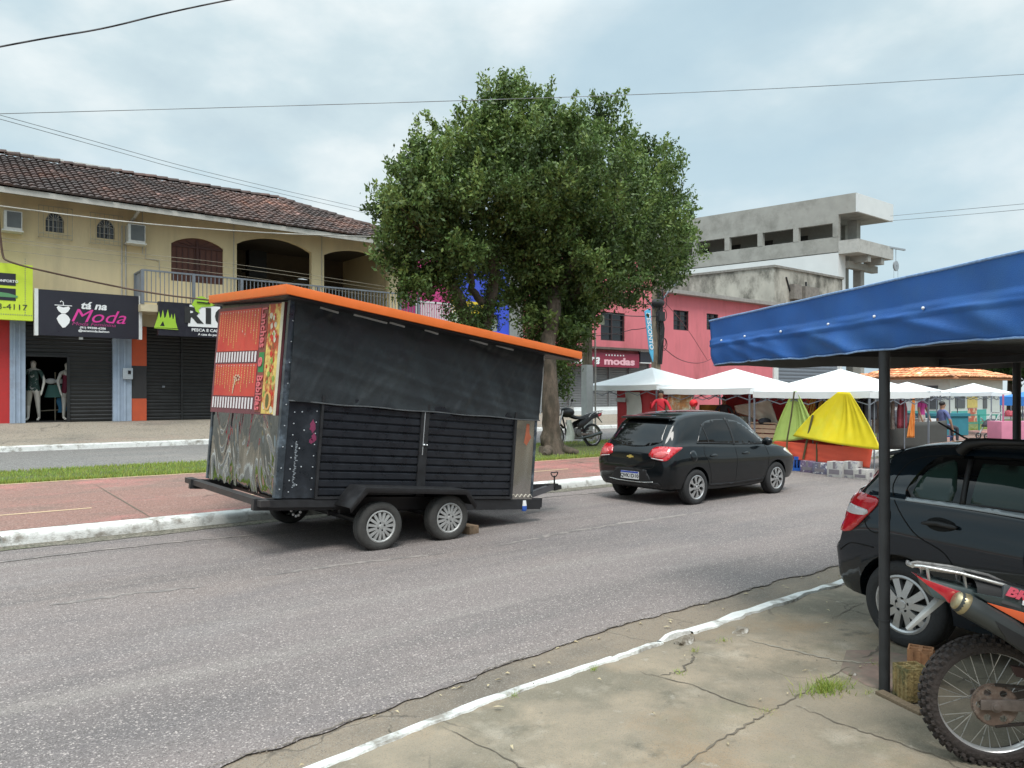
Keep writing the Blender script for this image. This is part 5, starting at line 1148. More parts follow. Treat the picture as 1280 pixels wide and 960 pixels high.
for (a, b) in ((.32, .55), (.75, 1.2), (1.24, 1.45), (2.45, 2.75), (2.9, 3.2), (1.75, 1.95)): mb.bar((a, -.052, hz(a)-.05), (b, -.052, hz(b)-.065), .02)
mb.bar((TL+.03, -.05, 1.2), (TL+.03, -.05, HF-.03), .012); mb.build('awning_track', mat('track_white', (.55, .56, .56), .5, var=.2), TR, world=True)
# fender over both wheels
def fend(name, sgn, yo, yi):
    mb = MB(); prof = [(3.85, .56), (4.06, .775), (5.50, .635), (5.63, .43)]; th = .012
    V = []
    for (x, z) in prof: V += [(x, yo, z), (x, yi, z)]
    k = len(prof); mb.add(V, [(2*i, 2*i+1, 2*i+3, 2*i+2) for i in range(k-1)])
    lip = [(x, yo, z) for x, z in prof]+[(x, yo, z-.06) for x, z in reversed(prof)]
    inner = [(3.87, .50), (4.09, .715), (5.46, .578), (5.60, .38)]
    V = [(x, yo, z) for x, z in prof]+[(x, yo, z) for x, z in inner]; mb.add(V, [(i, i+1, 5+i, 4+i) for i in range(3)])
    o = mb.build(name, frm, TR, world=True, smooth=10); md = o.modifiers.new('s', 'SOLIDIFY'); md.thickness = .014; return o
fend('fender', 1, 7.9, 8.42); fend('fender', -1, TY0+TW-.02, 10.75)
# wheels
def wheel(parent, c, r, wd, style, side=-1, m_t=rubber, m_r=alloy, name='wheel', rimk=.64):
    """axle along Y; side -1 shows its face to -Y"""
    W = MB(Matrix.Translation(c)); h = wd/2; rr = r*rimk
    W.lathe([(rr, -h*.80), (rr+.008, -h*.92), (r*.80, -h), (r*.93, -h*.93), (r*.985, -h*.76), (r, -h*.6), (r, -h*.34), (r-.007, -h*.32), (r-.007, -h*.28), (r, -h*.26), (r, h*.26), (r-.007, h*.28), (r-.007, h*.32), (r, h*.34), (r, h*.6), (r*.985, h*.76), (r*.93, h*.93), (r*.8, h), (rr, h*.8), (rr*.97, 0)], 56, 'Y', close=True)
    t = W.build(name, m_t, parent, world=True, smooth=50)
    s = side; Rm = MB(Matrix.Translation(c)); Rm.lathe([(rr-.002, s*h*.80), (rr+.006, s*h*.93), (rr-.008, s*h*.97), (rr*.90, s*h*.86), (rr*.88, s*h*.55), (rr*.86, -s*h*.5)], 48, 'Y')
    if style == 'fifteen':
        for k in range(15):
            a = 2*PI*k/15; c1, s1 = math.cos(a), math.sin(a); p = lambda r_, off, y: (r_*c1-off*s1, y, r_*s1+off*c1)
            Rm.add([p(rr*.3, -.014, s*h*.98), p(rr*.3, .014, s*h*.98), p(rr*.92, .017, s*h*.88), p(rr*.92, -.017, s*h*.88), p(rr*.3, -.014, s*h*.6), p(rr*.3, .014, s*h*.6), p(rr*.92, .017, s*h*.5), p(rr*.92, -.017, s*h*.5)], [(0, 1, 2, 3), (0, 3, 7, 4), (1, 5, 6, 2), (0, 4, 5, 1)])
    elif style == 'tenspoke':
        for k in range(5):
            for da in (-.2, .2):
                a = 2*PI*k/5+PI/2; b = a+da*1.55; w0, w1 = .021, .026
                p0 = Vector((rr*.26*math.cos(a+da*.9), rr*.26*math.sin(a+da*.9))); p1 = Vector((rr*.93*math.cos(b), rr*.93*math.sin(b))); n_ = Vector((-(p1-p0).y, (p1-p0).x)).normalized()
                q = [p0-n_*w0, p0+n_*w0, p1+n_*w1, p1-n_*w1]
                Rm.add([(v.x, s*h*(1.0 if i < 2 else .86), v.y) for i, v in enumerate(q)]+[(v.x, s*h*(.6 if i < 2 else .5), v.y) for i, v in enumerate(q)], [(0, 1, 2, 3), (0, 3, 7, 4), (1, 5, 6, 2), (0, 4, 5, 1)])
    else:   # blade hubcap with eight wide blades
        for k in range(8):
            a = 2*PI*k/8+.2
            P_ = lambda rad, ang: (rad*math.cos(ang), s*h*(.98-.12*rad/rr), rad*math.sin(ang))
            pts = [P_(rr*.25, a-.25), P_(rr*.6, a-.16), P_(rr*.93, a-.34), P_(rr*.95, a+.12), P_(rr*.6, a+.14), P_(rr*.25, a+.28)]
            back = [(x, y-s*.02, z) for x, y, z in pts]; Rm.add(pts+back, [(0, 1, 2, 3, 4, 5)]+[(i, (i+1) % 6, (i+1) % 6+6, i+6) for i in range(6)])
    Rm.lathe([(.0, s*h*1.0), (rr*.13, s*h*1.0), (rr*.15, s*h*.96), (rr*.34, s*h*.95), (rr*.36, s*h*.7)], 30, 'Y')
    Rm.build('rim', m_r, t, world=True, smooth=30)
    Dk = MB(Matrix.Translation(c)); Dk.lathe([(0, s*h*.46), (rr*.87, s*h*.45), (rr*.87, s*h*.40), (0, s*h*.40)], 32, 'Y'); Dk.build('brake', hole, t, world=True)
    Nt = MB(Matrix.Translation(c))
    for k in range(4 if style == 'fifteen' else 5): a = 2*PI*k/(4 if style == 'fifteen' else 5)+.3; Nt.lathe([(0, s*h*.99), (.011, s*h*.99), (.012, s*h*.9)], 8, 'Y'); n0 = len(Nt.v)-24; 
    for i, v in enumerate(Nt.v): k = i//24; a = 2*PI*k/(4 if style == 'fifteen' else 5)+.3; v.x += rr*.24*math.cos(a); v.z += rr*.24*math.sin(a)
    Nt.build('wheel_nut', hole, t, world=True)
    return t
for (x, y, s_) in ((4.29, 8.06, -1), (5.27, 8.08, -1), (4.2, 10.55, 1), (5.2, 10.55, 1)):
    wheel(TR, (x, y, .29), .29, .19, 'fifteen', s_, rubberw, alloyd)
mb = MB()
for x in (4.27, 5.25): mb.tube([(x, 8.1, .29), (x, 10.5, .29)], .035)
mb.bar((4.0, 8.5, .45), (5.6, 8.5, .36), .06, .08); mb.bar((4.0, 10.4, .45), (5.6, 10.4, .36), .06, .08); mb.build('axle', frm, TR, world=True)
mb = MB(); 
for k in range(5): a = R(200+k*32); mb.ball((3.68+.0, 9.05+.16*math.cos(a), .44+.1*math.sin(a)), .017, 8, 6)
mb.build('rim_light_dot', whitet, TR, world=True)  # white balls stand for light showing through the far wheel's rim holes
mb = MB(); mb.bar((3.9, 8.6, .40), (4.15, 8.6, .42), .03, .05); mb.tube([(3.65, 8.7, .56), (4.35, 8.7, .34)], .02); mb.build('brace', frm, TR, world=True)
# drawbar, coupler and jockey handle
mb = MB(); a1 = tp(3.75, .45, -.10); a2 = tp(3.75, TW-.6, -.10); tip = onY(690, 620, 8.95); tip.z = .40
mb.bar(a1, tip, .07, .09); mb.bar(a2, tip+Vector((0, .05, 0)), .07, .09); mb.build('drawbar', mat('drawbar_grey', (.11, .105, .11), .6, var=.25), TR, world=True)
mb = MB(); mb.bar(tip+Vector((-.12, 0, .02)), tip+Vector((.10, 0, .02)), .07, .05); mb.bar(tip+Vector((.02, 0, -.03)), tip+Vector((.16, 0, -.01)), .09, .06); mb.tube([tip+Vector((.05, 0, .02)), tip+Vector((.05, 0, .17))], .012)
c_ = tip+Vector((.05, 0, .20)); mb.tube([c_+Vector((.0+.07*math.cos(t*PI/8)*(1 if t else 1), 0, .035*math.sin(t*PI/8)+.015*math.cos(t*PI/4))) for t in range(17)], .009); mb.build('coupler', frm, TR, world=True)
mb = MB(); q = onY(655, 632, 8.33); mb.M = Matrix.Translation((q.x, q.y, q.z)); mb.lathe([(.0, .075), (.028, .075), (.04, .0), (.04, -.01)], 14); cp = mb.build('hanging_cup', whitet, TR, world=True)
mb = MB(Matrix.Translation((q.x, q.y, q.z))); mb.lathe([(.041, .0), (.042, -.05), (.03, -.075), (0, -.075)], 14); mb.build('cup_base', mat('cup_blue', (.05, .15, .6), .4), cp, world=True)
# timber block wedged against the front wheel
mb = MB(); q = onZ(590, 668, 0.); mb.box((q.x-.02, q.y+.05, .06), (.17, .22, .12), rz=.15); mb.build('wheel_chock', mat('old_timber', (.20, .135, .085), .9, var=.3, scale=9), None, label='brown timber block wedged against the trailer wheel', cat='chock', bevel=.008)
# ================================================================ cars
paint = mat('black_car_paint', (.004, .006, .0075), .45, var=.0, coat=.75, spec=.08)
paint2 = mat('blue_black_car_paint', (.003, .009, .015), .45, var=.0, coat=1., spec=.08)
trimb = mat('black_trim', (.012, .012, .013), .5, var=.1)
tint = mat('tinted_glass', (.004, .0045, .005), .04, var=0, spec=.45)
tintg = mat('tinted_glass_green', (.022, .045, .038), .04, var=0, spec=.45)
redl = mat('tail_light_red', (.50, .010, .018), .14, var=.2, scale=9, coat=1., emit=.04)
whl = mat('tail_light_clear', (.65, .62, .62), .2, var=.05, coat=1.)
seamm = mat('panel_gap', (.002, .002, .002), .9, var=0)
silver = mat('silver_badge', (.62, .62, .60), .25, metal=.8, var=0)
goldb = mat('gold_badge', (.75, .58, .16), .35, metal=.5, var=0)
def catmull(tab, x):
    ks = [r[0] for r in tab]; n = len(ks)
    if x <= ks[0]: return tab[0][1:]
    if x >= ks[-1]: return tab[-1][1:]
    i = max(k for k in range(n-1) if ks[k] <= x); t = (x-ks[i])/(ks[i+1]-ks[i]); out = []
    for j in range(1, len(tab[0])):
        p0, p1, p2, p3 = tab[max(i-1, 0)][j], tab[i][j], tab[i+1][j], tab[min(i+2, n-1)][j]
        h = ks[i+1]-ks[i]; m1 = (p2-p0)/max(1e-6, (ks[i+1]-ks[max(i-1, 0)]))*h; m2 = (p3-p1)/max(1e-6, (ks[min(i+2, n-1)]-ks[i]))*h
        if i == 0: m1 = p2-p1
        if i+2 >= n: m2 = p2-p1
        lim = 3*abs(p2-p1); m1 = max(-lim, min(lim, m1)); m2 = max(-lim, min(lim, m2))
        out.append((2*t**3-3*t*t+1)*p1+(t**3-2*t*t+t)*m1+(-2*t**3+3*t*t)*p2+(t**3-t*t)*m2)
    return out
def make_body(tab, L, wells, rw, nx=90):
    """tab rows: x, zb, wb, zm, wm, zs, ws, zr, wr ; right side is -Y"""
    xs = sorted(set([0, .012, .03, .06]+[.09+(L-.18)*i/nx for i in range(nx+1)]+[L-.06, L-.03, L-.012, L]))
    rows = []; 
    for x in xs:
        zb, wb, zm, wm, zs, ws, zr, wr = catmull(tab, x)
        e = min(x, L-x); k = 1.
        if e < .09: k = 1-.045*(1-e/.09)**2
        ctl = [(0, zb), (wb*.5, zb), (wb*.9, zb), (wb, zb+.03), (wb+(wm-wb)*.72, zb+(zm-zb)*.45), (wm, zm), (wm+.012, zm+(zs-zm)*.40), (wm+.002, zm+(zs-zm)*.52), (ws, zs-.03), (ws-.012, zs), (ws-.028, zs+.012)]
        # glasshouse
        gw = lambda t: (ws-.028)+(wr-(ws-.028))*t+.018*math.sin(PI*t)
        hgt = max(zr-zs, .02)
        for t in (.25, .5, .75, .9): ctl.append((gw(t), zs+.012+(hgt-.07 if hgt > .12 else hgt*.5)*t))
        ztop = zr-(.058 if hgt > .12 else hgt*.25)
        ctl += [(wr, ztop), (wr*.975, zr-(.03 if hgt > .12 else hgt*.12)), (wr*.90, zr-(.008 if hgt > .12 else .0)), (wr*.6, zr+.012), (wr*.3, zr+.02), (0, zr+.024)]
        rows.append([(x, -y*k, z) for (y, z) in ctl])
    n = len(rows[0]); V = []; 
    for r_ in rows: V += r_
    F = [(i*n+j, i*n+j+1, (i+1)*n+j+1, (i+1)*n+j) for i in range(len(rows)-1) for j in range(n-1)]
    # mirror to the left
    m0 = len(V); V += [(x, -y, z) for (x, y, z) in V]
    F += [tuple(m0+i for i in reversed(f)) for f in F]
    for (i, s) in ((0, 1), (len(rows)-1, -1)):
        ring = [i*n+j for j in range(n)]+[m0+i*n+j for j in range(n-2, 0, -1)]
        F.append(tuple(ring))
    me = bpy.data.meshes.new('b'); me.from_pydata(V, [], F); bm = bmesh.new(); bm.from_mesh(me)
    bmesh.ops.remove_doubles(bm, verts=bm.verts, dist=1e-4); bmesh.ops.recalc_face_normals(bm, faces=bm.faces); bm.to_mesh(me); bm.free()
    o = bpy.data.objects.new('tmp', me); COL.objects.link(o)
    dg = bpy.context.evaluated_depsgraph_get(); full = me.copy()
    bvh = BVHTree.FromPolygons([v.co[:] for v in full.vertices], [p.vertices[:] for p in full.polygons])
    cuts = []
    for (wx, sy) in wells:
        c = MB(Matrix.Translation((wx, sy*.9, .30)))
        c.lathe([(0, -.34), (rw, -.34), (rw, .34), (0, .34)], 40, 'Y'); co_ = c.build('cut', paint); cuts.append(co_)
        co_.modifiers
        b = o.modifiers.new('b', 'BOOLEAN'); b.operation = 'DIFFERENCE'; b.object = co_; b.solver = 'EXACT'
    dg = bpy.context.evaluated_depsgraph_get(); me2 = bpy.data.meshes.new_from_object(o.evaluated_get(dg))
    for c in cuts: bpy.data.objects.remove(c)
    bpy.data.objects.remove(o)
    return me2, bvh
def project(bvh, outline, O, D, U, Vv, off=.004, step=.045, smoothn=True):
    """drape a 2D outline onto the body along D; returns (verts, faces)"""
    O, D, U, Vv = Vector(O), Vector(D).normalized(), Vector(U), Vector(Vv)
    pts = []; k = len(outline)
    for i in range(k):
        a, b = Vector(outline[i]), Vector(outline[(i+1) % k]); m = max(1, int((b-a).length/step)); pts += [a.lerp(b, t/m) for t in range(m)]
    ed = [(i, (i+1) % len(pts)) for i in range(len(pts))]
    xs = [p[0] for p in pts]; ys = [p[1] for p in pts]; inner = []
    def ins(p, m=.35*step):
        c = False; n = len(pts)
        for i in range(n):
            x1, y1 = pts[i]; x2, y2 = pts[(i+1) % n]
            if (y1 > p[1]) != (y2 > p[1]) and p[0] < (x2-x1)*(p[1]-y1)/(y2-y1)+x1: c = not c
        return c
    x = min(xs)+step/2
    while x < max(xs):
        y = min(ys)+step/2
        while y < max(ys):
            p = Vector((x, y))
            if ins(p) and min((p-q).length for q in pts) > step*.4: inner.append(p)
            y += step
        x += step
    vs, es, fs, *_ = delaunay_2d_cdt(pts+inner, ed, [], 0, 1e-6)
    keep = [f for f in fs if ins(sum((vs[i] for i in f), Vector((0, 0)))/len(f))]
    V3 = []; last = None
    for p in vs:
        o_ = O+U*p[0]+Vv*p[1]-D*6; h, n, i, d = bvh.ray_cast(o_, D)
        if h is None: h = (last if last is not None else O+U*p[0]+Vv*p[1]); n = -D; 
        else:
            if n.dot(D) > 0: n = -n
        last = h; V3.append(h+n*off)
    return V3, keep
def decal(car, bvh, name, outline, m, view='side', off=.004, step=.045, parent=None, label=None, th=.006, O=(0, 0, 0), D=None, U=None, V=None):
    if D is None:
        D, U, V = {'side': ((0, 1, 0), (1, 0, 0), (0, 0, 1)), 'left': ((0, -1, 0), (1, 0, 0), (0, 0, 1)), 'rear': ((1, 0, 0), (0, 1, 0), (0, 0, 1)), 'front': ((-1, 0, 0), (0, 1, 0), (0, 0, 1)), 'top': ((0, 0, -1), (1, 0, 0), (0, 1, 0))}[view]
    vs, fs = project(bvh, outline, O, D, U, V, off, step)
    mb = MB(); mb.add(vs, fs); o = mb.build(name, m, parent or car, smooth=60, label=label, weld=False)
    md = o.modifiers.new('s', 'SOLIDIFY'); md.thickness = th; md.offset = -1; return o
def strip(path, w):
    P = [Vector(p) for p in path]; L_ = []; R_ = []
    for i, p in enumerate(P):
        t = (P[min(i+1, len(P)-1)]-P[max(i-1, 0)]).normalized(); n = Vector((-t.y, t.x)); L_.append(p+n*w/2); R_.append(p-n*w/2)
    return [tuple(p) for p in L_+R_[::-1]]
def smooth_path(pts, n=5, closed=False):
    P = [Vector(p) for p in pts]; k = len(P); out = []
    rngk = range(k) if closed else range(k-1)
    for i in rngk:
        p0, p1, p2, p3 = (P[(i-1) % k], P[i], P[(i+1) % k], P[(i+2) % k]) if closed else (P[max(i-1, 0)], P[i], P[i+1], P[min(i+2, k-1)])
        for j in range(n):
            t = j/n; out.append(tuple(.5*((2*p1)+(-p0+p2)*t+(2*p0-5*p1+4*p2-p3)*t*t+(-p0+3*p1-3*p2+p3)*t**3)))
    if not closed: out.append(tuple(P[-1]))
    return out
def add_mesh(me, name, m, parent, smooth=40):
    me.materials.clear(); me.materials.append(m); me.polygons.foreach_set('use_smooth', [True]*len(me.polygons)); me.set_sharp_from_angle(angle=R(smooth))
    o = bpy.data.objects.new(name, me); COL.objects.link(o); o.parent = parent; return o

# ---- hatchback parked in the road (rear three-quarter view)
L1 = 3.82; RX, FX_ = .70, 3.03
tab1 = [ # x,  zb,  wb,  zm,  wm,  zs,  ws,  zr,   wr
 (.00, .36, .62, .55, .72, .80, .66, .845, .55), (.05, .30, .70, .55, .80, .86, .74, .93, .60), (.14, .28, .76, .58, .845, .95, .76, 1.03, .62), (.22, .27, .79, .60, .855, .985, .775, 1.14, .625),
 (.42, .26, .80, .62, .86, 1.00, .80, 1.375, .61), (.62, .25, .80, .62, .86, 1.00, .815, 1.475, .60), (.95, .22, .80, .62, .86, .985, .825, 1.525, .60), (1.5, .20, .79, .60, .855, .955, .83, 1.545, .61),
 (2.0, .20, .79, .60, .855, .935, .83, 1.52, .60), (2.35, .20, .79, .60, .855, .92, .825, 1.43, .58), (2.75, .22, .79, .60, .86, .905, .815, 1.17, .60), (3.0, .23, .79, .60, .86, .89, .80, 1.00, .64),
 (3.3, .24, .78, .60, .85, .86, .78, .925, .62), (3.6, .25, .74, .58, .81, .80, .72, .86, .56), (3.76, .27, .66, .54, .74, .70, .62, .76, .48), (3.82, .32, .56, .50, .62, .62, .52, .66, .40)]
car1 = empty('hatchback_car', (9.50, 8.86, 0), label='black hatchback with red tail lights parked in the road beside the median kerb', cat='car')
me, bv = make_body(tab1, L1, [(RX, -1), (RX, 1), (FX_, -1), (FX_, 1)], .345)
add_mesh(me, 'body', paint, car1)
for wx in (RX, FX_):
    for s in (-1, 1): wheel(car1, (9.50+wx, 8.86+s*.76, .30), .30, .19, 'blade', s, rubber, alloy, rimk=.66)
sideg = smooth_path([(.80, 1.045), (.88, 1.16), (.99, 1.28), (1.12, 1.37), (1.35, 1.41), (1.75, 1.41), (2.1, 1.36), (2.42, 1.22), (2.72, 1.02), (2.78, .97)], 4)+smooth_path([(2.5, .97), (1.8, .995), (1.1, 1.03)], 3)
for v in ('side', 'left'):
    decal(car1, bv, 'side_window', sideg, tint, v, .003)
    for (p, w_) in (([(1.74, 1.44), (1.78, 1.2), (1.80, .97)], .055), ([(1.03, 1.34), (1.06, 1.2), (1.09, 1.02)], .026)): decal(car1, bv, 'window_pillar', strip(p, w_), trimb, v, .007)
    decal(car1, bv, 'window_trim', strip(smooth_path([(.78, 1.035), (1.1, 1.022), (1.8, .987), (2.5, .96), (2.82, .955)], 6), .018), trimb, v, .008)
    for p in ([(1.78, .96), (1.80, .7), (1.79, .35), (1.74, .28)], [(2.72, .93), (2.75, .75), (2.74, .5), (2.62, .3)], [(.94, .99), (.90, .85), (1.0, .70), (1.08, .5), (1.12, .30)], [(1.12, .285), (1.8, .27), (2.62, .285)]):
        decal(car1, bv, 'panel_gap', strip(smooth_path(p, 5), .008), seamm, v, .0025, .03)
    for x in (1.05, 1.98): decal(car1, bv, 'door_handle', smooth_path([(x, .815), (x+.08, .835), (x+.16, .825), (x+.16, .80), (x+.08, .79), (x, .80)], 3, True), paint, v, .022, .03, th=.02)
    decal(car1, bv, 'sill_trim', strip(smooth_path([(1.08, .315), (1.8, .30), (2.66, .32)], 5), .03), trimb, v, .006)
    decal(car1, bv, 'fuel_flap', smooth_path([(.55, .90), (.66, .91), (.69, .82), (.66, .74), (.56, .75), (.53, .82)], 3, True), paint, v, .003, .04) if v == 'side' else None
rg = smooth_path([(-.56, 1.06), (-.50, 1.26), (-.46, 1.42), (-.3, 1.455), (0, 1.465), (.3, 1.455), (.46, 1.42), (.50, 1.26), (.56, 1.06)], 3)+smooth_path([(.40, 1.0), (.2, .975), (0, .965), (-.2, .975), (-.40, 1.0)], 2)
decal(car1, bv, 'rear_window', rg, tint, 'rear', .005, .06)
decal(car1, bv, 'panel_gap', strip(smooth_path([(-.60, 1.02), (-.585, .9), (-.54, .72), (-.48, .635), (-.2, .615), (0, .61), (.2, .615), (.48, .635), (.54, .72), (.585, .9), (.60, 1.02)], 4), .01), seamm, 'rear', .003, .03)
decal(car1, bv, 'plate_recess', smooth_path([(-.46, .40), (-.36, .56), (-.30, .60), (.30, .60), (.36, .56), (.46, .40), (.36, .365), (-.36, .365)], 2, True), trimb, 'rear', .003, .05)
decal(car1, bv, 'lower_bumper', smooth_path([(-.60, .40), (-.3, .355), (.3, .355), (.60, .40), (.62, .31), (.3, .285), (-.3, .285), (-.62, .31)], 2, True), trimb, 'rear', .006, .06)
decal(car1, bv, 'bumper_crease', strip([(-.5, .405), (-.3, .385), (0, .38), (.3, .385), (.5, .405)], .012), silver, 'rear', .004, .03)
for s in (-1, 1):
    Dg = Vector((1, -s*.75, 0)).normalized(); Ug = Vector((-s*.6, -.8, 0)).normalized()*1.; Ug = Vector((Dg.y, -Dg.x, 0)) 
    if Ug.y*s < 0: Ug = -Ug
    # u grows outwards
    Oc = Vector((.1, s*.60, 0))
    o_ = smooth_path([(-.19, .825), (-.20, .86), (-.13, .955), (.0, .985), (.22, .98), (.33, .965), (.20, .86), (.11, .775), (.02, .76), (-.1, .79)], 3, True)
    tl = decal(car1, bv, 'tail_light', o_, redl, O=Oc, D=Dg, U=Ug, V=(0, 0, 1), off=.012, step=.04, th=.015)
    decal(car1, bv, 'light_insert', smooth_path([(-.13, .83), (-.07, .90), (.12, .91), (.02, .81)], 2, True), mat('tail_light_pink', (.60, .10, .10), .2, coat=1., var=.1), O=Oc, D=Dg, U=Ug, V=(0, 0, 1), off=.0145, step=.03, th=.003, parent=tl)
    decal(car1, bv, 'light_insert', strip([(-.16, .80), (-.05, .785), (.04, .775)], .014), whl, O=Oc, D=Dg, U=Ug, V=(0, 0, 1), off=.0145, step=.03, th=.003, parent=tl)
mb = MB(); mb.M = Matrix.Translation((9.5, 8.86, 0)); h_ = bv.ray_cast(Vector((-5, 0, .485)), Vector((1, 0, 0)))[0]; hx = h_.x
mb.span(hx-.022, hx-.006, -.20, .20, .425, .55); pl_ = mb.build('number_plate', mat('plate_white', (.72, .73, .74), .4, var=.03), car1, world=True)
mb = MB(Matrix.Translation((9.5, 8.86, 0))); mb.span(hx-.025, hx-.0225, -.20, .20, .525, .55); mb.build('plate_band', mat('plate_blue', (.02, .06, .4), .4), pl_, world=True)
text('QVK1D10', .085, darkt, pl_, frame((9.5+hx-.024, 8.86, .475), (0, -1, 0), (0, 0, 1)), sx=1.12, bold=.002, extrude=.001)
h_ = bv.ray_cast(Vector((-5, 0, .80)), Vector((1, 0, 0)))[0]
mb = MB(Matrix.Translation((9.5+h_.x-.01, 8.86, .80))); 
mb.poly([(-.075, -.012), (-.028, -.012), (-.02, -.026), (.03, -.026), (.025, -.012), (.075, -.010), (.062, .014), (.02, .014), (.012, .028), (-.035, .028), (-.028, .014), (-.068, .012)], [], lambda x, z: (0, x, z), (.012, 0, 0)); mb.build('emblem', goldb, car1, world=True)
mb = MB(Matrix.Translation((9.5, 8.86, 0)))
hh = bv.ray_cast(Vector((-5, .12, 1.03)), Vector((1, 0, 0)))[0]; h2 = bv.ray_cast(Vector((-5, .42, 1.07)), Vector((1, 0, 0)))[0]
mb.tube([hh+Vector((-.02, 0, -.02)), h2+Vector((-.03, 0, 0))], .01); mb.box(hh+Vector((-.02, -.02, -.03)), (.05, .07, .04)); mb.build('rear_wiper', trimb, car1, world=True)
# spoiler lip
mb = MB(Matrix.Translation((9.5, 8.86, 0))); mb.grid(16, 3, lambda s, t: (.50-.12*(1-t)-.03*math.cos((s-.5)*3), -.57+1.14*s, 1.455+.025*t+.012*math.cos((s-.5)*3))); o = mb.build('spoiler', paint, car1, world=True, smooth=60); md = o.modifiers.new('s', 'SOLIDIFY'); md.thickness = .03
# mirrors, bumper side trim
for s in (-1, 1):
    mb = MB(Matrix.Translation((9.5, 8.86, 0))); mb.ball((2.60, s*.93, 1.0), (.065, .10, .075), 14, 10); mb.bar((2.62, s*.83, .96), (2.60, s*.92, .97), .05, .04); mb.build('side_mirror', paint, car1, world=True, smooth=60)
    decal(car1, bv, 'headlight', smooth_path([(3.35, .80), (3.5, .84), (3.7, .76), (3.72, .68), (3.55, .70)], 3, True), whl, 'side' if s < 0 else 'left', .006)
decal(car1, bv, 'windscreen', [(-.52, 1.05), (-.46, 1.42), (.46, 1.42), (.52, 1.05)], tint, 'front', .005, .07)
mb = MB(Matrix.Translation((9.5, 8.86, 0))); mb.tube([(.95, 0, 1.55), (.90, 0, 1.57), (.72, 0, 1.66)], .006); mb.build('antenna', trimb, car1, world=True)
mb = MB(Matrix.Translation((9.5, 8.86, 0))); mb.span(.3, 3.5, -.62, .62, .24, .5); mb.build('underbody', hole, car1, world=True)

# ---- tall hatchback parked on the pavement under the awning (side view)
dxy = Vector((*cam2w(-.483, .876), 0)).normalized()          # towards its tail
wc = onZ(1131.7, 803, .075); yaw2 = math.atan2(-dxy.y, -dxy.x)
L2 = 3.84; RX2, FX2 = .60, 3.06; SD = .80
fwd = Vector((math.cos(yaw2), math.sin(yaw2), 0)); lft = Vector((-fwd.y, fwd.x, 0))
org = wc-fwd*(RX2-.05)+lft*(SD-.10); org.z = .072
car2 = empty('hatchback_car', org, yaw2, label='tall black hatchback with silver alloy wheels parked under the blue awning', cat='car')
tab2 = [
 (.00, .34, .60, .50, .70, .62, .68, .68, .60), (.05, .28, .70, .55, .79, .68, .76, .72, .64), (.10, .27, .73, .58, .81, .72, .75, .80, .66), (.125, .27, .74, .60, .82, .90, .75, 1.0, .64), (.16, .26, .75, .60, .825, .93, .755, 1.06, .62), (.24, .26, .77, .62, .835, .96, .785, 1.20, .63),
 (.36, .25, .78, .64, .84, .985, .80, 1.38, .615), (.50, .24, .78, .64, .84, .99, .81, 1.465, .61), (.75, .22, .78, .62, .84, .985, .815, 1.50, .615), (1.3, .20, .78, .60, .84, .965, .82, 1.525, .62),
 (1.9, .20, .78, .60, .84, .945, .82, 1.52, .62), (2.3, .20, .78, .60, .84, .93, .815, 1.45, .60), (2.7, .22, .78, .60, .84, .915, .805, 1.22, .61), (3.0, .23, .78, .60, .84, .90, .79, 1.03, .64),
 (3.3, .24, .77, .60, .84, .87, .77, .95, .62), (3.6, .25, .73, .58, .80, .80, .71, .87, .56), (3.78, .27, .65, .54, .73, .70, .61, .76, .48), (3.84, .32, .55, .50, .61, .62, .51, .66, .40)]
def zm2(z): return z if z < .6 else (.6+(z-.6)*1.162 if z < .97 else 1.03+(z-.97)*.74)
tab2 = [tuple((zm2(v) if i in (1, 3, 5, 7) else v) for i, v in enumerate(r_)) for r_ in tab2]
me, bv2 = make_body(tab2, L2, [(RX2, -1), (RX2, 1), (FX2, -1), (FX2, 1)], .35)
add_mesh(me, 'body', paint2, car2)
Rz = Matrix.Translation(org) @ Matrix.Rotation(yaw2, 4, 'Z')
def wheel_local(parent, c, *a, **k):
    """wheel() works in world axes: build at origin frame then re-parent in the car frame"""
    t = wheel(None_, c, *a, **k); t.parent = parent; return t
class _N: pass
None_ = empty('tmp', (0, 0, 0))
for wx in (RX2, FX2):
    for s in (-1, 1): wheel_local(car2, (wx, s*(SD-.08), .30), .303, .195, 'tenspoke', s, rubber, alloy, rimk=.66)
def dec2(name, outline, *a_, **k_): return decal(car2, bv2, name, [(p[0], zm2(p[1]) if k_.get('D') is not None or (a_[1:2] != ('top',)) else p[1]) for p in outline], *a_, **k_)
gl = smooth_path([(.62, .995), (.60, 1.06), (.64, 1.20), (.72, 1.35), (.82, 1.405), (1.2, 1.425), (1.7, 1.42), (2.1, 1.38), (2.4, 1.25), (2.72, 1.03), (2.76, .955)], 4)+smooth_path([(2.5, .945), (1.8, .965), (1.1, .985)], 3)
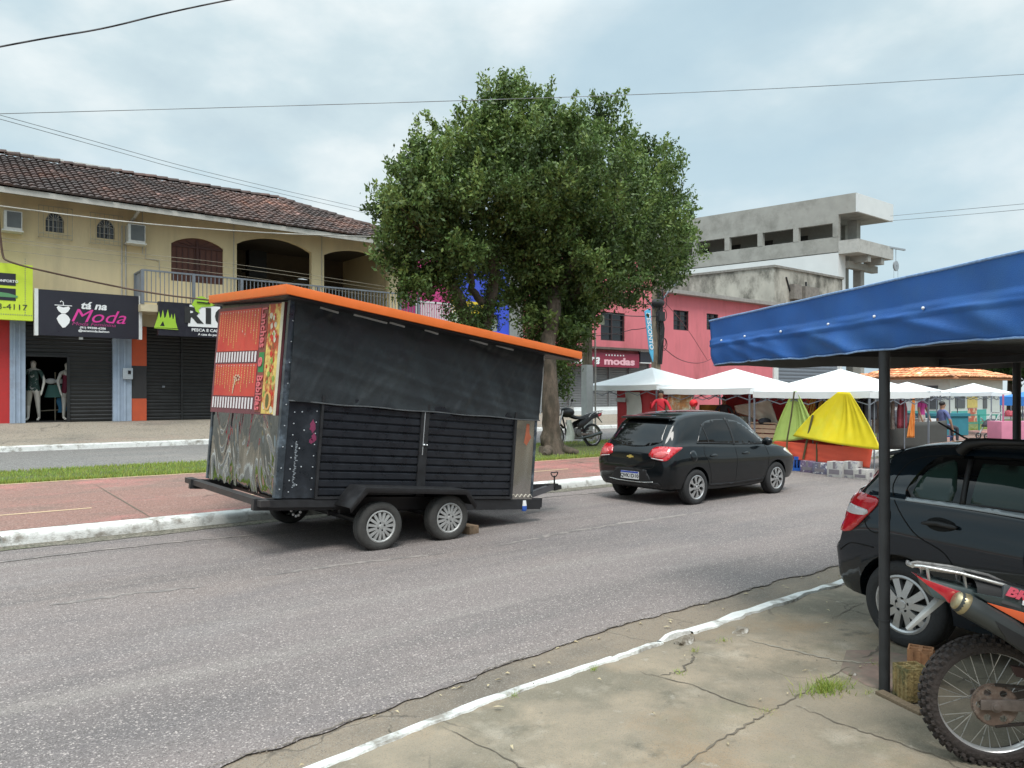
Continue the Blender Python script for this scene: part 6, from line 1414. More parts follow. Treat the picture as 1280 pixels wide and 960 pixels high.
for v in ('side', 'left'):
    dec2( 'side_window', gl, tint, v, .003)
    dec2( 'side_glass', smooth_path([(.68, 1.02), (.67, 1.12), (.72, 1.26), (.80, 1.335), (.90, 1.35), (.94, 1.02)], 3, True), tintg, v, .006)
    dec2( 'side_glass', [(1.06, 1.02), (1.07, 1.36), (1.55, 1.37), (1.6, 1.01)], tintg, v, .006)
    dec2( 'side_glass', [(1.74, 1.0), (1.72, 1.365), (2.05, 1.34), (2.35, 1.18), (2.55, 1.0)], tintg, v, .006)
    for (p, w_) in (([(.985, 1.39), (1.0, 1.2), (1.01, .99)], .035), ([(1.66, 1.42), (1.68, 1.2), (1.70, .96)], .08)): dec2( 'window_pillar', strip(p, w_), trimb, v, .009)
    dec2( 'belt_strip', strip(smooth_path([(.62, .99), (1.1, .985), (1.8, .963), (2.5, .945), (2.78, .945)], 6), .032), mat('belt_reflection_grey', (.42, .47, .50), .25, coat=.6, var=0), v, .008)  # belt strip made pale and wide to imitate white reflections below the windows
    for p in ([(.88, 1.42), (.60, 1.36), (.50, 1.18), (.52, 1.0), (.70, .80), (.93, .70), (1.03, .52), (1.06, .32)], [(1.70, .95), (1.72, .7), (1.70, .35), (1.66, .28)], [(2.70, .93), (2.73, .75), (2.72, .5), (2.62, .3)], [(1.06, .285), (1.8, .265), (2.62, .285)]):
        dec2( 'panel_gap', strip(smooth_path(p, 5), .007), seamm, v, .0025, .03)
    dec2( 'panel_gap', strip(smooth_path([(.10, .60), (.2, .66), (.32, .665), (.40, .66)], 5), .007), seamm, v, .0025, .03)
    dec2( 'protection_strip', strip([(1.10, .60), (1.8, .59), (2.6, .59)], .035), paint2, v, .009, .05, th=.01)
    for x in (.78, 1.86):
        dec2( 'handle_cup', smooth_path([(x+.02, .885), (x+.1, .905), (x+.2, .885), (x+.2, .845), (x+.1, .825), (x+.02, .845)], 3, True), hole, v, .002, .03)
        dec2( 'door_handle', smooth_path([(x, .868), (x+.1, .885), (x+.22, .872), (x+.22, .85), (x+.1, .855), (x, .85)], 3, True), trimb, v, .028, .03, th=.018)
t_ = [(.42+.105*math.cos(a*PI/10), .86+.105*math.sin(a*PI/10)) for a in range(21)]
dec2( 'fuel_flap', strip(t_, .006), seamm, 'side', .003, .02)
dec2( 'rear_window', [(-.55, 1.04), (-.50, 1.36), (0, 1.39), (.50, 1.36), (.55, 1.04), (0, .99)], mat('rear_glass_grey', (.05, .065, .075), .08, var=0, coat=1.), 'rear', .005, .06)
dec2( 'plate_recess', [(-.28, .60), (-.28, .75), (.28, .75), (.28, .60)], trimb, 'rear', .003, .05)
for s in (-1, 1):
    Dg = Vector((.60, -s*.80, 0)).normalized(); Ug = Vector((-.8, -s*.6, 0)).normalized(); Ug = Vector((-abs(Dg.y), -s*abs(Dg.x), 0)).normalized()
    Ug = -Ug if False else Ug    # u grows towards the tail centre
    Oc = Vector((.22, s*.74, 0))
    o_ = smooth_path([(-.20, .955), (-.06, .985), (.10, .99), (.115, .95), (.075, .80), (.04, .735), (-.03, .735), (-.09, .765), (-.15, .85)], 3, True)
    tl = dec2( 'tail_light', o_, redl, O=Oc, D=Dg, U=Ug, V=(0, 0, 1), off=.012, step=.03, th=.015)
    dec2( 'light_insert', smooth_path([(-.135, .85), (-.145, .885), (.0, .900), (.090, .90), (.08, .86), (.0, .845)], 2, True), whl, O=Oc, D=Dg, U=Ug, V=(0, 0, 1), off=.0145, step=.025, th=.003, parent=tl)
for s in (-1, 1):
    mb = MB(); mb.tube([(.90, s*.62, 1.39), (.96, s*.63, 1.445), (1.08, s*.635, 1.465), (1.5, s*.64, 1.475), (2.0, s*.63, 1.445), (2.15, s*.62, 1.38)], [.04, .038, .026, .018, .02, .028], 10); mb.build('roof_rail', trimb, car2, smooth=60)
    mb = MB(); mb.ball((2.55, s*.93, 1.02), (.07, .10, .08), 14, 10); mb.bar((2.56, s*.82, .97), (2.55, s*.92, .98), .05, .04); mb.build('side_mirror', paint2, car2, smooth=60)
    dec2( 'headlight', smooth_path([(3.35, .80), (3.5, .85), (3.7, .77), (3.74, .68), (3.55, .70)], 3, True), whl, 'side' if s < 0 else 'left', .006)
dec2( 'windscreen', [(-.54, 1.07), (-.48, 1.40), (.48, 1.40), (.54, 1.07)], tint, 'front', .005, .07)
mb = MB(); mb.tube([(.62, 0, 1.43), (.56, 0, 1.45), (.36, 0, 1.56)], .007); mb.box((.66, 0, 1.435), (.1, .05, .03)); mb.build('antenna', trimb, car2)
mb = MB(); mb.grid(14, 3, lambda s, t: (.44-.13*(1-t), -.56+1.12*s, 1.345+.03*t+.012*math.cos((s-.5)*3))); o = mb.build('spoiler', paint2, car2, smooth=60); md = o.modifiers.new('s', 'SOLIDIFY'); md.thickness = .03
mb = MB(); mb.span(.3, 3.5, -.6, .6, .24, .5); mb.build('underbody', hole, car2)
mb = MB(); 
bpy.data.objects.remove(None_)
# ================================================================ motorbikes (local frame: x forward, y left, z up, rear contact at the origin)
chromeb = mat('bike_silver', (.50, .50, .49), .32, metal=.7, var=.15, scale=12)
rimm = mat('rim_aluminium', (.60, .60, .60), .3, metal=.6, var=.08)
bikeb = mat('bike_black_plastic', (.018, .019, .021), .38, var=.15)
bikeg = mat('bike_dark_green_plastic', (.045, .062, .062), .33, var=.12, scale=6)
bikeo = mat('bike_orange_plastic', (.72, .13, .045), .35, var=.08)
bikered = mat('bike_red_lens', (.42, .02, .03), .18, var=.12, coat=1., scale=14)
rust = mat('worn_brown_metal', (.17, .12, .095), .6, metal=.35, var=.3, scale=14, col2=(.26, .22, .19), thr=(.5, .62))
pipe_ = mat('exhaust_dark', (.07, .08, .082), .35, metal=.4, var=.15, col2=(.14, .12, .10), thr=(.5, .7))
brass = mat('exhaust_brass', (.42, .36, .22), .35, metal=.7, var=.2, scale=14)
seatm = mat('bike_seat', (.014, .014, .015), .6, var=.15)
mudt = mat('muddy_tyre', (.045, .036, .033), .95, var=.25, scale=14, bump=.5, bscale=70)
def spoke_wheel(root, c, r, tw, knob, m_rim, nspoke=32, detail=True):
    W = MB(Matrix.Translation(c)); a_ = tw/2; rc = r-a_*.95
    W.lathe([(rc+a_*.95*math.sin(t), a_*math.cos(t)) if math.sin(t) > -.45 else (rc-a_*.42, a_*math.cos(t)*.6) for t in [PI*2*k/16 for k in range(16)]], 64, 'Y', close=True)
    if knob:
        nk = 46
        for k in range(nk):
            for (yy, ht, ph, w_) in ((0., .012, 0, .026), (.027, .011, .5, .024), (-.027, .011, .5, .024), (.046, .010, 0, .02), (-.046, .010, 0, .02)):
                a = 2*PI*(k+ph)/nk; rr = rc+math.sqrt(max(0, (a_*.95)**2-yy**2))+ht*.3 if abs(yy) < .04 else r-.020
                W.box((rr*math.cos(a), yy, rr*math.sin(a)), (ht*1.6, w_, .019), ry=-a)
        W.f = W.f; 
    t = W.build('wheel', mudt if knob else rubber, root, world=False, smooth=30)
    Rm = MB(Matrix.Translation(c)); ri = rc-a_*.36
    Rm.lathe([(ri+.010, -.036), (ri+.013, -.030), (ri-.002, -.024), (ri-.012, -.010), (ri-.013, .010), (ri-.002, .024), (ri+.013, .030), (ri+.010, .036)], 64, 'Y', close=True); Rm.build('rim', m_rim, t, smooth=40)
    S = MB(Matrix.Translation(c)); hr = .045
    for k in range(nspoke):
        s = 1 if k % 2 else -1; a = 2*PI*k/nspoke; b = a+(.75 if (k//2) % 2 else -.75)
        S.bar((hr*math.cos(b), s*.035, hr*math.sin(b)), ((ri-.01)*math.cos(a), 0, (ri-.01)*math.sin(a)), .0032)
    S.build('spoke', chromeb, t)
    H = MB(Matrix.Translation(c)); H.lathe([(0, -.06), (.02, -.06), (.05, -.048), (.055, -.03), (.03, -.025), (.03, .025), (.055, .03), (.055, .045), (0, .05)], 24, 'Y')
    H.build('hub', rust, t, smooth=40)
    return t
def motorbike(loc, yaw, label, group=None, trail=True, lean=0.):
    b = empty('motorbike', loc, yaw, label=label, cat='motorbike', group=group); b.rotation_euler = (lean, 0, yaw)
    r = .325; WB = 1.34
    spoke_wheel(b, (0, 0, r), r, .102 if trail else .095, trail, rimm); spoke_wheel(b, (WB, 0, r+.01), r+.01, .09 if trail else .085, False, rimm)
    # sprocket, brake disc and chain
    mb = MB(Matrix.Translation((0, 0, r)));
    n = 40
    out = [((.098+.006*(k % 2))*math.cos(2*PI*k/(2*n)), (.098+.006*(k % 2))*math.sin(2*PI*k/(2*n))) for k in range(2*n)]
    hol = [[(.072*math.cos(a)+.018*math.cos(t), .072*math.sin(a)+.018*math.sin(t)) for t in [PI*k/4 for k in range(8)]] for a in [2*PI*k/6 for k in range(6)]]
    mb.poly(out, hol, lambda x, z: (x, -.066, z), (0, .005, 0)); mb.lathe([(.10, -.058), (.108, -.058), (.108, -.048), (.10, -.048)], 40, 'Y', close=True); mb.build('sprocket', rust, b)
    mb = MB(); mb.bar((0, -.062, r-.105), (.52, -.062, r+.0), .012, .014); mb.bar((0, -.062, r+.105), (.52, -.062, r+.10), .012, .014); mb.build('chain', mat('chain', (.05, .04, .035), .6, metal=.5, bump=.6, bscale=120), b)
    mb = MB()
    for s in (-1, 1): mb.hexa([(-.07, s*.075-.008, r-.022), (-.07, s*.075+.008, r-.022), (.56, s*.075+.012, r+.01), (.56, s*.075-.012, r+.01), (-.07, s*.075-.008, r+.026), (-.07, s*.075+.008, r+.026), (.56, s*.075+.012, r+.085), (.56, s*.075-.012, r+.085)])
    mb.lathe([(0, -.095), (.016, -.095), (.016, -.088), (.028, -.088), (.028, -.08), (0, -.08)], 14, 'Y')
    for i in range(len(mb.v)-84, len(mb.v)): mb.v[i].z += r
    mb.build('swingarm', mat('swingarm_brown', (.16, .13, .115), .55, metal=.3, var=.25, scale=12), b, bevel=.004)
    mb = MB(); mb.hexa([(.10, -.05, r+.15), (.10, -.02, r+.15), (.5, -.02, r+.06), (.5, -.05, r+.06), (.08, -.05, r+.20), (.08, -.02, r+.20), (.5, -.02, r+.16), (.5, -.05, r+.16)]); mb.build('chain_guard', mat('guard_brown', (.06, .03, .028), .6), b)
    # exhaust
    if trail:
        mb = MB(); mb.tube([(-.20, -.155, .865), (-.16, -.155, .845), (.02, -.15, .745), (.20, -.14, .62), (.36, -.13, .52)], [.050, .056, .058, .056, .040], 18); mb.tube([(.36, -.13, .52), (.5, -.15, .50), (.75, -.15, .55), (.95, -.1, .62), (1.0, -.03, .60)], .02, 10); ex = mb.build('exhaust', pipe_, b, smooth=50)
        mb = MB(); mb.tube([(-.215, -.155, .875), (-.207, -.155, .871), (-.17, -.155, .850), (-.165, -.155, .847)], [.030, .044, .058, .057], 20); mb.build('exhaust_cap', brass, ex, smooth=40)
        mb = MB(); mb.hexa([(.0, -.215, .70), (.0, -.20, .70), (.3, -.19, .50), (.3, -.205, .50), (-.06, -.21, .80), (-.06, -.19, .80), (.36, -.18, .56), (.36, -.20, .56)]); mb.build('heat_shield', bikeb, ex, bevel=.008)
    else:
        mb = MB(); mb.tube([(-.22, .14, .38), (.2, .14, .30), (.55, .13, .25), (.9, .1, .25), (1.0, .03, .4)], [.045, .042, .025, .02, .02], 12); mb.build('exhaust', pipe_, b, smooth=50)
    # tail: rear mudguard, lens, rack
    mb = MB(); mb.hexa([(-.30, -.10, .86), (-.30, .10, .86), (.30, .13, .70), (.30, -.13, .70), (-.34, -.06, .955), (-.34, .06, .955), (.34, .12, .82), (.34, -.12, .82)]); mb.build('tail_cover', bikeg if trail else bikeb, b, bevel=.02)
    mb = MB(); mb.hexa([(-.22, -.103, .835), (-.22, .103, .835), (-.17, .106, .84), (-.17, -.106, .84), (-.36, -.065, .955), (-.36, .065, .955), (-.16, .10, .895), (-.16, -.10, .895)]); mb.build('tail_light', bikered, b, bevel=.008)
    mb = MB()
    for s in (-1, 1):
        mb.tube([(-.375, s*.025, 1.002), (-.33, s*.05, 1.006), (-.16, s*.075, .985), (.02, s*.10, .945), (.12, s*.125, .90), (.20, s*.125, .82)], [.008, .009, .009, .010, .010, .011], 8)
        for (x, z) in ((-.31, 1.00), (-.14, .975), (.13, .88)): mb.tube([(x, s*.06, z), (x+.01, s*.06, z-.07)], .008, 6)
    mb.tube([(-.375, -.045, 1.005), (-.385, 0, 1.005), (-.375, .045, 1.005)], .011, 8); mb.hexa([(-.34, -.045, .99), (-.34, .045, .99), (-.12, .06, .97), (-.12, -.06, .97), (-.34, -.045, 1.0), (-.34, .045, 1.0), (-.12, .06, .98), (-.12, -.06, .98)]); mb.build('rear_rack', chromeb, b, smooth=50)
    mb = MB(); mb.hexa([(-.40, -.035, .67), (-.40, .0, .67), (-.385, .0, .665), (-.385, -.035, .665), (-.245, -.05, .845), (-.245, .02, .845), (-.215, .02, .84), (-.215, -.05, .84)]); mb.build('plate_holder', mat('plate_grey', (.36, .36, .35), .5, var=.15), b, bevel=.003)
    # side panels and lettering
    for s in (-1, 1):
        mb = MB(); y = s*.135; mb.poly([(-.13, .905), (.05, .88), (.28, .80), (.52, .72), (.66, .62), (.60, .50), (.42, .56), (.20, .70), (-.02, .84)], [], lambda x, z, y=y: (x, y+s*.03*math.sin(max(0, x)*2.6), z), (0, -s*.02, 0)); sp = mb.build('side_panel', bikeg if trail else bikeb, b, bevel=.004)
        mb = MB(); y = s*.165; mb.poly([(-.07, .865), (.06, .835), (.20, .805), (.40, .72), (.60, .66), (.62, .58), (.44, .60), (.22, .70), (.1, .77)], [], lambda x, z, y=y: (x, y+s*.03*math.sin(max(0, x)*2.6), z), (0, -s*.012, 0)); mb.build('side_stripe', bikeo if trail else bikeb, b, bevel=.003)
    mb = MB(); P = smooth_path([(-.10, .965), (.1, .93), (.3, .875), (.5, .86), (.72, .92), (.86, 1.0)], 4)
    mb.grid(len(P)-1, 10, lambda s, t: (P[min(len(P)-1, int(round(s*(len(P)-1))))][0], .125*math.cos(PI*t)*(1-.25*s), P[min(len(P)-1, int(round(s*(len(P)-1))))][1]-.085*(1-math.sin(PI*t)**.5))); mb.build('seat', seatm, b, smooth=70)
    if trail:
        m_t = mat('lettering_pinkred', (.70, .10, .15), .5, var=0)
        text('BROS', .062, m_t, b, frame((.115, -.142, .895), (.955, 0, -.295), (.295*.985, .17, .955*.985)), sx=1.3, world=False, bold=.003, shear=.25)
        text('NXR 150', .030, whitet, b, frame((.16, -.150, .850), (.955, 0, -.295), (.295*.985, .17, .955*.985)), sx=1.3, world=False, bold=.001)
        mb = MB(); mb.hexa([(.0, -.142, .86), (.0, -.11, .86), (.34, -.12, .77), (.34, -.15, .77), (.02, -.12, .95), (.02, -.09, .95), (.36, -.10, .87), (.36, -.13, .87)]); mb.build('seat_skirt', mat('skirt_grey', (.06, .065, .068), .4), b, bevel=.006)
    # engine, frame, tank, fork, bars
    mb = MB(); mb.box((.66, 0, .40), (.34, .26, .26), ry=.05); mb.tube([(.72, 0, .5), (.84, 0, .72)], .085, 12); mb.lathe([(0, -.17), (.09, -.17), (.10, -.12), (.10, .12), (.09, .17), (0, .17)], 20, 'Y')
    for i in range(len(mb.v)-120, len(mb.v)): mb.v[i] += Vector((.60, 0, .40))
    mb.build('engine', mat('engine_grey', (.12, .12, .12), .45, metal=.5, var=.3, scale=10), b, bevel=.015)
    mb = MB(); mb.tube([(1.05, 0, .95), (.95, 0, .55), (.9, 0, .28), (.5, 0, .25), (.42, 0, .5), (.3, 0, .78), (-.1, 0, .9)], .025); mb.tube([(1.05, 0, .98), (.6, 0, .84), (.3, 0, .78)], .03); mb.tube([(.30, -.1, .72), (.22, -.1, .45)], .03); mb.build('frame', bikeb, b)
    mb = MB(); mb.ball((.86, 0, .97), (.24, .14, .14), 18, 12); mb.build('fuel_tank', bikeo if trail else bikeb, b, smooth=80)
    mb = MB()
    for s in (-1, 1): mb.tube([(WB, s*.09, r), (1.20, s*.09, .65), (1.06, s*.09, 1.02)], [.028, .026, .02]); mb.tube([(1.04, 0, 1.08), (1.02, s*.25, 1.13), (.92, s*.38, 1.10)], .013)
    mb.build('fork', chromeb, b, smooth=50)
    mb = MB(); mb.ball((1.16, 0, .98), (.08, .1, .11), 14, 10); mb.build('headlight', whl, b, smooth=70)
    mb = MB(); mb.grid(14, 4, lambda s, t: (WB+(r+.06)*math.cos(R(150-120*s)), -.06+.12*t, r+.02+(r+.06)*math.sin(R(150-120*s)))); o = mb.build('front_mudguard', bikeb, b); md = o.modifiers.new('s', 'SOLIDIFY'); md.thickness = .008
    mb = MB(); mb.tube([(.5, .12, .3), (.36, .24, .02)] if not trail else [(.52, .13, .3), (.42, .25, .015)], .012); mb.build('kickstand', bikeb, b)
    mb = MB()
    for s in (-1, 1): mb.tube([(.96, s*.3, 1.12), (.94, s*.33, 1.24)], .006); mb.ball((.93, s*.34, 1.28), (.015, .06, .04), 10, 8)
    mb.build('mirror', bikeb, b)
    return b
hub = atd(1238, 878.5, 3.64); d1 = Vector((*cam2w(1, -.24), 0)).normalized()
bk1 = motorbike((hub.x, hub.y, .070), math.atan2(d1.y, d1.x), 'black and orange trail motorbike with a knobbly rear wheel and silver rack on the pavement', 'motorbikes parked in the street')
bk1.scale = (.94, .94, .94)
# the bike in front of the tree, nose behind the trunk
rw = onY(741, 558, 15.3)
bk2 = motorbike((rw.x, rw.y, .385), PI-.08, 'plain black motorbike with a grey bag on its bars behind the big tree trunk', 'motorbikes parked in the street', trail=False, lean=R(4))
q = bk2; s_ = PT(712, 538, rw.y-.22)
mb = MB(Matrix.Translation(s_)); mb.grid(10, 8, lambda s, t: ((-.17+.34*s)*(1-.55*t)+.03*math.sin(t*5), -.07*math.sin(PI*s)+.015*math.sin(s*9+t*5), -.28+.56*t))
mb.grid(10, 8, lambda s, t: ((-.17+.34*s)*(1-.55*t)+.03*math.sin(t*5), .07*math.sin(PI*s)+.015*math.sin(s*9+t*5), -.28+.56*t))
mb.build('shopping_bag', mat('plastic_bag', (.38, .42, .38), .4, var=.15, scale=6, bump=.4), None, smooth=60, label='limp grey plastic bag hanging on the motorbike by the tree', cat='bag')

# ================================================================ awning over the pavement
bluet = mat('blue_tarp', (.018, .105, .36), .58, var=.12, scale=1.8, bump=.25, bscale=260, col2=(.035, .13, .33), thr=(.5, .75))
bluet_in = mat('tarp_underside', (.17, .18, .19), .6, var=.25, scale=1.2)
polem = mat('awning_post', (.035, .037, .04), .5, var=.2, scale=4, metal=.2)
AWL = Vector((*cam2w(249/FPX*6.8, 6.8), 0)); AWR = Vector((*cam2w(2.37, 3.52), 0)); ax = (AWR-AWL).normalized(); ay = Vector((*cam2w(.984, .176), 0)).normalized()
aw = empty('awning', tuple(AWL), label='blue tarpaulin awning on dark posts over the near pavement', cat='awning')
AL = 6.2
def fas(s, t):   # s along from the far corner, t bottom to top
    p = AWL+ax*(AL*s-(.0 if t > .45 else 0)); d = AL*s; z = 2.115+.395*t
    fold = 0.
    if t < .5:
        k = 1-t/.5; ph = d*3.1; fold = .035*math.sin(t*PI*2)*(.5+.3*math.sin(ph*1.3+1)**2)*.7+.010*k*math.sin(ph*2.3)+.009*k*math.sin(ph*5.1+t*6)
        for (d0, sl2, am) in ((.25, 1.2, .03), (.55, 1.6, .03), (.95, .9, .02), (1.5, 1.3, .035), (1.8, .5, .02), (2.4, 1.5, .03), (3.0, .7, .03)):
            fold += am*.6*math.exp(-((d-d0-sl2*(.5-t))/.11)**2)
        fold += .02*math.exp(-((t-.44)/.035)**2)
    else: fold = .02*math.exp(-((t-.52)/.03)**2)+.004*math.sin(d*9+t*4)
    sag = .008*math.sin(d*2.9)*(1-t) + .008*nz(d*5, 2)*(1-t); inset = -.06*(1-t) if s < .001 else 0
    return p+ay*(-.02-fold)+ax*(.10*(1-t)*max(0, 1-d/.8))+Vector((0, 0, z+sag))
mb = MB(); mb.grid(150, 26, fas); o = mb.build('valance', bluet, aw, world=True, smooth=80); md = o.modifiers.new('s', 'SOLIDIFY'); md.thickness = .004
mb = MB(); mb.tube([fas(i/80, 0)+Vector((0, 0, -.003)) for i in range(81)], .006, 6); mb.tube([fas(i/80, 1)+Vector((0, 0, .0)) for i in range(81)], .008, 6); mb.build('hem', mat('hem_blue_pale', (.22, .34, .55), .5, var=.3, scale=20), aw, world=True)
mb = MB()
for px_ in (900, 932, 978, 1035, 1092, 1155): 
    l = (px_-640)/FPX; best = min(range(400), key=lambda i: abs(((Vector((SN, -CS, 0)).dot(fas(i/400, .47).xy.to_3d()))/(Vector((CS, SN, 0)).dot(fas(i/400, .47).xy.to_3d())))-l)); mb.ball(fas(best/400, .50)-ay*.008, .009, 8, 6)
mb.build('snap', whitet, aw, world=True)
mb = MB(); AD = 4.6
def rf(s, t): return AWL+ax*(AL*s)+ay*(.01+AD*t)+Vector((0, 0, 2.49+.30*math.sin(PI*t)+.012*math.sin(s*30)*math.sin(t*9)))
mb.grid(40, 16, rf); o = mb.build('roof_sheet', bluet, aw, world=True, smooth=80); md = o.modifiers.new('s', 'SOLIDIFY'); md.thickness = .004
mb = MB(); mb.grid(40, 16, lambda s, t: AWL+ax*(AL*(.01+.98*s))+ay*(.04+(AD-.06)*t)+Vector((0, 0, 2.30+.05*math.sin(PI*t)+.03*math.sin(s*17+t*3)*math.sin(t*8+s*6)))); mb.build('lining', bluet_in, aw, world=True, smooth=80)
mb = MB(); mb.grid(30, 4, lambda s, t: AWL+ax*(.03)+ay*(.02+AD*s)+Vector((0, 0, 2.10+.40*t+.01*math.sin(s*30)))); mb.build('end_valance', bluet_in, aw, world=True); 
mb = MB()
for t in (.0, .5, 1.): mb.bar(AWL+ay*(.07+(AD-.1)*t)+Vector((0, 0, 2.15)), AWL+ax*AL+ay*(.07+(AD-.1)*t)+Vector((0, 0, 2.15)), .06, .06)
for t in (.02, .37, .7, .99): mb.bar(AWL+ax*(AL*t)+ay*.05+Vector((0, 0, 2.22)), AWL+ax*(AL*t)+ay*(AD-.05)+Vector((0, 0, 2.22)), .05, .05)
mb.build('roof_frame', polem, aw, world=True)
def post(px, py, d, zt, r, z0_): p = atd(px, py, d); return Vector((p.x, p.y, z0_)), zt
p = onZ(1105.5, 865, .072); mb = MB(); mb.tube([(p.x, p.y, .05), (p.x, p.y, 2.15)], .031, 16); mb.tube([(p.x, p.y, .50), (p.x, p.y, .507)], .034, 16); mb.build('post', polem, aw, world=True, smooth=40)
p2 = atd(1271, 540, 7.25); mb = MB(); mb.tube([(p2.x, p2.y, .05), (p2.x, p2.y, 2.2)], .035, 14); mb.build('post', polem, aw, world=True)
p3 = AWL+ax*(AL-.1)+ay*.1; mb = MB(); mb.tube([(p3.x, p3.y, .05), (p3.x, p3.y, 2.15)], .03, 12); mb.build('post', polem, aw, world=True)
# green canopy top showing above the blue one
gc = empty('canopy', tuple(AWL+ay*3+ax*1.), label='green canopy top showing just above the blue awning at the right edge', cat='canopy')
mb = MB(); g0 = atd(1148, 343, 9.3); dirg = ax*1.0
mb.grid(30, 8, lambda s, t: g0+dirg*(4.2*s)+ay*(3*t)+Vector((0, 0, -.30*(1-min(1, s*4))**2+.02*math.sin(PI*s)-.2*t))); o = mb.build('cover', mat('green_tarp', (.03, .20, .16), .5, var=.08), gc, world=True, smooth=80); md = o.modifiers.new('s', 'SOLIDIFY'); md.thickness = .01
mb = MB()
for (s, t) in ((.95, .95), (.1, .95)): q = g0+dirg*(4.2*s)+ay*(3*t); mb.tube([(q.x, q.y, .05), (q.x, q.y, g0.z-.1)], .03)
mb.build('post', polem, gc, world=True)
# hollow brick and plank by the post
blockm = mat('mossy_block', (.27, .20, .085), .95, var=.3, scale=14, col2=(.10, .095, .04), thr=(.47, .6), bump=.6, bscale=60)
def hollow(loc, rz, s, label, tilt=0., m=blockm, horizontal=False):
    mb = MB(); w_, d_, h_ = s; hs = []
    for i in range(2):
        for j in range(2): cx_, cy_ = -w_/4+w_/2*i, -d_/4+d_/2*j; hs.append(rect(cx_-w_*.19, cx_+w_*.19, cy_-d_*.17, cy_+d_*.17))
    mb.poly(rect(-w_/2, w_/2, -d_/2, d_/2), hs, (lambda x, z: (x, z, 0)) if not horizontal else (lambda x, z: (x, 0, z)), (0, 0, h_) if not horizontal else (0, h_, 0))
    if not horizontal:
        for k in (-.28, 0, .28): mb.span(w_*k-.006, w_*k+.006, -d_/2-.006, -d_/2+.0, .01, h_-.01); mb.span(-w_/2-.006, -w_/2, d_*k-.006, d_*k+.006, .01, h_-.01)
    o = mb.build('hollow_brick', m, None, bevel=.004, label=label, cat='brick', group='hollow bricks by the post'); o.location = loc; o.rotation_euler = (tilt, 0, rz); return o
q1 = onZ(1139, 876, .07); fz2 = .20
hollow((q1.x, q1.y, .085), R(-30), (.15, .13, .19), 'mossy hollow clay brick standing upright on the plank by the black post')
q2 = atd(1152, 862, 4.62); q2.z = .075
hollow((q2.x+.04, q2.y+.02, .075), R(20), (.13, .14, .21), 'orange hollow clay brick standing behind the mossy one', m=mat('orange_block', (.36, .18, .09), .95, var=.3, scale=10, bump=.4))
a = onZ(1099, 868, .07); b_ = onZ(1152, 896, .07); mb = MB(); mb.bar(Vector((a.x, a.y, .085)), Vector((b_.x+.02, b_.y, .082)), .06, .022); mb.build('plank', mat('weathered_plank', (.17, .125, .08), .95, var=.3, scale=12, stretch=(1, 5, 5)), None, label='short weathered plank lying at the foot of the black post', cat='plank', bevel=.003)
# ================================================================ market tents and goods
canv = mat('white_canvas', (.80, .82, .82), .7, var=.03, scale=2)
legm = mat('tent_leg', (.22, .24, .28), .5, metal=.3, var=.15)
clothes_cols = [(.05, .05, .06), (.35, .06, .08), (.12, .14, .3), (.5, .45, .4), (.3, .1, .25), (.1, .25, .25), (.55, .5, .55), (.45, .25, .12), (.15, .15, .17)]
CM = [mat('cloth_%s' % n, c, .85, var=.25, scale=8) for n, c in zip('black red navy beige plum teal pale tan charcoal'.split(), clothes_cols)]
def zg_(x, y):
    if y < KA: return .014
    if y < 13.6: return ZP(y)
    if y < 16.8: return .35+.02*(y-13.6)
    return .4
def gazebo(cx_, cy_, label, size=3.0, ze=1.93, zp=.56, grp='white market tents', m=canv, val=.16, legs=True):
    g = empty('market_tent', (cx_, cy_, zg_(cx_, cy_)), label=label, cat='market tent', group=grp); h = size/2
    mb = MB(); cs = [(-h, -h), (h, -h), (h, h), (-h, h)]; n = 8
    for k in range(4):
        a, b = Vector((*cs[k], 0)), Vector((*cs[(k+1) % 4], 0))
        def f(s, t, a=a, b=b):
            p = a.lerp(b, s)*(1-t); hgt = ze+zp*(t**1.12)-.05*math.sin(PI*s)*(1-t)*t*2-.02*math.sin(PI*s)*(1-t); return (cx_+p.x, cy_+p.y, hgt)
        mb.grid(10, 8, f)
        mb.grid(10, 2, lambda s, t, a=a, b=b: (cx_+a.lerp(b, s).x*1.003, cy_+a.lerp(b, s).y*1.003, ze-.02*math.sin(PI*s)-val*t+.006*math.sin(s*40)*t))
    o = mb.build('canopy', m, g, world=True, smooth=30)
    for (x, y) in cs:
        mb = MB(); x_, y_ = cx_+x*.985, cy_+y*.985; mb.box((x_, y_, (zg_(x_, y_)+ze)/2), (.035, .035, ze-zg_(x_, y_))); mb.box((x_, y_, zg_(x_, y_)+.01), (.09, .09, .02)); mb.build('leg', legm, g, world=True)
    mb = MB()
    for k in range(4):
        a, b = cs[k], cs[(k+1) % 4]; N_ = 4
        for i in range(N_):
            p = Vector((*a, 0)).lerp(Vector((*b, 0)), i/N_)*.985; q = Vector((*a, 0)).lerp(Vector((*b, 0)), (i+1)/N_)*.985
            for (z0_, z1_) in ((.10, .32), (.32, .10)): mb.bar((cx_+p.x, cy_+p.y, ze-z0_), (cx_+q.x, cy_+q.y, ze-z1_), .015, .02)
    mb.build('truss', legm, g, world=True); return g
TX = 18.3
gazebo(18.2, 9.85, 'white market tent above the green and yellow tarpaulins')
gazebo(18.2, 12.95, 'white market tent between the red-walled tent and the green tarpaulin tent', ze=2.02)
gazebo(18.2, 16.05, 'white market tent with a red side wall, leftmost of the row', ze=2.14)
t4 = atd(1100, 500, 25); gazebo(t4.x, t4.y, 'white market tent mostly hidden behind the black awning post', ze=1.97, zp=.32, size=2.7)
gazebo(22.2, 6.9, 'white market tent partly hidden behind the black awning post', ze=1.9) if False else None
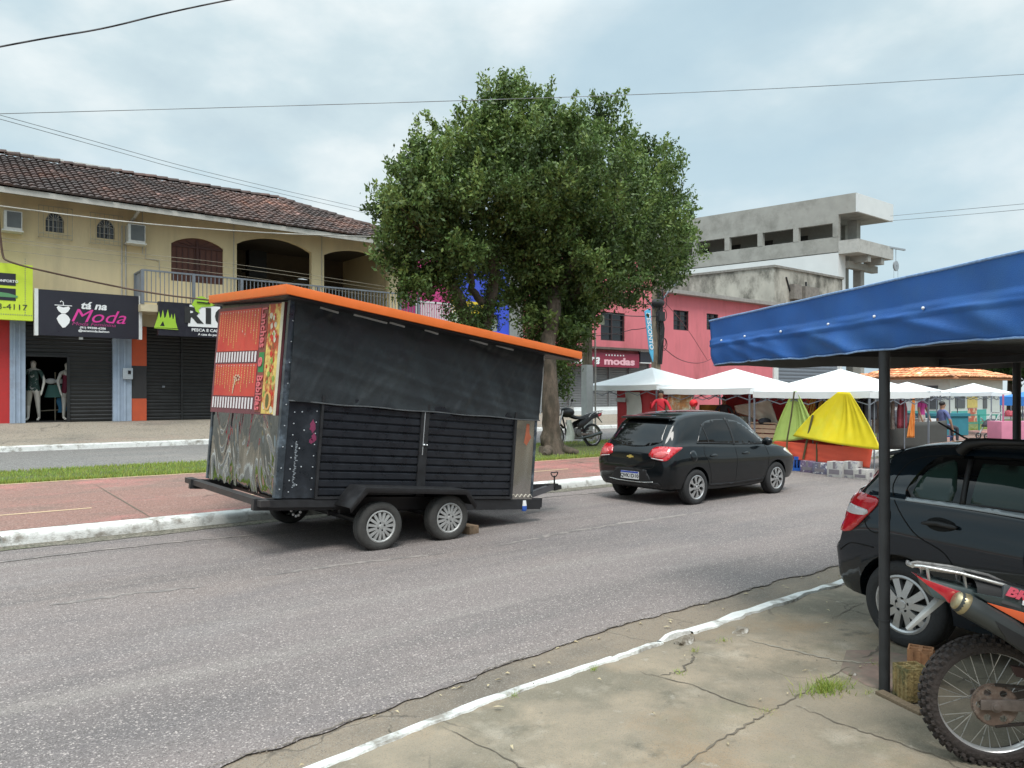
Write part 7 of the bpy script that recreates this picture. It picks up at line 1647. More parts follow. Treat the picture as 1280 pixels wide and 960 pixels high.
t5 = atd(1217, 500, 31); gazebo(t5.x, t5.y, 'farther white market tent in front of the painted kiosk wall', ze=1.95, zp=.36, size=2.05)
t6 = atd(1134, 500, 29); gazebo(t6.x, t6.y, 'small white market tent in front of the kiosk window, right of the post', ze=1.95, zp=.38, size=2.2)
t7 = atd(1304, 510, 27); bl_ = mat('sky_blue_canvas', (.04, .22, .62), .6, var=.05)
gazebo(t7.x+.3, t7.y, 'bright blue market tent at the right edge', ze=1.78, zp=.34, size=2.2, grp='coloured market tents', m=bl_, val=.32)
# draped tarps
def sheet(name, cpts, m, label, cat, th=.01, nx=26, ny=20, fold=.03, seed=1, folds=6, parent=None, group=None):
    """four 3D corners: bottom-left, bottom-right, top-right, top-left; gently creased"""
    a, b, c, d = [Vector(p) for p in cpts]; n_ = (b-a).cross(d-a).normalized(); r_ = random.Random(seed); ph = r_.uniform(0, 6)
    def f(s, t):
        p = a*(1-s)*(1-t)+b*s*(1-t)+c*s*t+d*(1-s)*t
        k = fold*(math.sin(s*folds*2+ph+t*1.5)*.6+.5*math.sin(s*folds*5.3+t*4+ph)*.5+.4*math.sin((s*.7+t)*folds*3+ph)*.4)*(.35+math.sin(PI*s)*.65)
        return p+n_*k
    mb = MB(); mb.grid(nx, ny, f); o = mb.build(name, m, parent, world=parent is not None, smooth=70, label=label, cat=cat, group=group)
    md = o.modifiers.new('s', 'SOLIDIFY'); md.thickness = th; return o
def fan(name, apex, bl, br, m, label, n=22, sag=.06, seed=1, edge=0., pw=1.7, top=.05):
    """tarpaulin hung from one high point and stretched to a low edge, with creases running from the apex"""
    apex, bl, br = Vector(apex), Vector(bl), Vector(br); nn = (br-bl).cross(apex-bl).normalized(); r_ = random.Random(seed)
    cre = [(r_.random(), r_.uniform(.008, .028)) for _ in range(14)]
    def f(s, t):
        e = bl.lerp(br, s)+Vector((0, 0, -sag*math.sin(PI*s)+edge*(s-.5)))
        md_ = bl.lerp(br, .5); p = md_.lerp(apex, t)+(e-md_)*(1-t**pw*(1-top)); p.z += .05*math.sin(PI*t)*abs(s-.5); k = sum(a*math.exp(-((s-c)/.03)**2) for c, a in cre)*math.sin(PI*min(1, t*1.05))*.7
        bow = -.10*math.sin(PI*t)*(1-2*abs(s-.5))
        side = Vector((0, 0, 0))
        return p+nn*(k+bow)+side
    mb = MB(); mb.grid(48, n, f); o = mb.build(name, m, None, smooth=75, label=label, cat='tarpaulin'); md = o.modifiers.new('s', 'SOLIDIFY'); md.thickness = .008; return o
yel = mat('yellow_tarp', (.75, .60, .015), .5, var=.08, scale=2, col2=(.68, .64, .05), thr=(.5, .7)); grn = mat('green_tarp_lime', (.42, .56, .14), .5, var=.1, scale=2, col2=(.33, .48, .12), thr=(.5, .7)); rdt = mat('red_orange_tarp', (.80, .115, .06), .5, var=.06, scale=2)
XF = 16.6
A3 = lambda px, py, X=XF: onX(px, py, X)
fan('tarpaulin', A3(1055, 490), A3(991, 545), A3(1101, 563, XF-.55), yel, 'big yellow tarpaulin stretched from the tent edge over the stall', seed=3, pw=1.12, top=.13, sag=.02)
fan('tarpaulin', A3(993, 489, XF+.1), A3(965, 553, XF+.1), A3(1022, 546, XF+.06), grn, 'lime green tarpaulin hanging left of the yellow one', seed=5, pw=1.12, top=.08, sag=.02)
sheet('tarpaulin', [A3(974, 572, XF+.12), A3(1087, 585, XF-.25), A3(1091, 560, XF-.25), A3(965, 551, XF+.12)], rdt, 'red-orange tarpaulin stretched along the lower front of the stall', 'tarpaulin', fold=.02, seed=2)
mb = MB(); mb.tube([A3(993, 489, XF-.05), A3(989, 520, XF-.06), A3(984, 549, XF-.05), A3(983, 575, XF-.05)], .02); mb.tube([A3(1016, 519, XF-.03), A3(1009, 549, XF-.04), A3(1004, 574, XF-.04)], .025); mb.tube([A3(1021, 553, XF-.06), A3(1021, 578, XF-.06)], .02); mb.build('stall_pole', mat('stall_pole_brown', (.10, .09, .04), .8, var=.3), None, label='dark tent poles holding the green and yellow tarpaulins', cat='poles')
mb = MB(); 
for k in range(26): a = A3(988+r_.uniform(0, 62), 487+r_.uniform(0, 8), XF+.3); mb.tube([a, a+Vector((r_.uniform(-.05, .05), .1, -.2)), a+Vector((r_.uniform(-.1, .1), .2, -.35-r_.random()*.4))], .012, 5)
mb.build('hanging_ribbons', mat('mustard_cloth', (.50, .28, .05), .8, var=.3), None, label='mustard ribbons and cords hanging under the tent edge above the tarpaulins', cat='ribbons')
sheet('cloth', [A3(1013, 516, XF+.4), A3(1021, 520, XF+.4), A3(1016, 489, XF+.4), A3(1013, 489, XF+.4)], mat('orange_cloth', (.75, .16, .03), .7, var=.1), 'narrow orange-red cloth hanging between the two tarpaulins', 'cloth', fold=.05)
# boxes under the stall
BOXW = mat('box_white', (.46, .45, .43), .7, var=.12, scale=8, col2=(.25, .24, .28), thr=(.55, .6)); BOXB = mat('box_brown', (.33, .23, .13), .85, var=.15)
def carton(px, py, w_, d_, h_, m, label, rz=0., grp='boxes under the tarpaulin stall', name='cardboard_box', zoff=0., X=None, z=None):
    p = onZ(px, py, .014 if z is None else z) if X is None else onX(px, py, X); o = empty(name, (p.x, p.y, p.z+zoff) if X is not None else (p.x, p.y, (.014 if z is None else z)+zoff), rz, label=label, cat='box', group=grp)
    mb = MB(); mb.span(-w_/2, w_/2, -d_/2, d_/2, 0, h_); mb.build('carton', m, o, bevel=.006)
    mb = MB(); mb.span(-w_/2-.002, w_/2+.002, -.03, .03, h_*.55, h_+.002); mb.span(-.05, .05, -d_/2-.003, -d_/2-.001, h_*.3, h_*.7); mb.span(-w_/2-.003, -w_/2-.001, -.12, .12, h_*.2, h_*.5); mb.build('tape', mat('box_print', (.20, .18, .20), .6), o); return o
carton(1047, 596, .30, .34, .34, BOXW, 'white printed carton standing under the red tarpaulin, middle of the row')
carton(1066, 597, .30, .30, .36, BOXW, 'white printed carton right of the gap under the red tarpaulin')
carton(1080, 599, .34, .3, .22, mat('box_clear', (.48, .46, .43), .5, var=.2, scale=12), 'pale wrinkled carton at the right foot of the stall')
carton(1056, 596.5, .14, .25, .30, BOXB, 'narrow brown carton between two white cartons')
carton(1030, 592, .4, .35, .26, mat('box_dark_print', (.14, .14, .2), .6, var=.4, scale=14, col2=(.6, .6, .6), thr=(.55, .58)), 'dark printed carton next to the blue crate')
carton(1014, 590, .36, .35, .27, mat('box_purple_print', (.16, .12, .2), .6, var=.4, scale=11, col2=(.6, .55, .6), thr=(.55, .58)), 'purple printed carton behind the front of the black hatchback')
p = onZ(994, 587, .014); cr_ = empty('plastic_crate', (p.x, p.y, .014), R(25), label='blue plastic crate at the left foot of the tarpaulin stall', cat='crate')
bcr = mat('crate_blue', (.015, .10, .42), .4, var=.08); mb = MB(); w_, h_ = .28, .34
for s in (-1, 1): mb.span(-w_, w_, s*w_-.012, s*w_+.012, 0, .07); mb.span(-w_, w_, s*w_-.012, s*w_+.012, h_-.08, h_); mb.span(s*w_-.012, s*w_+.012, -w_+.012, w_-.012, 0, .07); mb.span(s*w_-.012, s*w_+.012, -w_+.012, w_-.012, h_-.08, h_)
for k in range(9):
    t = -w_+2*w_*k/8
    for s in (-1, 1): mb.span(t-.012, t+.012, s*w_-.008, s*w_+.008, .07, h_-.08); mb.span(s*w_-.008, s*w_+.008, t-.012, t+.012, .07, h_-.08)
mb.span(-w_, w_, -w_, w_, 0, .012); mb.build('crate_body', bcr, cr_); mb = MB(); mb.ball((0, 0, .2), (.24, .24, .15), 12, 8); mb.build('cloth_bundle', CM[2], cr_)
# red side walls of the first tents
def wall(p0, p1, z0_, z1_, m, label, cat='side wall', seed=1, name='tent_wall', fold=.03):
    return sheet(name, [(p0[0], p0[1], z0_), (p1[0], p1[1], z0_), (p1[0], p1[1], z1_), (p0[0], p0[1], z1_)], m, label, cat, fold=fold, seed=seed, group=None)
redc = mat('red_canvas', (.50, .045, .055), .65, var=.1, scale=1.5, col2=(.40, .03, .035), thr=(.5, .7)); redo = mat('orange_red_canvas', (.62, .07, .03), .65, var=.08)
XW = 16.95
q0, q1 = onX(771, 500, XW), onX(905, 500, XW+2.4)
wl = empty('tent_wall', (XW+.2, 15, .4), label='red canvas side wall with a white band under the leftmost tent', cat='side wall')
mb = MB(); Yl, Yr = onX(771, 500, XW).y, onX(862, 500, XW).y
mb.grid(30, 14, lambda s, t: (XW+.05*math.sin(s*12)+.02*math.sin(s*31+t*3), Yl+(Yr-Yl)*s, .3+1.73*t)); o = mb.build('canvas', redc, wl, world=True, smooth=70)
mb = MB(); yb1, yb2 = onX(781.5, 500, XW).y, onX(803, 500, XW).y
mb.grid(8, 14, lambda s, t: (XW-.03+.05*math.sin((Yl-(yb1+(yb2-yb1)*s))/(Yl-Yr)*12)-.02*math.sin(PI*s), yb1+(yb2-yb1)*s+.05*math.sin(t*7), .32+1.60*t)); mb.build('white_band', mat('off_white_canvas', (.60, .57, .54), .7, var=.06), wl, world=True, smooth=70)
mb = MB(); mb.span(XW-.09, XW-.07, onX(784, 500, XW).y, onX(772, 500, XW).y, 1.62, 1.75); mb.build('grey_tape', mat('tape_grey', (.42, .40, .40), .6), wl, world=True)
wall((19.6, 11.6), (19.6, 14.4), .3, 1.95, redc, 'dark red canvas back wall of the second tent', seed=3)
mb = MB(); mb.span(19.2, 19.5, onX(897, 500, 19.2).y, onX(874, 500, 19.2).y, .4, onX(880, 506, 19.2).z); mb.build('display_table', mat('ochre_board', (.50, .26, .05), .7, var=.1), None, label='ochre display counter inside the second tent', cat='counter')
wall((19.4, 10.1), (19.4, 11.5), .25, 1.9, redo, 'orange-red canvas back wall beside the green tarpaulin', seed=4)
sheet('cloth', [onX(921, 515, 17.6), onX(975, 534, 17.2), onX(963, 500, 17.2), onX(918, 507, 17.6)], mat('beige_cloth', (.46, .41, .34), .8, var=.1), 'beige cloth slung between the poles left of the green tarpaulin', 'cloth', fold=.04, seed=8)
mb = MB(); 
# painted map board held up in the tent
mbd = empty('picture_board', tuple(onX(848, 520, XW-.2)), label='painted cream and brown board standing inside the red tent', cat='board')
P4 = [onX(831, 514, XW-.2), onX(862, 514, XW-.2), onX(867.5, 489, XW-.2), onX(836, 489.5, XW-.2)]
mb = MB(); mb.hexa(P4+[p+Vector((.04, 0, 0)) for p in P4]); mb.build('panel', mat('cream_board', (.60, .52, .40), .7, var=.1), mbd, world=True)
mb = MB(); c_ = P4[0]*.5+P4[2]*.5; mb.grid(8, 8, lambda s, t: P4[0].lerp(P4[1], .06+.88*s).lerp(P4[3].lerp(P4[2], .06+.88*s), .06+.88*t)+Vector((-.004, 0, 0))); mb.build('painting', mat('board_painting', (.42, .20, .08), .7, var=.3, scale=3, col2=(.50, .50, .36), thr=(.46, .54)), mbd, world=True)
# stacked wooden benches / tables to the right of the hatchback
pl_m = mat('pine_boards', (.52, .36, .25), .8, var=.12, scale=4, stretch=(4, 1, 4))
st = empty('wooden_counter', tuple(onX(955, 560, 17.)), label='pale wooden plank counter between the black hatchback and the green tarpaulin', cat='counter')
mb = MB(); ya_, yb_ = onX(935, 540, 17.).y, onX(970, 540, 17.).y
for (p1, p2) in ((531, 535.5), (536.5, 541), (542.5, 547), (549, 556), (558, 566)):
    z1_, z0_ = onX(955, p1, 17.).z, onX(955, p2, 17.).z; mb.span(16.98, 17.03, yb_, ya_+.0, z0_, z1_)
mb.build('front_boards', pl_m, st, world=True)
mb = MB(); mb.span(17.04, 17.7, yb_, ya_, 1.1, 1.13); mb.span(17.05, 17.1, ya_-.05, ya_, .1, 1.1); mb.span(17.05, 17.1, yb_, yb_+.05, .1, 1.1); mb.span(17.6, 17.65, ya_-.05, ya_, .1, 1.1); mb.build('counter_top', pl_m, st, world=True)
mb = MB(); mb.ball(tuple(onX(956, 527, 17.2)), (.2, .16, .10), 12, 8); mb.build('bag', CM[0], None, label='dark bag lying on the pale wooden counter', cat='bag')
def bundle(px, py, d, s, m, label, seed): q = atd(px, py, d); lump(q, s, seed, label, m=m, name='goods_pile', cat='goods')
carton(929, 532, .5, .4, .26, mat('box_pale_green', (.48, .58, .52), .6, var=.2, scale=9), 'pale green printed carton behind the hatchback windscreen', X=18.4, grp='boxes under the market tents')
carton(925, 521, .4, .3, .2, mat('box_orange_print', (.62, .3, .2), .6, var=.2, scale=9), 'small orange carton on the pale green one', X=18.7, grp='boxes under the market tents')
# clothes racks
def rack(x, y0_, y1_, zt, n, label, seed, along='Y', rows=1):
    r_ = random.Random(seed); o = empty('clothes_rack', (x, (y0_+y1_)/2, zg_(x, y0_)), label=label, cat='clothes rack', group='clothes racks in the market')
    zb_ = zg_(x, (y0_+y1_)/2); mb = MB(); mb.tube([(x, y0_, zb_), (x, y0_, zt), (x, y1_, zt), (x, y1_, zb_)], .018); mb.bar((x-.25, y0_, zb_+.02), (x+.25, y0_, zb_+.02), .03); mb.bar((x-.25, y1_, zb_+.02), (x+.25, y1_, zb_+.02), .03); mb.build('rail', legm, o, world=True)
    for k in range(n):
        y = y0_+(y1_-y0_)*(k+.5)/n; w_ = r_.uniform(.16, .24); hh = r_.uniform(.45, .9); mb = MB(); tw_ = r_.uniform(-.5, .5)
        def f(s, t, y=y, w_=w_, hh=hh, tw_=tw_, ph=r_.uniform(0, 6)):
            sw = w_*(.55+.45*min(1, (1-t)*3))*(1 if t < .9 else .5); a = (s-.5)*2*sw; return (x+a*math.cos(tw_), y+a*math.sin(tw_)+.03*math.sin(s*9+ph), zt-.03-hh*(1-t)-.05*abs(s-.5)*2*(t > .9))
        mb.grid(6, 6, f); q = mb.build('garment', r_.choice([CM[i_] for i_ in (0, 0, 3, 6, 8, 2, 0, 8, 3, 7, 1)]), o, world=True, smooth=70); md = q.modifiers.new('s', 'SOLIDIFY'); md.thickness = .05
rack(18.9, 8.6, 11., 1.75, 14, 'rail of dark and pale clothes under the tent behind the yellow tarpaulin', 3)
rack(17.1, 8.45, 9.2, 1.8, 7, 'short clothes rail beside the right leg of the tarpaulin tent', 4)
# sagging dark barrier and table behind the tall hatchback
mb = MB(); a = atd(1112, 535, 22); b_ = atd(1183, 533, 22); ln = (b_-a)
mb.grid(14, 6, lambda s, t: (a+ln*s).xy.to_3d()+Vector((.06*math.sin(s*9), 0, .25+.85*t-.05*math.sin(PI*s)*t))); o = mb.build('shade_cloth', mat('shade_cloth', (.07, .07, .065), .8, var=.15), None, smooth=70, label='dark shade cloth stretched low behind the tall hatchback', cat='shade cloth'); md = o.modifiers.new('s', 'SOLIDIFY'); md.thickness = .02
tbq = atd(1125, 520, 25); to = empty('market_table', (tbq.x, tbq.y, .3), R(-37), label='white table with small goods in the tent right of the black post', cat='table')
mb = MB(); mb.span(-1., 1., -.35, .35, .72, .76); mb.build('table_top', canv, to); 
for sx in (-.9, .9):
    for sy in (-.3, .3): mb = MB(); mb.span(sx-.02, sx+.02, sy-.02, sy+.02, 0, .72); mb.build('leg', legm, to)
mb = MB(); mb.span(-1, 1, -.352, -.34, .35, .72); mb.build('table_cloth', canv, to)
r_ = random.Random(8)
for k, (u, nm) in enumerate(((-.6, 'red'), (-.1, 'plum'), (.4, 'pale'))):
    c_ = Vector((tbq.x, tbq.y, 0))+Matrix.Rotation(R(-37), 3, 'Z') @ Vector((u, 0, 0)); lump((c_.x, c_.y, 1.12), (.16, .12, .09), 40+k, '%s heap of folded goods on the white market table' % nm, m=MATS['cloth_'+nm], name='goods_pile', cat='goods')
# orange tapered cloth and teal counter, pink panel, stroller
sheet('cloth', [atd(1133, 547, 21), atd(1143, 547, 21), atd(1143, 497, 21), atd(1141, 497, 21)], mat('orange_pennant', (.75, .27, .06), .7, var=.08), 'tall tapering orange cloth hanging behind the tall hatchback', 'cloth', fold=.05)
sheet('cloth', [atd(1100, 524, 20), atd(1104, 524, 20), atd(1104, 490, 20), atd(1100, 490, 20)], mat('orange_pennant2', (.50, .20, .10), .7, var=.08), 'rust cloth hanging just left of the black post', 'cloth', fold=.04)
tq = atd(1172, 523, 30); mb = MB(); mb.box((tq.x, tq.y, 1.05), (2.2, .7, .12), rz=R(-37)); mb.box((tq.x, tq.y, .62), (2.1, .6, .74), rz=R(-37)); mb.build('market_counter', mat('teal_counter', (.04, .22, .28), .6, var=.1), None, label='teal market counter in front of the kiosk window', cat='counter')
mb = MB(); tq = atd(1213, 519, 33); mb.box((tq.x, tq.y, .95), (4.2, .05, .05), rz=R(-30)); mb.box((tq.x, tq.y, .6), (4.2, .05, .05), rz=R(-30))
for k in range(6): c_ = Vector((tq.x, tq.y, 0))+Matrix.Rotation(R(-30), 3, 'Z') @ Vector((-2.1+.84*k, 0, .6)); mb.box(tuple(c_), (.05, .05, .75))
mb.build('railing', mat('green_rail', (.03, .28, .22), .5), None, label='thin green railing in front of the painted kiosk wall', cat='railing')
tq = atd(1272, 535, 24); mb = MB(); mb.box((tq.x, tq.y, .55), (1.5, .7, .9), rz=R(-37)); po = mb.build('stall_counter', mat('pink_panel', (.62, .22, .32), .6, var=.08), None, label='pink stall counter under the blue tent at the right edge', cat='counter', bevel=.01)
mb = MB(); 
for k in (-.6, .1): c_ = Vector((tq.x, tq.y, 0))+Matrix.Rotation(R(-37), 3, 'Z') @ Vector((k, -.2, 1.4)); mb.box(tuple(c_), (.04, .04, .9))
mb.build('counter_post', mat('pink_post', (.55, .16, .28), .6), po, world=True)
lump((tq.x-.2, tq.y+.1, 1.2), (.25, .15, .16), 51, 'dark red heap of goods on the pink counter', m=MATS['cloth_red'], name='goods_pile', cat='goods')
# push bicycle-like cart (stroller) by the kiosk
sq = atd(1243, 537, 27); so_ = empty('stroller', (sq.x, sq.y, .25), R(-30), label='folded silver stroller standing in front of the kiosk corner', cat='stroller')
mb = MB(); mb.tube([(-.3, 0, .12), (.25, 0, .95)], .022); mb.tube([(.35, 0, .1), (-.2, 0, .75)], .022); mb.tube([(-.3, .4, .12), (.25, .4, .95)], .022); mb.tube([(.35, .4, .1), (-.2, .4, .75)], .022); mb.tube([(.25, 0, .95), (.25, .4, .95)], .02); mb.build('frame', chromeb, so_)
mb = MB(); mb.grid(6, 4, lambda s, t: (-.2+.4*s, .4*t, .45+.1*math.sin(s*3)+.25*s)); o = mb.build('seat', CM[0], so_); md = o.modifiers.new('s', 'SOLIDIFY'); md.thickness = .03
for (x, y) in ((-.3, 0), (-.3, .4), (.35, 0), (.35, .4)): mb = MB(Matrix.Translation((x, y, .11))); mb.lathe([(.08, -.02), (.11, -.02), (.11, .02), (.08, .02)], 18, 'Y', close=True); mb.lathe([(0, -.01), (.02, -.01), (.02, .01), (0, .01)], 8, 'Y'); mb.bar((-.09, 0, 0), (.09, 0, 0), .01); mb.bar((0, 0, -.09), (0, 0, .09), .01); mb.build('wheel', rubber, so_)
# far parked vehicles / ground clutter hidden: parasol dome and bags
lump(tuple(atd(1122, 528, 21.5)), (.40, .3, .35), 61, 'dark domed bundle behind the dark shade cloth', m=CM[0], name='bundle', cat='bundle', amp=.08)

# ================================================================ people and mannequins
skin = mat('skin', (.34, .19, .12), .6, var=.05); hairm = mat('hair_black', (.015, .012, .01), .6, var=.2); mann = mat('mannequin_white', (.72, .68, .62), .4, var=.04)
def body(root, J, mats, zones, sub=2):
    """J: dict name -> (pos, radius, parent); one skinned surface, materials chosen by height zones"""
    names = list(J); me = bpy.data.meshes.new('body'); me.from_pydata([J[n][0] for n in names], [(names.index(J[n][2]), names.index(n)) for n in names if J[n][2]], [])
    o = bpy.data.objects.new('body', me); COL.objects.link(o); md = o.modifiers.new('s', 'SKIN'); md.use_smooth_shade = True
    for i, n in enumerate(names):
        r = J[n][1]; me.skin_vertices[0].data[i].radius = (r, r) if not isinstance(r, tuple) else r
        me.skin_vertices[0].data[i].use_root = (i == 0)
    o.modifiers.new('u', 'SUBSURF').levels = sub
    dg = bpy.context.evaluated_depsgraph_get(); m2 = bpy.data.meshes.new_from_object(o.evaluated_get(dg)); bpy.data.objects.remove(o)
    m2.materials.clear()
    for m in mats: m2.materials.append(m)
    for p in m2.polygons: p.use_smooth = True; p.material_index = zones(p.center)
    b = bpy.data.objects.new('body', m2); COL.objects.link(b); b.parent = root; return b
def figure(loc, yaw, label, cat='person', mats=None, zones=None, arms=((.30, .05, 1.12), (.28, .14, .86), (-.30, .05, 1.12), (-.28, .14, .86)), hair=True, h=1.70, hips=None, sit=False, name='person', group=None, hairc=None, hat=None, step=.0):
    r = empty(name, loc, yaw, label=label, cat=cat, group=group); r.scale = (h/1.70,)*3
    dz = -.38 if sit else 0
    J = {'pelvis': ((0, 0, .95+dz), (.15, .11), None), 'waist': ((0, 0, 1.12+dz), (.125, .09), 'pelvis'), 'chest': ((0, 0, 1.32+dz), (.155, .10), 'waist'), 'neckb': ((0, -.01, 1.43+dz), .06, 'chest'), 'neck': ((0, 0, 1.49+dz), .048, 'neckb'), 'headl': ((0, .012, 1.60+dz), (.088, .098), 'neck'), 'headm': ((0, .0, 1.70+dz), (.062, .072), 'headl')}
    for s, k in ((1, 0), (-1, 2)):
        a, b = arms[k], arms[k+1]; t = 'l' if s > 0 else 'r'
        J['sh'+t] = ((s*.18, 0, 1.39+dz), .058, 'neckb'); J['el'+t] = ((a[0], a[1], a[2]+dz), .042, 'sh'+t); J['wr'+t] = ((b[0], b[1], b[2]+dz), .028, 'el'+t); e = (Vector(b)-Vector(a)).normalized(); J['ha'+t] = (tuple(Vector((b[0], b[1], b[2]+dz))+e*.09), (.036, .02), 'wr'+t); J['fi'+t] = (tuple(Vector((b[0], b[1], b[2]+dz))+e*.16), (.024, .012), 'ha'+t)
        if not sit:
            st_ = step*s; J['hi'+t] = ((s*.09, 0, .86), .10, 'pelvis'); J['kn'+t] = ((s*.10, .02+st_*.5, .49), .062, 'hi'+t); J['an'+t] = ((s*.10, -.01+st_, .09), .038, 'kn'+t); J['to'+t] = ((s*.115, .14+st_, .035), .032, 'an'+t)
        else: J['hi'+t] = ((s*.10, .06, .55), .10, 'pelvis'); J['kn'+t] = ((s*.12, .42, .50), .065, 'hi'+t); J['an'+t] = ((s*.12, .42, .10), .04, 'kn'+t); J['to'+t] = ((s*.12, .56, .04), .034, 'an'+t)
    zn = zones or (lambda c: 0)
    b = body(r, J, mats or [mann], zn)
    if hair:
        mb = MB(); mb.ball((0, -.012, 1.655+dz), (.083, .098, .085), 14, 10); mb.build('hair', hairc or hairm, r, smooth=80)
    if hat:
        mb = MB(); mb.ball((0, -.005, 1.67+dz), (.135, .14, .13), 14, 10); mb.grid(6, 3, lambda s, t: (-.07+.14*s, .08+.09*t, 1.665+dz+.02*math.sin(PI*s))); mb.build('cap', hat, r, smooth=80)
    if cat == 'person':
        mb = MB(); mb.ball((.028, .085, 1.625+dz), .011, 8, 6); mb.ball((-.028, .085, 1.625+dz), .011, 8, 6); mb.build('eyes', hairm, r)
        mb = MB(); mb.ball((0, .10, 1.595+dz), (.013, .02, .022), 8, 6); mb.build('nose', skin, r, smooth=80)
    return r
def wear(top, bottom, zt=.98, sleeve=1.18, dz=0.): # material slots: 0 skin, 1 top, 2 bottom
    def z(c):
        if c.z > 1.47+dz: return 0
        if abs(c.x) > .21 and c.z < sleeve+dz: return 0
        if c.z > zt+dz: return 1
        return 2 if c.z > .10 else 0
    return dict(mats=[skin, top, bottom], zones=z)
redshirt = mat('red_shirt', (.62, .03, .05), .8, var=.08); magsh = mat('magenta_shirt', (.50, .05, .25), .8, var=.08)
face_cam = lambda p: math.atan2(-p[1], -p[0])-PI/2
p_ = onX(867, 540, 16.6); figure((p_.x, p_.y, zg_(p_.x, p_.y)-.05), face_cam(p_)+.5, 'person in a round red hat in front of the painted board behind the hatchback', hair=False, h=1.42, hat=mat('red_cap', (.75, .03, .04), .7, var=.05), **wear(CM[8], CM[2]))
p_ = onX(826, 540, 16.6); figure((p_.x, p_.y, zg_(p_.x, p_.y)), face_cam(p_)-.3, 'person in a red shirt with bent arm beside the painted board', h=1.58, arms=((.30, .1, 1.16), (.22, .32, 1.28), (-.32, .08, 1.16), (-.42, .25, 1.0)), **wear(redshirt, CM[0], sleeve=1.1))
p_ = atd(1152, 540, 24.5); figure((p_.x, p_.y, .30), face_cam(p_)+1.1, 'person in a magenta shirt with dark hair leaning near the orange cloth', h=1.55, step=.08, **wear(magsh, CM[3], sleeve=1.25))
p_ = atd(1178, 545, 23.5); figure((p_.x, p_.y, .32), face_cam(p_)+2.2, 'person in dark clothes sitting in front of the teal counter', h=1.66, sit=True, **wear(CM[2], CM[0], dz=-.38))
mb = MB(); mb.box((p_.x, p_.y, .55), (.4, .4, .04), rz=face_cam(p_)+2.2)
for a in (-.17, .17):
    for b in (-.17, .17): mb.box((p_.x+a, p_.y+b, .42), (.03, .03, .24))
mb.build('stool', mat('stool_blue', (.05, .08, .2), .5), None, label='low dark stool under the sitting person', cat='stool')
p_ = onX(905, 540, 18.0); figure((p_.x, p_.y, zg_(p_.x, p_.y)), face_cam(p_), 'person in dark clothes standing under the second tent behind the hatchback', h=1.5, **wear(CM[0], CM[8]))
# mannequins in the open shop door
mz = ZB+.02
p_ = onY(41, 520, 26.9); figure((p_.x, 26.75, mz), PI-.5, 'white mannequin in a dark patterned top stepping out at the left of the shop door', cat='mannequin', name='mannequin', hair=False, h=1.84, mats=[mann, mat('patterned_cloth', (.04, .08, .07), .8, var=.2, col2=(.5, .5, .48), thr=(.56, .6), scale=9), mat('pale_trousers', (.50, .47, .40), .8, var=.1)], zones=lambda c: 1 if .86 < c.z < 1.42 and abs(c.x) < .27 else (2 if .45 < c.z <= .86 and c.x > 0 else 0), step=.10, group='mannequins in the shop door')
p_ = onY(84, 520, 27.0); figure((p_.x-.02, 26.85, mz), PI+.4, 'white mannequin in a dark red dress half hidden behind the shutter edge', cat='mannequin', name='mannequin', hair=False, h=1.80, mats=[mann, mat('wine_cloth', (.20, .02, .05), .8, var=.2)], zones=lambda c: 1 if .80 < c.z < 1.33 and abs(c.x) < .2 else 0, group='mannequins in the shop door')
mo = empty('garment_stand', (onY(69, 520, 27.2).x, 27.2, mz), label='stand with a white bikini top and a teal skirt between the two mannequins', cat='garment stand')
x_ = mo.location.x; mb = MB(); mb.tube([(x_-.45, 27.2, mz), (x_-.40, 27.2, mz+.95)], .02); mb.tube([(x_-.0, 27.2, mz), (x_, 27.2, mz+1.5)], .02); mb.tube([(x_-.45, 27.2, mz+.3), (x_+.5, 27.2, mz+.35)], .018); mb.tube([(x_+.45, 27.2, mz), (x_+.42, 27.2, mz+.9)], .018); mb.build('stand', mat('stand_beige', (.35, .30, .22), .6), mo, world=True)
mb = MB(); mb.ball((x_-.13, 27.1, mz+1.22), (.15, .06, .09), 10, 8); mb.ball((x_+.13, 27.1, mz+1.22), (.15, .06, .08), 10, 8); mb.build('bikini_top', canv, mo, world=True)
mb = MB(); mb.lathe([(.20, 1.10), (.30, .72)], 16, 'Z'); mb.v = [Vector((v.x+x_, v.y*.5+27.15, v.z+mz)) for v in mb.v]; mb.build('skirt', mat('teal_skirt', (.10, .24, .22), .8, var=.1), mo, world=True)
mb = MB(); mb.grid(4, 6, lambda s, t: (x_+.05+.22*s+.03*math.sin(t*6), 27.1, mz+.25+.45*t)); mb.build('hanging_cloth', mat('blue_cloth', (.06, .22, .40), .8, var=.2), mo, world=True)

# ================================================================ poles and cables
conc_pole = mat('concrete_pole', (.27, .22, .16), .9, var=.25, scale=4, col2=(.12, .10, .075), thr=(.48, .6), stretch=(1, 1, .3), bump=.4)
polew = mat('pole_whitewash', (.60, .62, .62), .85, var=.08, scale=3)
pp = onY(734, 552, 16.7); up = empty('utility_pole', (pp.x, pp.y, .42), label='concrete utility pole with whitewashed foot between the ficus trunk and the tents', cat='utility pole', group='utility poles')
zw = onY(734, 456, 16.7).z; zt_ = 9.3
mb = MB(); mb.hexa([(pp.x-.115, pp.y-.10, zw), (pp.x+.115, pp.y-.10, zw), (pp.x+.115, pp.y+.10, zw), (pp.x-.115, pp.y+.10, zw), (pp.x-.10, pp.y-.09, zt_), (pp.x+.10, pp.y-.09, zt_), (pp.x+.10, pp.y+.09, zt_), (pp.x-.10, pp.y+.09, zt_)]); mb.span(pp.x-.05, pp.x-.02, pp.y-.115, pp.y-.085, zw, 6.5); mb.build('shaft', conc_pole, up, world=True)
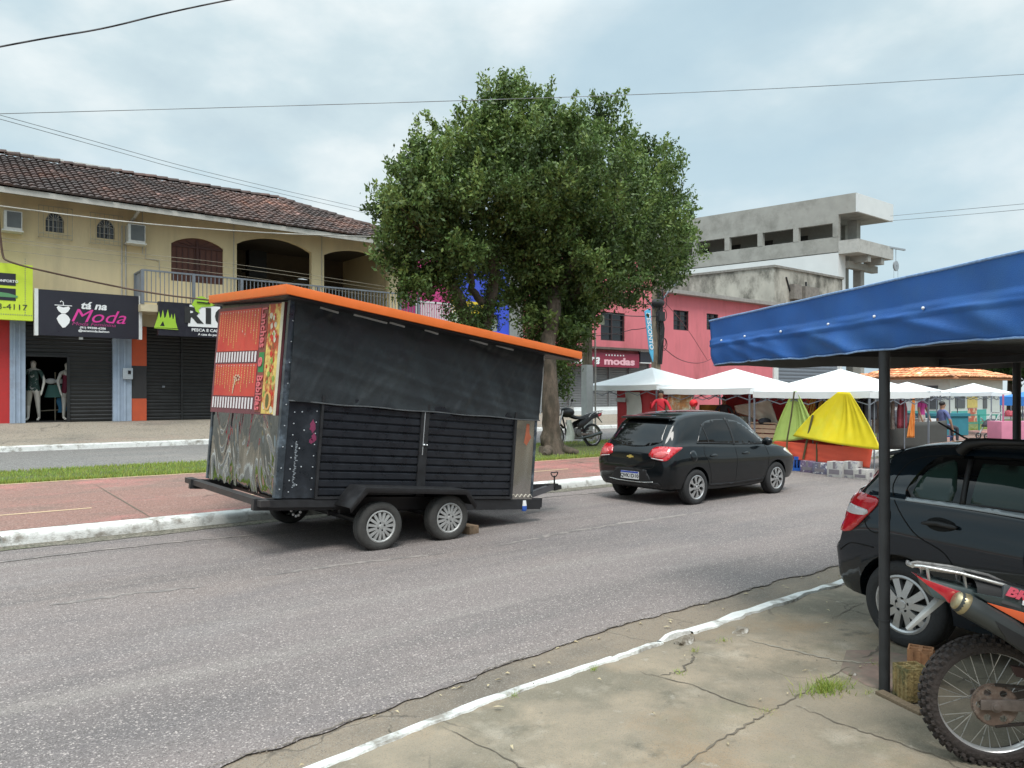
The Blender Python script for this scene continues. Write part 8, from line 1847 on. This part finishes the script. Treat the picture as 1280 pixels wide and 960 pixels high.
mb = MB(); mb.span(pp.x-.135, pp.x+.135, pp.y-.115, pp.y+.115, .3, zw-.002); mb.build('white_foot', polew, up, world=True)
mb = MB(); mb.tube([(pp.x+.2, pp.y-.15, .4), (pp.x+.2, pp.y-.15, zw), (pp.x+.17, pp.y-.14, 5)], .025); mb.build('conduit', gutm, up, world=True)
a, b_ = onY(712, 391, 16.4), onY(754, 406, 16.4); mb = MB(); mb.span(a.x, pp.x-.14, 16.35, 16.4, b_.z, a.z); mb.span(pp.x+.14, b_.x, 16.35, 16.4, b_.z, a.z); mb.span(pp.x-.14, pp.x+.14, 16.40, 16.5, b_.z+.1, a.z-.1); mb.build('blank_plate', mat('pale_green_plate', (.40, .42, .30), .6, var=.08), up, world=True)
pq = onY(820, 480, 19.2); up2 = empty('utility_pole', (pq.x, 19.2, .4), label='dark utility pole tangled with cables in front of the pink building', cat='utility pole', group='utility poles')
mb = MB(); zt_ = onY(820, 338, 19.2).z; mb.hexa([(pq.x-.15, 19.08, .3), (pq.x+.15, 19.08, .3), (pq.x+.15, 19.32, .3), (pq.x-.15, 19.32, .3), (pq.x-.11, 19.1, zt_), (pq.x+.11, 19.1, zt_), (pq.x+.11, 19.3, zt_), (pq.x-.11, 19.3, zt_)]); mb.build('shaft', conc_pole, up2, world=True)
junk = mat('cable_black', (.018, .018, .02), .6, var=.1); mb = MB(); r_ = random.Random(2)
for k in range(10):
    z = fz(820, 370+r_.uniform(0, 60), 19.0); c_ = Vector((pq.x+r_.uniform(-.1, .25), 19.0, z)); rr_ = r_.uniform(.10, .22); mb.tube([c_+Vector((rr_*math.cos(t*PI/8), 0, rr_*1.4*math.sin(t*PI/8))) for t in range(17)], .014, 5)
for k in range(12): mb.tube([(pq.x+r_.uniform(-.2, .2), 19.03, fz(820, 360, 19.)), (pq.x+r_.uniform(-.2, .25), 19.0, fz(820, 410, 19.)), (pq.x+r_.uniform(-.1, .15), 19.04, fz(820, 455, 19.))], .018, 5)
mb.ball((pq.x, 19.1, fz(820, 378, 19.)), (.3, .2, .18), 12, 8); mb.box((pq.x+.02, 19.0, fz(820, 395, 19.)), (.3, .2, .35)); mb.build('cable_tangle', junk, up2, world=True)
mb = MB(); za = fz(820, 385, 19.); mb.tube([(pq.x-.1, 19.2, za), onY(806, 371, 19.2), onY(801, 360, 19.2), onY(800, 357, 19.2)], .035); mb.tube([(pq.x+.1, 19.2, za), onY(830, 372, 19.2), onY(838, 361, 19.2), onY(846, 354, 19.2), onY(849, 353, 19.2)], .035); mb.build('lamp_arm', mat('lamp_arm_grey', (.10, .12, .14), .5), up2, world=True)
mb = MB(); q4 = [onY(806, 389, 19.0), onY(813, 385, 19.0), onY(817, 440, 19.0), onY(816.5, 453, 19.0), onY(812, 440, 19.)]; mb.add(q4+[p+Vector((0, .03, 0)) for p in q4], [(0, 1, 2, 3, 4), (9, 8, 7, 6, 5)]+[(i, (i+1) % 5, (i+1) % 5+5, i+5) for i in range(5)]); bo = mb.build('banner', mat('banner_cyan', (.10, .45, .70), .6, var=.1), None, label='narrow cyan banner with white lettering tied to the dark utility pole', cat='banner')
d_ = (onY(815, 440, 18.98)-onY(810, 391, 18.98)).normalized(); text('DESCONTO', .30, whitet, bo, frame(onY(812.2, 414, 18.985), d_, Vector((1, 0, 0))), bold=.004, sx=.85)
def cable(name, pts, r, label, m=junk, sag=0., n=24, cat='cable', group='overhead cables'):
    P = []; pts = [Vector(p) for p in pts]
    for _ in range(3 if sag == 0 else 0):
        pts = [pts[0]]+[a.lerp(b, t) for a, b in zip(pts, pts[1:]) for t in (.25, .75)]+[pts[-1]]
    if sag == 0: n = 2
    for a, b in zip(pts, pts[1:]):
        a, b = Vector(a), Vector(b)
        for i in range(n): t = i/n; P.append(a.lerp(b, t)+Vector((0, 0, -sag*4*t*(1-t))))
    P.append(Vector(pts[-1])); mb = MB(); mb.tube(P, r, 6); return mb.build(name, m, None, label=label, cat=cat, group=group, smooth=60)
wirem = mat('wire_grey', (.20, .22, .23), .6, var=0)
D = lambda px, py, d: atd(px, py, d)
cable('cable', [D(-40, 66, 7), D(60, 47, 7.3), D(130, 36, 7.6), D(200, 18, 7.9), D(275, 2, 8.2), D(330, -8, 8.4)], .009, 'thick dark twisted cable across the top left corner of the sky', n=8)
cable('cable', [D(-30, 143, 14), D(300, 134, 14.5), D(640, 124, 15), D(960, 112, 15.5), D(1310, 91, 16)], .007, 'long thin cable crossing the whole sky through the tree top', wirem, n=10)
cable('cable', [D(-10, 141, 16), D(120, 177, 19), D(250, 214, 23), D(460, 262, 30), D(560, 285, 34)], .008, 'upper of two thin cables rising left above the tiled roof', wirem, n=8)
cable('cable', [D(-10, 146, 16), D(120, 182, 19), D(250, 219, 23), D(460, 267, 30), D(560, 290, 34)], .008, 'lower of two thin cables rising left above the tiled roof', wirem, n=8)
cable('cable', [D(1113, 270, 50), D(1200, 262, 44), D(1310, 252, 38)], .014, 'upper thin cable leaving the unfinished building to the right', wirem, n=8)
cable('cable', [D(1113, 276, 50), D(1200, 269, 44), D(1310, 259, 38)], .014, 'lower thin cable leaving the unfinished building to the right', wirem, n=8)
pal = mat('cable_pale', (.42, .40, .36), .7, var=.1)
cable('cable', [D(-10, 256, 20.6), D(80, 268, 21.4), D(190, 281, 22.5), D(340, 292, 24.4), D(470, 296, 26.5)], .018, 'pale cable running along the cream wall below the gutter', pal, n=10)
cable('cable', [D(-3, 250, 21), D(2, 318, 21), D(8, 328, 21), D(100, 349, 22), D(190, 367, 22.7), D(268, 376, 23.3)], .028, 'brown cable drooping from the cream wall to the black shop sign', mat('cable_brown', (.09, .05, .035), .7, var=.1), n=8)
for (ya_, yb_, yc_, w_) in ((296, 318, 338, 'highest'), (300, 323, 342, 'middle'), (311, 332, 352, 'lowest')):
    cable('cable', [D(-10, ya_, 21), D(150, yb_-3, 21.9), D(300, yb_+14-2, 23.3), D(480, yc_+20, 26.5)], .007, '%s of three faint thin cables over the cream wall' % w_, mat('cable_faint', (.22, .19, .14), .7, var=0), n=10)
cable('cable', [onY(822, 395, 19.0), onY(760, 392, 20.5), onY(716, 398, 22), onY(700, 405, 23)], .016, 'dark cable from the tangled pole past the pink building window', junk, n=8, sag=.05)
cable('cable', [onY(822, 405, 19.0), onY(790, 412, 21), onY(740, 420, 24), onY(705, 412, 25.8)], .014, 'dark cable from the tangled pole low across the pink wall', junk, n=8, sag=.05)
cable('cable', [onY(824, 380, 19.1), onY(760, 372, 21), onY(700, 385, 25)], .014, 'dark cable from the tangled pole high across the pink wall', junk, n=8, sag=.1)
cable('cable', [onY(824, 430, 19.2), onY(850, 452, 22), onY(880, 455, 25), onY(900, 440, 25.9)], .02, 'looping dark cable hanging on the pink wall right of the tangled pole', mat('cable_maroon', (.20, .05, .06), .7, var=0), n=8)
cable('cable', [onY(826, 372, 19.2), onY(858, 408, 22), onY(884, 450, 25.7)], .012, 'thin diagonal cable right of the tangled pole', mat('cable_maroon', (.20, .05, .06), .7, var=0), n=8)
